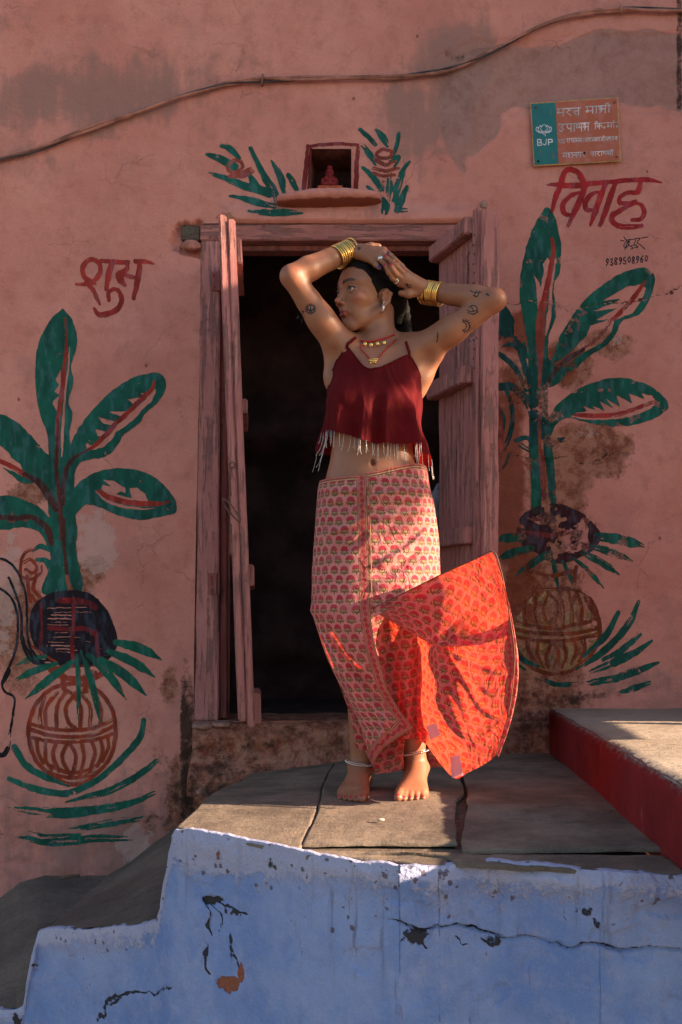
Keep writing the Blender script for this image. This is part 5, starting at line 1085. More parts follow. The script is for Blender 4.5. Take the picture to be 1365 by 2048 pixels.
# legs
kneeA, kneeB = B3(732, 1262, -.945), B3(798, 1285, -.94)
anA, anB = a3(((722-800)*3.03/2000, -.925, .078)), a3(((834-800)*3.03/2000, -.925, .078))
legs = Field(); legs.pr += torso.pr[:1]
for hp, kn, an in ((B3(712, 1100, -.96), kneeA, anA), (B3(798, 1100, -.96), kneeB, anB)):
    legs.chain([hp, kn], [.084, .050], .03); legs.chain([kn, lerp(kn, an, .3)+a3((0, .02, 0)), lerp(kn, an, .75), an], [.044, .038, .032, .0305], .02)
# feet
def foot(an, toe_c, side):
    f = Field(); up = lerp(an, kneeA if side < 0 else kneeB, .42); f.chain([up, lerp(an, up, .45), an], [.046, .036, .0315], .01)
    heel = an+a3((0, .045, -.046)); f.cap(an, heel, .030, .028, .02); f.ell(an+a3((.030, 0, -.002)), (.010, .013, .013), .012); f.ell(an+a3((-.029, 0, .004)), (.010, .013, .013), .012)
    d = a3(toe_c)-a3((heel[0], heel[1], toe_c[2])); L = np.linalg.norm(d[:2]); fw = a3((d[0], d[1], 0))/L; rt = a3((-fw[1], fw[0], 0))*1.0
    if rt[0] < 0: rt = -rt
    base = a3((heel[0], heel[1], 0)); inner = -side*-1
    tips = []
    for i in range(5):                     # i=0 big toe, on the inner side of the foot
        o = (-side)*(.030-.0155*i) ; ln = (L, L*.985, L*.955, L*.915, L*.865)[i]; r = (.0125, .0085, .008, .0078, .0078)[i]
        mt = base+fw*(L*(.73-.02*i))+rt*o*.95+a3((0, 0, .021-.0012*i)); tp_ = base+fw*(ln-.012)+rt*(o*1.12)+a3((0, 0, r+.0015)); kn_ = lerp(mt, tp_, .5)+a3((0, 0, .006))
        f.cap(an+fw*.02+a3((0, 0, -.012)), mt, .024, .0155, .02); f.cap(heel, mt, .022, .014, .02)
        f.chain([mt, kn_, tp_], [.0125 if i else .015, r, r*1.02], .006); tips.append((tp_, fw, r))
    return f, tips
footA, tipsA = foot(anA, (-.143, -1.105, 0), -1); footB, tipsB = foot(anB, (.027, -1.10, 0), 1)
# ---- head in its own frame: (lateral, forward, up), eye level at z = 0
YAW = math.radians(56); HC = B3(738, 596, -.925); HS = 1.03; PIT = math.radians(3)
def HW(p):
    x, f, z = [v*HS for v in p]; f, z = f*math.cos(PIT)-z*math.sin(PIT)*1, z*math.cos(PIT)+f*math.sin(PIT)
    return HC+a3((x*math.cos(YAW)-f*math.sin(YAW), -x*math.sin(YAW)-f*math.cos(YAW), z))
HR = np.stack([HW((1, 0, 0))-HC, HW((0, 1, 0))-HC, HW((0, 0, 1))-HC], 1)/HS      # columns: local axes in the world
def HL(V_): return ((V_-HC)@HR)/HS
head = Field()
def he(c, r, k=.012, op=1): head.ell(HW(c), a3(r)*HS, k, op, HR)
def hc(a, b, ra, rb, k=.01, op=1): head.cap(HW(a), HW(b), ra*HS, rb*HS, k, op)
he((0, -.014, .032), (.0735, .094, .083), .02); he((0, .032, -.034), (.0490, .056, .068), .03)
he((0, .045, .035), (.060, .044, .048), .03)
for s_ in (-1, 1):
    hc((s_*.056, -.004, -.054), (s_*.018, .056, -.099), .0135, .012, .018)
    he((s_*.043, .055, -.024), (.018, .023, .017), .020); hc((s_*.010, .087, .023), (s_*.046, .064, .024), .008, .009, .016)
    he((s_*.030, .046, -.062), (.012, .020, .022), .02)
    he((s_*.0315, .094, .000), (.0155, .014, .0105), .012, -1)
    he((s_*.0315, .0725, .000), (.0135, .0125, .0125), .003)
    hc((s_*.018, .0815, .0030), (s_*.032, .0862, .0068), .0028, .0034, .004); hc((s_*.032, .0862, .0068), (s_*.047, .0738, .002), .0034, .0026, .004)   # upper lid
    hc((s_*.019, .081, -.004), (s_*.033, .083, -.0085), .0018, .002, .004); hc((s_*.033, .083, -.0085), (s_*.046, .073, -.003), .002, .0018, .004)
    he((s_*.0115, .0935, -.0385), (.0062, .0095, .0066), .005); he((s_*.006, .0965, -.0440), (.003, .0045, .003), .002, -1)
    # ear
    hc((s_*.0755, -.012, .006), (s_*.0775, -.026, -.002), .0055, .0055, .004); hc((s_*.0775, -.026, -.002), (s_*.0745, -.022, -.026), .0055, .005, .004); hc((s_*.0745, -.022, -.026), (s_*.071, -.008, -.040), .005, .0065, .004)
    hc((s_*.0755, -.012, .006), (s_*.073, -.002, -.004), .005, .004, .004); he((s_*.071, -.013, -.016), (.006, .012, .020), .006); he((s_*.079, -.011, -.014), (.006, .007, .011), .004, -1); he((s_*.074, -.001, -.018), (.003, .003, .005), .004)
he((0, .0635, -.094), (.019, .017, .017), .016)
hc((0, .085, .012), (0, .0985, -.026), .0070, .0080, .010); he((0, .1045, -.0325), (.0085, .0095, .0080), .007)
he((0, .0865, -.052), (.012, .006, .009), .010)
for s_ in (-1, 1): hc((s_*.0045, .0890, -.0575), (s_*.0205, .077, -.0635), .0043, .0022, .005)
hc((-.010, .0848, -.0690), (.010, .0848, -.0690), .0050, .0050, .008); hc((-.018, .079, -.0645), (.018, .079, -.0645), .003, .003, .004)
hc((-.021, .0840, -.0632), (0, .0950, -.0634), .0013, .0014, .0015, -1); hc((0, .0950, -.0634), (.021, .0840, -.0632), .0014, .0013, .0015, -1)
he((0, .0865, -.079), (.014, .006, .004), .006, -1)
head.cap(neckA, neckB, .052, .047, .022); head.cap(B3(735, 704, -.985), B3(768, 622, -.93), .016, .018, .02)
# ---- hands
def hand(w, pre, knuck, fingers, thumb, pn):
    f = Field(); fr, kn_ = [a3(q) for q in knuck[0]], [a3(q) for q in knuck[1]]
    f.chain([pre, w], [.028, .0235], .01)
    for a_, b_ in zip(fr, kn_): f.cap(w, b_, .0165, .0098, .012)
    for i in range(3): f.cap(lerp(w, lerp(kn_[i], kn_[i+1], .5), .35), lerp(kn_[i], kn_[i+1], .5), .016, .0088, .012)
    for pts, rs in fingers: f.chain(pts, rs, .0045)
    f.chain(*thumb, .008); return f
hA_tips, hB_tips = [], []
def H3(px, py, Y): return a3(P(px, py, Y))
kA = [H3(744, 521, -1.005), H3(754, 514, -1.012), H3(763, 507, -1.012), H3(768, 500, -1.0)]
fA = [([kA[0], H3(752, 529, -1.022), H3(759, 535, -1.028)], [.0088, .0076, .0062]),
      ([kA[1], H3(769, 525, -1.028), H3(781, 535, -1.034), H3(786, 540, -1.034)], [.0092, .0082, .0074, .0062]),
      ([kA[2], H3(780, 518, -1.026), H3(795, 530, -1.030), H3(802, 536, -1.028)], [.0092, .0082, .0072, .006]),
      ([kA[3], H3(783, 512, -1.012), H3(798, 526, -1.014), H3(807, 541, -1.012)], [.009, .0078, .007, .0058])]
handA = hand(wA, lerp(wA, eA, .3), (kA, kA), fA, ([lerp(wA, kA[3], .25), H3(742, 492, -.97), H3(758, 492, -.965)], [.013, .0105, .008]), 0)
kB = [H3(800, 566, -1.0), H3(806, 559, -1.008), H3(812, 552, -1.008), H3(815, 546, -.998)]
fB = [([kB[0], H3(786, 556, -1.022), H3(778, 545, -1.035), H3(771, 531, -1.044)], [.0088, .0078, .007, .0058]),
      ([kB[1], H3(793, 548, -1.028), H3(787, 540, -1.040), H3(782, 531, -1.047)], [.0092, .0084, .0074, .006]),
      ([kB[2], H3(800, 538, -1.026), H3(786, 524, -1.046), H3(771, 513, -1.045)], [.0092, .0082, .0072, .006]),
      ([kB[3], H3(804, 532, -1.012), H3(790, 518, -1.036), H3(777, 507, -1.036)], [.0088, .0078, .0068, .0056])]
handB = hand(wB, lerp(wB, eB, .3), (kB, kB), fB, ([lerp(wB, kB[0], .3)+a3((0, 0, -.008)), H3(818, 588, -.985), H3(803, 586, -.985)], [.014, .0115, .009]), 0)
NAILS = [(fA[0][0][-1], 1), (fA[2][0][-1], 1), (fA[3][0][-1], 0), (fB[0][0][-1], 0), (fB[1][0][-1], 0), (fB[2][0][-1], 0), (fB[3][0][-1], 1)]
SK = a3((.285, .118, .066))
allV, allF, allC, off_ = [], [], [], 0
def addpart(fld, lo, hi, h, it=1, keep=None, shade=None):
    global off_
    V_, F_ = nets(*fld.grid(lo, hi, h)); V_ = lap(V_, F_, it, .5)
    if keep is not None:
        k = keep(V_); F_ = F_[k[F_].all(1)]
    C_ = np.tile(SK, (len(V_), 1))*(.93+.14*fbm(V_[:, 0]*30, V_[:, 1]*30, V_[:, 2]*30, 3))[:, None]
    if shade is not None: C_ = shade(V_, C_)
    allV.append(V_); allF.append(F_+off_); allC.append(C_); off_ += len(V_)
zW = B3(0, 960)[2]
def tint(C_, m, col, a=1): m = (m*a)[:, None]; return C_*(1-m)+a3(col)*m
def sh_body(V_, C_):
    for q, r, c_, a_ in ((eA, .055, (.26, .085, .05), .5), (eB, .055, (.26, .085, .05), .5), (B3(838, 760, -.99), .05, (.20, .08, .045), .5), (B3(668, 752, -.99), .045, (.20, .08, .045), .5), (B3(747, 735, -1.03), .09, (.34, .135, .085), .4), (B3(746, 925, -1.035), .012, (.12, .04, .025), .7)):
        C_ = tint(C_, sstep(1.2, .2, np.linalg.norm(V_-q, axis=1)/r), c_, a_)
    return C_*(.86+.28*fbm(V_[:, 0]*11, V_[:, 1]*11, V_[:, 2]*11+7, 3))[:, None]
addpart(body, (-.36, -1.13, zW-.05), (.34, -.80, 1.66), .0036, 2, lambda v: (v[:, 2] > zW-.03) & (v[:, 2] < B3(0, 640)[2]+ (np.abs(v[:, 0]-neckB[0]) > .075)*9), sh_body)
addpart(legs, (-.30, -1.14, .16), (.18, -.80, zW), .007, 1, lambda v: v[:, 2] < zW+.0)
def sh_head(V_, C_):
    L = HL(V_); x, f, z = L.T; ax_ = np.abs(x)
    d = lambda cx, cf, cz, r: np.sqrt((ax_-cx)**2+(f-cf)**2+(z-cz)**2)/r
    C_ = tint(C_, sstep(1.1, .0, d(.045, .060, -.026, .030)), (.40, .11, .075), .55)
    C_ = tint(C_, sstep(1.2, .2, d(0, .11, -.034, .018)), (.44, .15, .10), .4)
    lz = -.0634-.0*ax_; m = sstep(.0245, .0215, ax_)*sstep(-.0762+ax_*.35, -.0742+ax_*.35, z)*sstep(-.0530-ax_*.32, -.0552-ax_*.32, z)*(f > .07)
    C_ = tint(C_, m, (.26, .045, .045), .85)
    C_ = tint(C_, m*sstep(.0011, .0004, np.abs(z+.0634)), (.06, .012, .012), .9)
    cz = .0185+.0055*np.sin(np.clip((ax_-.010)/.040, 0, 1)*2.6); w = .0045*sstep(.056, .036, ax_)*sstep(.006, .014, ax_)+.0007
    C_ = tint(C_, sstep(w*1.25, w*.6, np.abs(z-cz))*sstep(.008, .012, ax_)*sstep(.054, .048, ax_)*(f > .03), (.022, .012, .009), .93)
    C_ = tint(C_, sstep(1, .3, d(.0315, .086, .010, .020))*(f > .05), (.22, .09, .06), .45)  # eye sockets: shadow put into the skin colour
    C_ = tint(C_, sstep(.0030, .0017, np.abs(z-.0045+14*(ax_-.033)**2))*(f > .06)*sstep(.018, .021, ax_)*sstep(.051, .047, ax_), (.015, .008, .007), .95)
    C_ = tint(C_, sstep(.0016, .0006, np.abs(z+.0075-14*(ax_-.033)**2))*(f > .06)*sstep(.018, .021, ax_)*sstep(.050, .045, ax_), (.05, .02, .015), .6)
    C_ = tint(C_, sstep(1.15, .8, np.sqrt((x)**2+(z-.020)**2)/.0042)*(f > .06), (.45, .012, .012))            # bindi
    return tint(C_, sstep(.0022, .0012, np.sqrt((ax_-.0065)**2+(z+.0445)**2))*(f > .09), (.03, .01, .01), .8)
addpart(head, HC+a3((-.135, -.13, -.155)), HC+a3((.125, .12, .13)), .0016, 1, None, sh_head)
def sh_nail(ns, r=.0062):
    def fn(V_, C_):
        for p, kind in ns: C_ = tint(C_, sstep(r*1.05, r*.8, np.linalg.norm(V_-(a3(p)+a3((0, -.0035, .002))), axis=1)), (.33, .015, .03) if kind == 0 else (.03, .02, .16), .95)
        return C_
    return fn
addpart(handA, a3((wA[0]-.03, -1.06, min(wA[2], kA[0][2])-.07)), a3((.04, -.92, wA[2]+.04)), .0013, 1, None, sh_nail(NAILS[:3]))
addpart(handB, a3((-.06, -1.065, wB[2]-.05)), a3((wB[0]+.05, -.92, B3(0, 490)[2])), .0013, 1, None, sh_nail(NAILS[3:]))
for fo, tips, an in ((footA, tipsA, anA), (footB, tipsB, anB)):
    addpart(fo, an-a3((.11, .23, .085)), an+a3((.11, .10, .20)), .0022, 1, None, sh_nail([(t[0]+t[1]*t[2]*.55+a3((0, .002, t[2]*.7)), 0) for t in tips], .0058))
def m_skin():
    g = G('skin'); c = g.attr('paint'); p = g.pos(); n = g.noise(p, 55, 5, .6)
    c = g.mix(n.ss(.4, .75)*.25, c, g.mix(1.0, c, (.86, .68, .60), 'MULTIPLY')); c = g.mix(g.vor(p, 130).lt(.09)*g.noise(p, 14).gt(.56)*.45, c, (.16, .06, .035))
    return g.done(g.bsdf(c, g.noise(p, 25)*.16+.36, 0, g.bump(g.noise(p, 300, 4)*.7+n*.6, .5, .002), .45, sss=.10))
MSK = m_skin()
person = empty('person', ((anA[0]+anB[0])/2, -1.0, 0)); tag(person, 'barefoot woman in dark red fringed top and printed wrap skirt, hands on her head', 'person')
bodyo = fastmesh('body', np.concatenate(allV), np.concatenate(allF), MSK, person)
cc_ = np.concatenate(allC); attr(bodyo, 'paint', np.concatenate([cc_, np.ones((len(cc_), 1))], 1))
BVH = BVHTree.FromPolygons([tuple(v) for v in np.concatenate(allV)], np.concatenate(allF).tolist())
def hit(px, py, off=.0004, y0=-1.6):
    """point of the body surface that lies behind a photograph pixel"""
    o = Vector((0, -CAM_D, CAM_H)); d = (Vector(P(px, py, -1.0))-o).normalized(); r = BVH.ray_cast(o, d)
    if r[0] is None: return a3(P(px, py, -1.0)), a3((0, -1, 0))
    n = r[1]; n = n if n.y < 0 else -n; return a3(r[0]+n*off), a3(n)
# eyes
def eye(s_):
    c_ = HW((s_*.0315, .0735, .0)); r = .0131*HS; look = (HW((s_*.0+.24, 1, .02))-HC); look /= np.linalg.norm(look)
    V_, F_ = ball((0, 0, 0), (r, r, r), 32, 24); V_ = a3(V_); q = Vector(look).to_track_quat('Z', 'Y').to_matrix(); V_ = V_@np.array(q).T+c_
    d = np.arccos(np.clip(((V_-c_)/r)@look, -1, 1)); col = np.where(d[:, None] < .20, a3((.004, .003, .003)), np.where(d[:, None] < .54, a3((.05, .022, .012)), a3((.38, .33, .31))))
    o = mk('eye', V_, F_, meye, person); attr(o, 'paint', np.concatenate([col, np.ones((len(col), 1))], 1))
g = G('eye_surface'); meye = g.done(g.bsdf(g.attr('paint'), .22, 0, None, .4))
eye(1); eye(-1)
# tattoos: ink lines laid on the skin
MINK = simple('tattoo_ink', (.018, .025, .032), .6, 0, .3, 200, .1)
def ink(lines, name='tattoo', w=.0015, label=None):
    parts = []
    for q in lines:
        pts = catmull(q, 4) if len(q) > 2 else np.array([np.array(q[0])*(1-t)+np.array(q[1])*t for t in (0, .25, .5, .75, 1)])
        H_ = [hit(x, y) for x, y in pts]; V_, F_ = [], []
        for i in range(len(H_)):
            a, n = H_[i]; t = H_[min(i+1, len(H_)-1)][0]-H_[max(i-1, 0)][0]; b = np.cross(t, n); b = b/(np.linalg.norm(b)+1e-9)*w
            V_ += [a-b, a+b]
        F_ = [(2*i, 2*i+1, 2*i+3, 2*i+2) for i in range(len(H_)-1)]; parts.append((V_, F_))
    V_, F_ = merge(parts); return mk(name, V_, F_, MINK, person)
t7 = T(540, 440, 2.73)
circ = lambda cx, cy, r, a0=0, a1=360, n=12: [(cx+r*math.cos(math.radians(a0+(a1-a0)*i/n)), cy+r*math.sin(math.radians(a0+(a1-a0)*i/n))) for i in range(n+1)]
rays = lambda cx, cy, r0, r1, n, a0=0, a1=360: [[(cx+r0*math.cos(math.radians(a0+(a1-a0)*i/n)), cy+r0*math.sin(math.radians(a0+(a1-a0)*i/n))), (cx+r1*math.cos(math.radians(a0+(a1-a0)*i/n)), cy+r1*math.sin(math.radians(a0+(a1-a0)*i/n)))] for i in range(n)]
X7 = lambda L_: [t7(*q) for q in L_]
ink(X7([circ(223, 485, 22), [(205, 475), (223, 500), (243, 475)], [(223, 465), (223, 505)], [(203, 490), (243, 490)]]+rays(223, 485, 24, 32, 14)))
ink(X7([[(165, 500), (175, 512), (188, 498), (165, 500)], [(150, 520), (160, 530), (145, 535)], [(170, 540), (180, 552)], [(185, 520), (190, 535)], [(178, 545), (172, 560)]]))
ink(X7([circ(1062, 578, 28, -110, 110), circ(1052, 578, 22, -90, 90)]+rays(1062, 578, 30, 39, 9, -100, 110)))
ink(X7([circ(1110, 490, 24, 200, 470), [(1075, 490), (1100, 500), (1135, 492)], [(1080, 505), (1110, 512), (1140, 500)], [(1100, 470), (1115, 500)]]))
ink(X7([[(1095, 385), (1120, 395), (1160, 392)], [(1130, 380), (1120, 412), (1135, 415), (1145, 385)], [(1180, 405), (1200, 410)], [(1185, 398), (1195, 415)], [(1110, 410), (1130, 420)]]))
ink(X7([[(1095, 620), (1105, 635), (1115, 615), (1095, 620)], [(1085, 655), (1100, 665)], [(1110, 650), (1120, 662)], [(1125, 635), (1135, 650)]])); ink(X7([[(915, 610), (918, 640), (912, 670)], [(922, 625), (912, 640)]]))
ink(X7([rays(528, 830, 2, 18, 1)[0]]+rays(528, 830, 4, 20, 9)+[[(490, 835), (505, 828)], [(560, 828), (575, 822)], [(605, 805), (620, 800)], circ(528, 830, 12)]))
t8 = T(640, 460, 5.25); ink([t8(*q) for q in ([(400, 180), (420, 195), (405, 210), (430, 185)], [(395, 195), (425, 175)])]); ink([t8(*q) for q in ([(890, 560), (930, 580), (960, 570)], [(900, 575), (940, 600), (965, 590)], [(920, 555), (930, 610)])])
# hair
hair = Field()
def hh(c, r, k=.01, op=1): hair.ell(HW(c), a3(r)*HS, k, op, HR)
hh((0, -.018, .036), (.0795, .0985, .0855)); hh((0, .043, .044), (.0655, .0495, .0545), .015); hh((0, -.075, .0), (.058, .040, .050), .03)
hair.cap(HW((.0, -.095, -.01)), HW((.0, -.10, -.05)), .03*HS, .022*HS, .02)
cutn = HW((0, .8, -.6))-HW((0, 0, 0)); cutn /= np.linalg.norm(cutn)
axh, dh = hair.grid(HC+a3((-.12, -.12, -.13)), HC+a3((.15, .14, .14)), .0024)
Xh, Yh, Zh = np.meshgrid(*axh, indexing='ij'); Pn = np.stack([Xh, Yh, Zh], -1)
Lh = ((Pn-HC)@HR)/HS; xl_, fl_, zl_ = Lh[..., 0], Lh[..., 1], Lh[..., 2]
q = (fl_*.80-zl_*.60-.014+(vn(xl_*150, zl_*150, 5)-.5)*.004)*HS
q = np.minimum(q, (.069-.35*np.maximum(np.abs(xl_)-.02, 0)-zl_+(vn(xl_*150, fl_*150, 7)-.5)*.004)*HS); q = np.maximum(q, -(zl_+.062)*HS)
ear = np.sqrt(((np.abs(xl_)-.075)/.022)**2+((fl_+.014)/.024)**2+((zl_+.018)/.032)**2)-1; q = np.maximum(q, -ear*.02)
dh = np.maximum(dh, q)+.002*(vn(fl_*20, xl_*240+zl_*120, 3)-.5)
V_, F_ = nets(axh, dh); V_ = lap(V_, F_, 1, .4)
def m_hair():
    g = G('black_hair'); p = g.pos(); n = g.noise(g.scale(p, (.35, .35, .35)), 420, 3, .6, 2)
    uvn = g.noise(g.scale(g.attr('flow', 'Vector'), (1, 1, 1)), 1, 3, .6)
    c = g.mix(uvn.ss(.35, .7), (.002, .0015, .0015), (.008, .005, .004)); return g.done(g.bsdf(c, .6, 0, g.bump(uvn, .7, .003), .12))
MH = m_hair(); hairo = fastmesh('hair', V_, F_, MH, person); Lv = HL(V_); attr(hairo, 'flow', np.stack([Lv[:, 0]*330, Lv[:, 1]*16, Lv[:, 2]*120], 1), 'FLOAT_VECTOR')
# loose strands
rs_ = random.Random(8)
for k in range(22):
    a0 = rs_.uniform(-.06, .06); z0 = rs_.uniform(.01, .075); f0 = -.02+rs_.uniform(-.05, .04); s0 = 1 if rs_.random() < .75 else -1
    rr_ = lambda x, f, z, e: HW((x*e, f*e, .036+(z-.036)*e))
    p0 = rr_(s0*.074*math.cos(z0*8), f0, z0, 1.0); p1 = rr_(s0*.078*math.cos(z0*8), f0-.02, z0-.012, 1.06+rs_.random()*.04); p2 = rr_(s0*.072*math.cos(z0*7), f0-.05, z0-.03+rs_.uniform(-.02, .02), 1.05+rs_.random()*.10)
    so = tube_obj('loose_strand', [p0, p1, p2], [.0006, .0005, .0002], MH, hairo, seg=4, n=5)
# braid behind the neck
bp = catmull([B3(795, 588, -.88), B3(808, 612, -.868), B3(813, 650, -.872), B3(816, 690, -.875), B3(818, 735, -.88)], 10)
bf = Field(); 
for i, p_ in enumerate(bp[::2]): bf.ell(p_+a3(((-1)**i*.0045, 0, 0)), (.0135, .013, .0135), .009)
V_, F_ = nets(*bf.grid(bp.min(0)-.03, bp.max(0)+.03, .0028)); br_ = fastmesh('braid', V_, F_, MH, hairo); attr(br_, 'flow', V_*np.array([260, 60, 60]), 'FLOAT_VECTOR')
# ================================================================ clothes
def m_print(trn=.5, pale=0.0):
    """block printed cotton: rows of crimson blossoms in olive cups on salmon, with a striped border; lets light through"""
    g = G('block_printed_cotton'); uv = g.attr('cloth', 'Vector'); u, v, _ = g.xyz(uv); b = g.attr('border', 'Vector'); bd, ba, _ = g.xyz(b); p = g.pos()
    wv = g.noise(p, 9, 3); u = u+(wv-.5)*.012; v = v+(g.noise(p, 11, 3)-.5)*.010
    CW, CH = .0375, .0285
    r = (v/CH).floor(); odd = (r*.5).fract()
    rc = g.noise(g.vec((u/CW+odd).floor()*7.3, r*5.1, 0.0), 1.0, 0)
    x = ((u/CW+odd).fract()-.5)*CW*610; y = ((v/CH).fract()-.5)*CH*690; x = x+(rc-.5)*5; y = y+(rc*3.7).fract()*2.4-1.2
    n = g.noise(p, 300, 4, .7)
    el = lambda cx, cy, rx, ry: (((x-cx)/rx)*((x-cx)/rx)+((y-cy)/ry)*((y-cy)/ry)).sqrt()
    e0 = el(0, 1.5, 10.5, 9.5); fan = el(0, 1.8, 8.6, 8.4); scal = (x*1.15).sin().abs()*.09
    blossom = (1.0-(fan+scal+(n-.5)*.25)).ss(-.05, .08)*(y-0.3+x.abs()*.16).ss(0, .8)
    cup = el(0, -.2, 5.6, 6.6); ring = ((cup-.86).abs()*-1+.25+(n-.5)*.10).ss(0, .05)*(2.2-y).ss(0, 1.0)
    core = (1.0-el(0, -.5, 2.8, 4.0)).ss(0, .1)*(3.0-y).ss(0, 1)
    stem = (1.3-(x.abs())).ss(0, .5)*(y+12.5).ss(0, .5)*(-3.5-y).ss(0, .5)
    leafs = ((el(0, -1.0, 8.8, 8.4)-.90).abs()*-1+.15).ss(0, .05)*(-1.2-y).ss(0, .8)*(y+7.2).ss(0, .6)
    cream = (1.0-el(0, -1.0, 7.6, 8.2)).ss(0, .12)*(2.0-y).ss(0, 1.5)
    base = g.mix(g.noise(p, 14, 4).ss(.35, .65), (.60, .23+pale, .225+pale), (.68, .29+pale, .265+pale))
    crim, oliv, crm = (.43, .022, .055), (.062, .058, .022), (.62, .44, .24)
    c = g.mix(cream*.6, base, crm); c = g.mix(blossom*(rc*.8+.42).min(.95), c, crim); c = g.mix(leafs.max(stem).max(ring)*.88, c, oliv); c = g.mix(core*.5, c, oliv)
    d = bd*1000; band = (31.0-d).ss(0, .8)
    bc = g.mix(g.noise(p, 14, 4).ss(.35, .65), (.50, .12, .11), (.56, .16, .14))
    ln = lambda q, w: ((d-q).abs()*-1+w).ss(0, .4)
    vine = (((d-16.0)-(ba*190).sin()*5.0).abs()*-1+1.6+(n-.5)).ss(0, .8); dots = ((((ba*60.5).fract()-.5)*14)*(((ba*60.5).fract()-.5)*14)+(d-16.0)*(d-16.0)).sqrt()
    bc = g.mix((5.5-dots).ss(0, 1)*.8, bc, crim); bc = g.mix((vine*.85), bc, oliv); bc = g.mix((ln(2.5, 1.2).max(ln(6.0, .8)).max(ln(26.5, .8)).max(ln(29.8, 1.1)))*.85, bc, oliv); bc = g.mix(ln(4.2, .8)*.7, bc, crm); bc = g.mix(ln(28.2, .8)*.7, bc, crm)
    c = g.mix(band, c, bc)
    weave = g.noise(p, 520, 2, .5); nr = g.bump(g.noise(p, 26, 5, .6)*.6+weave*.25+(1.0-(g.noise(p, 13, 3, .55, 1.2)-.5).abs()*9).ss(0, 1)*.5, .8, .006)
    d_ = g.bsdf(c, .8, 0, nr, .15, sheen=.15); tcol = g.mix(1.0, c, (1.0, .45, .26), 'MULTIPLY'); t_ = g.translucent(g.mix(.35, tcol, (.90, .07, .025)), nr)
    return g.done(g.mixsh(trn, d_, t_))
MPR = m_print(.5, -.05); MPW = m_print(.25, -.015)
skirt = empty('skirt', B3(748, 960)); skirt.parent = person; skirt.location = Vector(B3(748, 960))-world_loc(person)
fi = lambda x, xs, ys: np.interp(x, xs, ys)
XLy = ([940, 960, 975, 1000, 1060, 1100, 1200, 1222, 1235, 1260, 1300, 1327, 1380, 1420, 1454, 1495, 1528, 1556], [642, 640, 637, 634, 629, 626, 625, 622, 628, 636, 648, 660, 684, 702, 716, 727, 743, 758])
XRy = ([920, 960, 1000, 1060, 1100, 1150, 1218, 1290, 1400, 1560], [853, 858, 868, 876, 880, 882, 884, 893, 898, 885])
XPy = ([920, 955, 1218, 1240, 1300, 1370, 1420, 1450, 1600], [733, 735, 743, 745, 755, 775, 803, 827, 829])
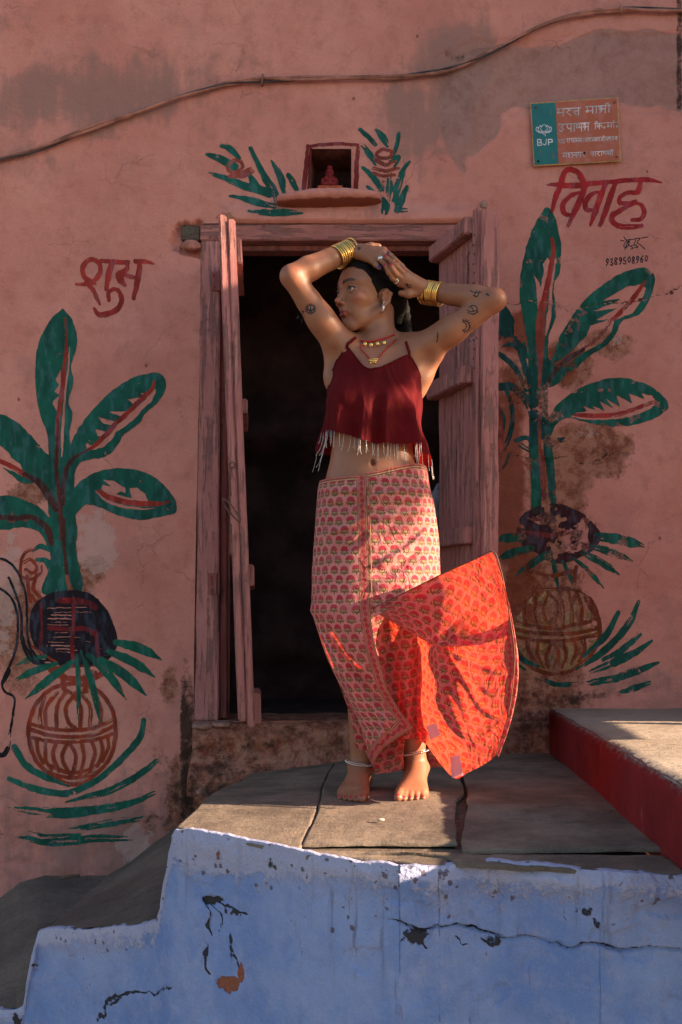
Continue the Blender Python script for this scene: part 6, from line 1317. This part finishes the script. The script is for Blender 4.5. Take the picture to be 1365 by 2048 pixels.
def skirt_wrap():
    ns, nv_ = 300, 330; s = np.linspace(0, 1, ns)[None, :]; v = np.linspace(0, 1, nv_)[:, None]; s, v = np.broadcast_arrays(s, v)
    top = 958-33*sstep(.72, .985, s)*(s < .99)-33*(s >= .99)*0+8*np.sin(s*math.pi*2)*(s < .5)*.5
    top = np.where(s > .5, 958-33*np.sin(np.clip((s-.5)/.5, 0, 1)*math.pi*.5)**1.5*sstep(1.04, .80, s)-2, top)
    bx = np.interp(s, [.75, 1.0], [882, 745]); botR = 1218-(bx-745)*.50+16
    bot = np.where(s < .25, 1450+100*s/.25, 1550.); bot = np.where(s > .5, 1550-10*sstep(.5, .7, s), bot)
    bot = bot+(botR-bot)*sstep(.71, .765, s)
    PY_ = top+(bot-top)*v
    xl, xr, xp = fi(PY_, *XLy), fi(PY_, *XRy), fi(PY_, *XPy)
    xc, a = (xl+xr)/2, (xr-xl)/2; th0 = np.arcsin(np.clip((xc-xp)/a, -.98, .98)); h = math.pi/2
    th = np.where(s < .25, th0+(h-th0)*s/.25, np.where(s < .75, h+(s-.25)*2*math.pi, 3*h+(h+th0)*(s-.75)/.25))
    bf_ = fi(PY_, [950, 1000, 1080, 1218, 1300, 1450, 1550], [.100, .118, .122, .128, .125, .10, .085]); bb = fi(PY_, [950, 1010, 1080, 1218, 1400, 1550], [.100, .125, .135, .12, .085, .07])
    yc = fi(PY_, [950, 1100, 1240, 1400, 1550], [-.95, -.955, -.985, -.96, -.955])
    px = xc-a*np.sin(th); cth = np.cos(th); Y_ = yc-np.where(cth > 0, bf_, bb)*np.sign(cth)*np.abs(cth)**.85
    # folds: pull lines fanning from the right hip, soft creases at the waist, long drape lines below the knee
    fold = np.zeros_like(px)
    def crease(pts, w, amp, ph=0):
        d, t, sg, L = line_d(px, PY_, catmull(pts, 6)); return 2.3*amp*np.exp(-(sg/w)**2)*(d < w*3)*np.sin(np.clip(t/L, 0, 1)*math.pi)**.5*np.exp(-(np.maximum(d-np.abs(sg), 0)/w)**2)
    front = (cth > -.1)
    for pts, w, am in ((((868, 1048), (820, 1100), (755, 1135)), 8, .010), (((868, 1070), (800, 1130), (748, 1158)), 9, -.007), (((640, 982), (690, 990), (735, 985)), 5, .005), (((640, 1010), (690, 1020), (740, 1006)), 6, -.005), (((750, 998), (800, 990), (862, 985)), 5, .006), (((750, 1022), (805, 1016), (866, 1005)), 5, -.005),
                       (((752, 1048), (810, 1034), (868, 1020)), 6, .006), (((640, 1075), (690, 1062), (738, 1040)), 6, .005), (((650, 1120), (700, 1100), (738, 1072)), 7, -.004), (((624, 1224), (680, 1290), (735, 1370), (775, 1430)), 9, -.011), (((626, 1236), (670, 1310), (715, 1400), (750, 1500)), 10, .012), (((640, 1280), (665, 1380), (700, 1460), (735, 1540)), 8, -.010),
                       (((750, 1085), (810, 1075), (872, 1050)), 7, -.005), (((745, 1180), (800, 1160), (880, 1110)), 12, .007), (((770, 1420), (760, 1480), (750, 1540)), 7, .008), (((700, 1230), (740, 1300), (780, 1390)), 9, .007)):
        fold = fold+crease(pts, w, am)*front
    back = cth < .05
    x_, z_ = px*.0015, PY_*.0015
    fold = fold+(fbm(x_*9+3, z_*22, 5, 3)-.5)*.012*front*sstep(1120, 1000, PY_)+(fbm(x_*7+z_*3, z_*3, 9, 3)-.5)*.02*sstep(1200, 1300, PY_)+np.sin(px*.16+PY_*.02)*.010*back*sstep(1180, 1300, PY_)
    Y_ = Y_-fold*np.where(front, 1, -1)
    px = px+(fbm(z_*12, s*20, 4, 3)-.5)*5
    d = CAM_D+Y_; V_ = np.stack([(px-VX)*d/FPX, Y_, CAM_H+(VY-PY_)*(CAM_D-.99)/FPX*(1-.0)], -1)
    # keep heights tied to her own depth so that silhouettes stay put
    V_[..., 2] = CAM_H+(VY-PY_)*d/FPX*0+(VY-PY_)*(CAM_D-.97)/FPX+0; V_[..., 0] = (px-VX)*(CAM_D-.97)/FPX+(Y_+.97)*(px-VX)/FPX*.35
    o = fastmesh('skirt_wrap', V_.reshape(-1, 3), grid_faces(ns, nv_)[:, ::-1], MPW, skirt)
    u_ = (th-th0)*.185; attr(o, 'cloth', np.stack([u_, V_[..., 2]-0*u_, u_*0], -1).reshape(-1, 3), 'FLOAT_VECTOR')
    pk = (xp-px)*.0015; pk = np.where((s < .3), np.abs(pk), .2); hb_ = (bot-PY_)*.0015*.75; hb_ = np.where(s < .27, hb_, np.where(s > .71, .2, hb_))
    tp_ = (PY_-top)*.0015*2.2; tp_ = np.where((tp_ < .031), 24.0e-3+tp_*.2, .2)
    bd = np.minimum(np.minimum(pk, hb_), tp_); ba = np.where(pk < hb_, PY_*.0015, px*.0015)
    attr(o, 'border', np.stack([bd, ba, ba*0], -1).reshape(-1, 3), 'FLOAT_VECTOR')
skirt_wrap()
def patch(name, rows, m, parent, nu=10, nv=12, rot=0.0, seed=0, wr=.004, border=None, uvs=1.0, off=(0, 0), creases=()):
    A_ = np.array([[P(*q) for q in r] for r in rows]); 
    B_ = np.array([catmull(r, nu) for r in A_]); C_ = np.array([catmull(B_[:, j], nv) for j in range(B_.shape[1])]).transpose(1, 0, 2)
    du = np.linalg.norm(np.diff(C_, axis=1), axis=2); dv = np.linalg.norm(np.diff(C_, axis=0), axis=2)
    px = VX+C_[..., 0]*FPX/(CAM_D+C_[..., 1]); pz = C_[..., 2]
    U_ = np.cumsum(np.concatenate([[0], du.mean(0)]))[None]+0*pz; V2 = -np.cumsum(np.concatenate([[0], dv.mean(1)]))[:, None]+0*pz
    c_, s_ = math.cos(rot), math.sin(rot); uu_ = (U_*c_-V2*s_)*uvs+off[0]; vv_ = (U_*s_+V2*c_)*uvs+off[1]
    w = (fbm(px*.03+seed, pz*14, seed, 4)-.5)*wr*2; pyy = VY-(pz-CAM_H)*FPX/(CAM_D+C_[..., 1])
    for pts_, w_, am in creases:
        d_, t_, sg_, L_ = line_d(px, pyy, catmull(pts_, 6)); w = w+am*np.exp(-(sg_/w_)**2)*np.exp(-(np.maximum(d_-np.abs(sg_), 0)/w_)**2)*np.sin(np.clip(t_/L_, .02, .98)*math.pi)**.5
    C_[..., 1] += w
    o = fastmesh(name, C_.reshape(-1, 3), grid_faces(C_.shape[1], C_.shape[0]), m, parent)
    attr(o, 'cloth', np.stack([uu_, vv_, vv_*0], -1).reshape(-1, 3), 'FLOAT_VECTOR')
    bd = np.full(px.shape, .2); ba = pz
    if border: bd, ba = border(C_, U_, V2, px)
    attr(o, 'border', np.stack([bd, ba, ba*0], -1).reshape(-1, 3), 'FLOAT_VECTOR'); return o, C_
flare_up = [[(745, 1218, -1.105), (815, 1184, -1.110), (885, 1149, -1.112), (940, 1124, -1.179), (985, 1104, -1.228)],
            [(749, 1221, -1.107), (825, 1200, -1.120), (893, 1177, -1.123), (950, 1152, -1.190), (1001, 1135, -1.245)],
            [(753, 1224, -1.110), (838, 1232, -1.120), (888, 1226, -1.120), (952, 1203, -1.192), (1012, 1185, -1.256)],
            [(756, 1226, -1.110), (848, 1266, -1.120), (880, 1274, -1.120), (950, 1253, -1.155), (1019, 1226, -1.264)],
            [(757, 1227, -1.108), (852, 1275, -1.120), (877, 1285, -1.120), (949, 1264, -1.154), (1021, 1238, -1.266)],
            [(758, 1229, -1.100), (850, 1281, -1.120), (877, 1291, -1.120), (955, 1290, -1.196), (1025, 1268, -1.270)]]
def hem_r(C_, U_, V2, px):
    L = C_.shape[1]; d = np.linalg.norm(C_-C_[:, -1:, :], axis=2); return d*.9, C_[..., 2]
o, _ = patch('skirt_flap', flare_up, MPR, skirt, 14, 8, rot=.55, seed=4, wr=.005, border=hem_r, creases=(([(760, 1222), (850, 1190), (980, 1130)], 5, .007), ([(880, 1270), (950, 1215), (1005, 1190)], 7, -.008), ([(870, 1260), (930, 1190), (990, 1130)], 6, .006))); 
flare_lo = [[(835, 1272, -1.100), (862, 1284, -1.100), (877, 1287, -1.120), (912, 1276, -1.126), (952, 1268, -1.192), (990, 1256, -1.233), (1021, 1238, -1.266)],
            [(835, 1300, -1.020), (858, 1306, -1.110), (880, 1310, -1.120), (915, 1306, -1.130), (955, 1302, -1.196), (992, 1290, -1.235), (1026, 1275, -1.270)],
            [(828, 1350, -0.970), (854, 1352, -1.070), (880, 1352, -1.120), (915, 1350, -1.130), (955, 1350, -1.196), (995, 1336, -1.239), (1030, 1320, -1.270)],
            [(820, 1400, -0.940), (848, 1400, -1.050), (876, 1400, -1.120), (915, 1402, -1.130), (955, 1400, -1.196), (995, 1390, -1.239), (1027, 1375, -1.270)],
            [(818, 1440, -0.930), (848, 1448, -1.030), (892, 1446, -1.122), (922, 1450, -1.138), (955, 1448, -1.196), (990, 1440, -1.233), (1018, 1425, -1.263)],
            [(822, 1460, -0.930), (858, 1468, -1.030), (930, 1502, -1.167), (945, 1492, -1.184), (965, 1486, -1.206), (985, 1480, -1.228), (1006, 1470, -1.250)],
            [(836, 1472, -0.940), (868, 1494, -1.030), (920, 1530, -1.136), (942, 1522, -1.181), (962, 1514, -1.203), (982, 1504, -1.225), (1000, 1492, -1.244)],
            [(848, 1480, -0.950), (880, 1526, -1.020), (911, 1557, -1.145), (938, 1545, -1.177), (960, 1534, -1.201), (978, 1523, -1.221), (992, 1512, -1.235)]]
def hem_b(C_, U_, V2, px):
    d1 = np.linalg.norm(C_-C_[:, -1:, :], axis=2)*.9; d2 = np.linalg.norm(C_-C_[-1:, :, :], axis=2)*.9; return np.minimum(d1+.004, d2+.2), np.where(d1 < d2, C_[..., 2], C_[..., 0])
patch('skirt_flap', flare_lo, MPR, skirt, 12, 12, rot=.35, seed=8, wr=.007, border=hem_b, creases=(([(884, 1296), (925, 1350), (960, 1410), (1000, 1440)], 6, .016), ([(892, 1300), (960, 1330), (1024, 1350)], 6, .010), ([(885, 1310), (905, 1380), (925, 1440), (940, 1490)], 7, -.010), ([(940, 1500), (975, 1470), (1008, 1440)], 6, .010), ([(905, 1310), (950, 1370), (985, 1400)], 5, -.008)))
patch('skirt_back_hem', [[(680, 1372, -1.0), (700, 1376, -1.01), (725, 1385, -1.0)], [(697, 1420, -1.0), (713, 1424, -1.01), (735, 1430, -.985)], [(707, 1462, -1.0), (722, 1465, -1.01), (742, 1468, -.985)], [(712, 1498, -1.0), (727, 1500, -1.01), (748, 1503, -.985)]], MPR, skirt, 8, 8, seed=31)
inner = [[(740, 1222, -1.075), (775, 1216, -1.07), (815, 1222, -1.06), (850, 1232, -1.07), (885, 1250, -1.08)],
         [(745, 1275, -1.055), (780, 1272, -1.015), (815, 1275, -1.045), (850, 1280, -1.02), (885, 1290, -1.06)],
         [(755, 1340, -1.045), (785, 1338, -1.005), (812, 1345, -1.045), (845, 1345, -1.00), (880, 1350, -1.05)],
         [(765, 1400, -1.04), (795, 1400, -.995), (815, 1400, -1.04), (840, 1402, -.99), (868, 1405, -1.04)],
         [(775, 1450, -1.03), (800, 1450, -1.0), (815, 1450, -1.035), (838, 1452, -.985), (858, 1455, -1.03)],
         [(765, 1490, -1.02), (793, 1482, -1.0), (812, 1478, -1.03), (834, 1480, -.985), (852, 1488, -1.02)]]
patch('skirt_inner_fold', inner, MPR, skirt, 14, 12, rot=-.25, seed=22, wr=.006)
inner2 = [[(748, 1470, -1.0), (780, 1470, -.98), (812, 1472, -1.01)], [(748, 1510, -1.0), (780, 1510, -.975), (808, 1505, -1.0)], [(750, 1548, -.995), (782, 1545, -.975), (808, 1538, -.99)]]
patch('skirt_inner_fold', inner2, MPR, skirt, 12, 10, rot=-.25, seed=25, wr=.006)
rim = [[(1006, 1160, -1.268), (1009, 1168, -1.272), (1010, 1180, -1.262)],
       [(1018, 1220, -1.268), (1022, 1222, -1.272), (1023, 1228, -1.262)],
       [(1025, 1266, -1.268), (1030, 1270, -1.272), (1032, 1275, -1.262)],
       [(1029, 1315, -1.268), (1035, 1318, -1.272), (1038, 1322, -1.262)],
       [(1027, 1370, -1.268), (1035, 1374, -1.272), (1036, 1378, -1.262)],
       [(1018, 1422, -1.268), (1025, 1428, -1.272), (1026, 1430, -1.262)],
       [(1006, 1468, -1.268), (1013, 1472, -1.272), (1012, 1476, -1.262)],
       [(994, 1510, -1.268), (998, 1513, -1.272), (997, 1514, -1.262)]]
patch('skirt_edge', rim, MPR, skirt, 6, 10, seed=12, wr=.004)
tube_obj('hem_seam', [P(*q) for q in [(745, 1217, -1.112), (815, 1183, -1.117), (885, 1148, -1.115), (940, 1123, -1.185), (985, 1103, -1.235), (1001, 1135, -1.255), (1012, 1185, -1.265), (1021, 1238, -1.275), (1030, 1320, -1.278), (1018, 1425, -1.27), (992, 1512, -1.245)]], .0016, simple('seam_dark', (.16, .06, .045), .8), skirt, n=10, seg=6)
g = G('pink_label_cloth'); MTG = g.done(g.mixsh(.5, g.bsdf((.85, .50, .52), .8), g.translucent((.9, .5, .5))))
for nm, q in (('fabric_label', [(853, 1452, -1.11), (872, 1447, -1.14), (882, 1469, -1.15), (862, 1480, -1.12)]), ('fabric_label', [(902, 1514, -1.16), (920, 1510, -1.17), (927, 1550, -1.18), (905, 1557, -1.165)])):
    a_ = [a3(P(*w_)) for w_ in q]; n = 7; V_ = []
    for i in range(n):
        for j in range(n): s, t = i/(n-1), j/(n-1); V_.append((a_[0]*(1-s)+a_[1]*s)*(1-t)+(a_[3]*(1-s)+a_[2]*s)*t+a3((0, -.004+.005*math.sin(s*3+t*2), 0)))
    V2_ = [v+a3((0, .0012, 0)) for v in V_]; F_ = grid_faces(n, n); k = n*n
    rimf = [(i, i+1, i+1+k, i+k) for i in range(n-1)]
    mk(nm, V_+V2_, F_.tolist()+(F_[:, ::-1]+k).tolist()+rimf, MTG, skirt)
tube_obj('placket_seam', [hit(x, y)[0]*0+a3(P(x, y, d_)) for x, y, d_ in ((737, 962, -1.068), (740, 1000, -1.085), (741, 1060, -1.09), (743, 1130, -1.098), (744, 1216, -1.118))], .0013, simple('cream_thread', (.22, .14, .06), .7), skirt, n=8, seg=6)
tube_obj('drawstring', [P(739, 952, -1.065), P(736, 962, -1.075), P(742, 975, -1.08), P(738, 990, -1.088), P(745, 1002, -1.088), P(741, 1015, -1.092)], .0014, simple('gold_cord', (.24, .13, .05), .6), skirt, n=6, seg=6)
# ---------------------------------------------------------------- camisole
def m_red_cloth():
    g = G('dark_red_silk'); p = g.pos(); n = g.noise(p, 18, 5, .6); w_ = g.noise(g.scale(p, (1, 1, .2)), 320, 2)
    c = g.mix(n.ss(.35, .7), (.085, .004, .007), (.12, .006, .009)); nr = g.bump(g.noise(g.scale(p, (1.6, 1.6, .5)), 14, 3, .5)*.7+n*.5+w_*.3, .6, .005)
    return g.done(g.mixsh(.18, g.bsdf(c, .78, 0, nr, .12), g.translucent((.55, .02, .012), nr)))
MRC = m_red_cloth()
cami = empty('camisole', B3(750, 800)); cami.parent = person; cami.location = Vector(B3(750, 800))-world_loc(person)
def camisole():
    nt_, nv_ = 260, 110; th = np.linspace(-math.pi, math.pi, nt_)                 # 0 = front, + towards the viewer's right
    tops = fi(th, np.radians([-180, -120, -95, -78, -66, -58, -44, -24, -10, 10, 30, 50, 57, 66, 80, 100, 130, 180]), [786, 790, 780, 752, 722, 700, 722, 746, 754, 750, 738, 724, 719, 738, 775, 792, 790, 786])
    tops = np.interp(th, th, np.convolve(np.pad(tops, 3, mode='edge'), np.ones(7)/7, 'valid'))
    hem = fi(th, np.radians([-180, -120, -95, -75, -50, -30, -5, 20, 45, 60, 75, 90, 110, 180]), [900, 905, 902, 872, 874, 884, 898, 900, 901, 898, 908, 930, 932, 905])
    v = np.linspace(0, 1, nv_); PYm = tops[None]+(hem-tops)[None]*v[:, None]; Z_ = CAM_H+(VY-PYm)*(CAM_D+BY)/FPX
    tf = Field(); tf.pr = list(torso.pr); tf.cap(B3(822, 722), B3(832, 770), .040, .030, .03); tf.cap(B3(690, 722), B3(678, 770), .040, .028, .03)
    R_ = np.zeros(PYm.shape); xc = fi(PYm, [700, 760, 800, 850, 900, 960], [757, 752, 748, 745, 744, 748]); XC = (xc-VX)*(CAM_D+BY)/FPX
    dx, dy = np.sin(th)[None], -np.cos(th)[None]
    rs = np.linspace(.24, .03, 120); best = np.zeros(PYm.shape); done_ = np.zeros(PYm.shape, bool)
    for r in rs:
        d = tf.at(XC+dx*r, BY+dy*r, Z_); m = (d < .0) & ~done_; best[m] = r; done_ |= m
    best[~done_] = .05; R_ = best+.0085
    for _ in range(11):
        R_ = np.array([np.convolve(np.pad(r, 4, mode='wrap'), np.ones(9)/9, 'valid') for r in R_]); R_ = np.array([np.convolve(np.pad(r, 3, mode='edge'), np.ones(7)/7, 'valid') for r in R_.T]).T
    R_ = R_+.003
    Rm = np.maximum.accumulate(np.where(PYm > 800, R_, np.where(PYm > 760, R_*.995, R_)), axis=0)
    t = sstep(775, 900, PYm); Rd = Rm*(.985)+.012*t
    R_ = np.where(PYm > 790, np.maximum(R_, Rd-.012*sstep(800, 870, PYm)), R_)
    sharp = lambda q: 1-np.abs(np.sin(q))**.7*1.0
    fo = (sharp(th*3.5+.25)*.042+sharp(th*6.0+1.1)*.026+np.cos(th*11+2.0)*.007)[None]
    R_ = R_+t**1.2*(fo-.020)+0*(fbm(th[None]*3, Z_*25, 3, 3)-.5)*.007+(1-np.abs(2*fbm(th[None]*4+Z_*9, Z_*6, 6, 2)-1))**4*.004
    bs_ = best.copy()
    for _ in range(5): bs_ = np.array([np.convolve(np.pad(r, 3, mode='wrap'), np.ones(7)/7, 'valid') for r in bs_]); bs_ = np.array([np.convolve(np.pad(r, 3, mode='edge'), np.ones(7)/7, 'valid') for r in bs_.T]).T
    R_ = np.maximum(R_, bs_+.007)
    side = np.exp(-((th-1.45)/.42)**2)[None]*sstep(840, 932, PYm)*.035+np.exp(-((th+1.5)/.4)**2)[None]*sstep(820, 905, PYm)*.018; R_ = R_+side
    V_ = np.stack([XC+dx*R_, BY+dy*R_, Z_], -1)
    o = fastmesh('bodice', V_.reshape(-1, 3), grid_faces(nt_, nv_), MRC, cami)
    V_in = np.stack([XC+dx*(R_-.0016), BY+dy*(R_-.0016), Z_], -1)
    tube_obj('top_binding', V_[0], .0022, MRC, cami, n=1, seg=6)
    return V_, th
CV, CTH = camisole()
iL, iR = np.argmin(abs(CTH-math.radians(-58))), np.argmin(abs(CTH-math.radians(57)))
def strap(pts):
    V_ = []; q = catmull(pts, 8); 
    for i in range(len(q)):
        t = q[min(i+1, len(q)-1)]-q[max(i-1, 0)]; b = np.cross(t, (0, 1, .25)); b = b/np.linalg.norm(b)*.0042
        V_ += [q[i]-b, q[i]+b, q[i]+b+a3((0, .0016, 0)), q[i]-b+a3((0, .0016, 0))]
    F_ = []
    for i in range(len(q)-1):
        for k in range(4): F_.append((4*i+k, 4*i+(k+1) % 4, 4*i+4+(k+1) % 4, 4*i+4+k))
    mk('strap', V_, F_, MRC, cami)
def H2(x, y, off=.003): p_, n = hit(x, y); return p_+n*off
def prj(v): return (VX+v[0]*FPX/(CAM_D+v[1]), VY-(v[2]-CAM_H)*FPX/(CAM_D+v[1]))
for i_, ex, ey in ((iL, 711, 680), (iR, 813, 688)):
    x0_, y0_ = prj(CV[0, i_]); strap([CV[0, i_]+a3((0, -.001, -.008))]+[H2(x0_+(ex-x0_)*t, y0_-3+(ey-y0_)*t, .0055) for t in (.15, .4, .7, 1)])
MSIL = simple('silver_beads', (.50, .47, .45), .35, .85, .25, 260, .3)
rn = random.Random(5)
for i in range(60):
    th = math.radians(-100+i*3.46+rn.uniform(-1.9, 1.9)); j = np.argmin(abs(CTH-th)); p0 = CV[-1, j]; L = rn.uniform(.030, .050) if th > math.radians(-72) else rn.uniform(.045, .065)
    blow = -.35 if th < math.radians(-72) else (-.04 if th < 0 else .03); sw = rn.uniform(-.16, .16)
    pts = [p0+a3((0, -.001, .002)), p0+a3((blow*.012+sw*.01, -.003, -L*.35)), p0+a3((blow*L*.5+sw*.02, -.004, -L*.7)), p0+a3((blow*L*.9+sw*.05, -.003, -L))]
    V_, F_, *_ = tube('k', pts, [.0005, .0006, .0005, .0006], None, seg=5, n=3); parts = [(V_, F_)]
    for t_ in (.45, .75, 1.0): parts.append(ball(catmull(pts, 6)[int(t_*17)], (.0011, .0011, .0018), 6, 4))
    V_, F_ = merge(parts); mk('fringe_string', V_, F_, MSIL, cami)
# ---------------------------------------------------------------- jewellery
MGOLD = simple('brass_gold', (.80, .50, .16), .26, 1.0, .12, 60, .1, .0005); MSILV = simple('polished_silver', (.75, .74, .72), .18, 1.0, .1, 120, .1); MRT = simple('red_thread', (.40, .015, .02), .7, 0, .3, 200, .5)
def bangles(w, e, t0, n, r0, sp, seed):
    rr = random.Random(seed); ax_ = (e-w)/np.linalg.norm(e-w)
    for i in range(n):
        c_ = w+ax_*(t0+sp*i)+a3((0, 0, -.004)); tl = ax_+a3((rr.uniform(-.035, .035), rr.uniform(-.03, .03), rr.uniform(-.035, .035)))
        if i == 0: tl = ax_+a3((.0, -.12, .22))
        tube_obj('bangle', loop_ring(c_, tl, r0+rr.uniform(-.0006, .0008)+(.002 if i == 0 else 0), 34), .0028, MGOLD, person, closed=True, seg=7)
bangles(wA, eA, -.006, 9, .0335, .0068, 3); bangles(wB, eB, -.026, 11, .0335, .0062, 4)
def ringobj(name, c_, ax_, r, t, m, n=20): return tube_obj(name, loop_ring(c_, ax_, r, n), t, m, person, closed=True, seg=7)
ringobj('earring', H2(764, 617, .004)+a3((0, 0, -.002)), (1, .35, 0), .0115, .0034, MSILV, 26); ringobj('ear_stud', H2(768, 606, .002), (1, .3, 0), .004, .0009, MSILV)
ringobj('nose_ring', H2(683, 609, .0015), (1, .2, .2), .0032, .0006, MSILV)
for fp, i_, m in ((fA[1][0], 0, MSILV), (fB[0][0], 0, MSILV)):
    c_ = lerp(a3(fp[0]), a3(fp[1]), .5); ringobj('ring', c_, a3(fp[1])-a3(fp[0]), .0092, .0018, m)
    v_, f_ = ball(c_+a3((0, -.009, .003)), (.0075, .004, .0065), 10, 7); mk('ring_stone', v_, f_, m, person)
neck = empty('necklace', neckA); neck.parent = person; neck.location = Vector(neckA)-world_loc(person)
def on(pts, off=.003): return [H2(x, y, off) for x, y in catmull(pts, 4)]
t9 = T(640, 460, 5.25)
tube_obj('choker_cord', on(t9((425, 1170), (500, 1178), (590, 1168), (690, 1140), (780, 1102))), .0026, MRT, neck, n=1, seg=6)
tube_obj('pendant_cord', on(t9((425, 1215), (440, 1260), (500, 1325), (520, 1360))), .0018, MRT, neck, n=1, seg=6); tube_obj('pendant_cord', on(t9((800, 1155), (740, 1215), (680, 1270), (640, 1320), (618, 1350))), .0018, MRT, neck, n=1, seg=6)
for x, y in ((478, 1205), (537, 1213), (606, 1200), (675, 1190)):
    p_, n_ = hit(640+x/5.25, 460+y/5.25); v_, f_ = ball((0, 0, 0), (.0052, .0015, .0064), 14, 8); mk('coin', a3(v_)+p_+n_*.004, f_, MGOLD, neck)
for k in range(16):
    x, y = 430+k*17, 1232-abs(k-8)*1.0-(k > 9)*(k-9)*6; p_, n_ = hit(640+x/5.25, 460+y/5.25); v_, f_ = ball(p_+n_*.002, (.0016, .0016, .0016), 7, 5); mk('bead', v_, f_, MRT if k % 3 else MSILV, neck)
p_, n_ = hit(747, 722); pp = []
for (dx, dz, sx, sz) in ((0, 0, .0135, .0042), (-.011, .003, .004, .003), (.011, .003, .004, .003), (-.008, -.006, .0022, .0045), (.007, -.006, .0022, .0045), (0, -.005, .006, .0025), (.0, .005, .008, .0025)): pp.append(ball(p_+n_*.003+a3((dx, 0, dz+dx*.15)), (sx, .0022, sz), 12, 7))
v_, f_ = merge(pp); mk('pendant', v_, f_, MGOLD, neck)
v_, f_ = ball(HW((.028, -.085, .005))+a3((0.0, -.006, 0)), (.010, .006, .018), 12, 9); mk('hair_clip', v_, f_, MGOLD, person)
for cx, (c_, r, tl) in enumerate(((lerp(anA, kneeA, .03)+a3((.0, -.006, .010)), .043, (0.10, -.12, 1)), (lerp(anB, kneeB, .13), .041, (-.18, .05, 1)))):
    ak = empty('anklet', c_); ak.parent = person; ak.location = Vector(c_)-world_loc(person)
    rg = loop_ring(c_, tl, r+.003, 40); tube_obj('chain', rg, .0010, MSILV, ak, closed=True, seg=6)
    for i, q_ in enumerate(rg):
        if q_[1] < c_[1]+.02: v_, f_ = ball(q_+a3((0, -.001, -.0055)), (.0024, .0024, .0032), 7, 5); mk('bead', v_, f_, MSILV, ak)


# ---------------------------------------------------------------- unseen tree, added outside the frame so its leaves break up the low sunlight
def tree():
    root = empty('added_shade_tree', (4.3, -4.2, -1.32)); tag(root, 'unseen leafy tree added out of the picture to the right to dapple the sunlight', 'tree')
    bark = simple('bark', (.10, .07, .05), .9, 0, .4, 30, .8, .01)
    tube_obj('trunk', [(4.3, -4.2, -1.34), (4.28, -4.1, .4), (4.35, -3.9, 1.8), (4.3, -3.6, 3.2)], [.16, .12, .10, .06], bark, root, seg=12)
    r = random.Random(11); br = []
    for k in range(7):
        e = (4.0+r.uniform(-.3, .5), -2.0+r.uniform(-1.1, .8), 2.4+k*.32); tube_obj('branch', [(4.32, -3.85+.02*k, 1.9+k*.18), (4.2, -3.0, 2.2+k*.28), e], [.035, .02, .008], bark, root, seg=7); br.append(e)
    g = G('leaf_green'); p = g.pos(); lg = g.done(g.mixsh(.3, g.bsdf(g.mix(g.noise(p, 3).ss(.3, .7), (.04, .08, .02), (.07, .11, .03)), .5), g.translucent((.10, .2, .03))))
    V_, F_ = [], []
    def clump(c, s, n):
        for _ in range(n):
            q = a3(c)+a3([r.gauss(0, s[i]) for i in range(3)]); a = a3([r.uniform(-1, 1) for _ in range(3)]); a /= np.linalg.norm(a)+1e-6; b = np.cross(a, a3([r.uniform(-1, 1) for _ in range(3)])); b /= np.linalg.norm(b)+1e-6
            L, w = r.uniform(.06, .10), r.uniform(.022, .034); o = len(V_); V_.extend([q-a*L/2, q+b*w-a*L*.1, q+a*L/2, q-b*w-a*L*.1]); F_.append((o, o+1, o+2, o+3))
    # clumps stand where they shade her upper body, leaving gaps
    for (x, z, Yp, s, n) in CLUMPS:
        t = (4.1-x)/sd.x; c = (4.1, Yp+sd.y*t, z+sd.z*t); clump(c, s, int(n*.36))
    mk('crown', V_, F_, lg, root, False)
# (x, z, Y) points of the place to be shaded, traced back along the sunlight
CLUMPS = [(-.10, 1.50, -.98, (.12, .06, .060), 420), (-.06, 1.27, -1.04, (.12, .045, .045), 250), (-.24, 1.42, -1.0, (.12, .05, .06), 110), (.03, 1.08, -1.06, (.12, .04, .025), 120), (-.02, .93, -1.09, (.12, .07, .028), 320),
          (-.1, 1.78, -1.0, (.2, .3, .05), 160), (-.9, 1.1, -.5, (.2, .2, .3), 160)]
tree()
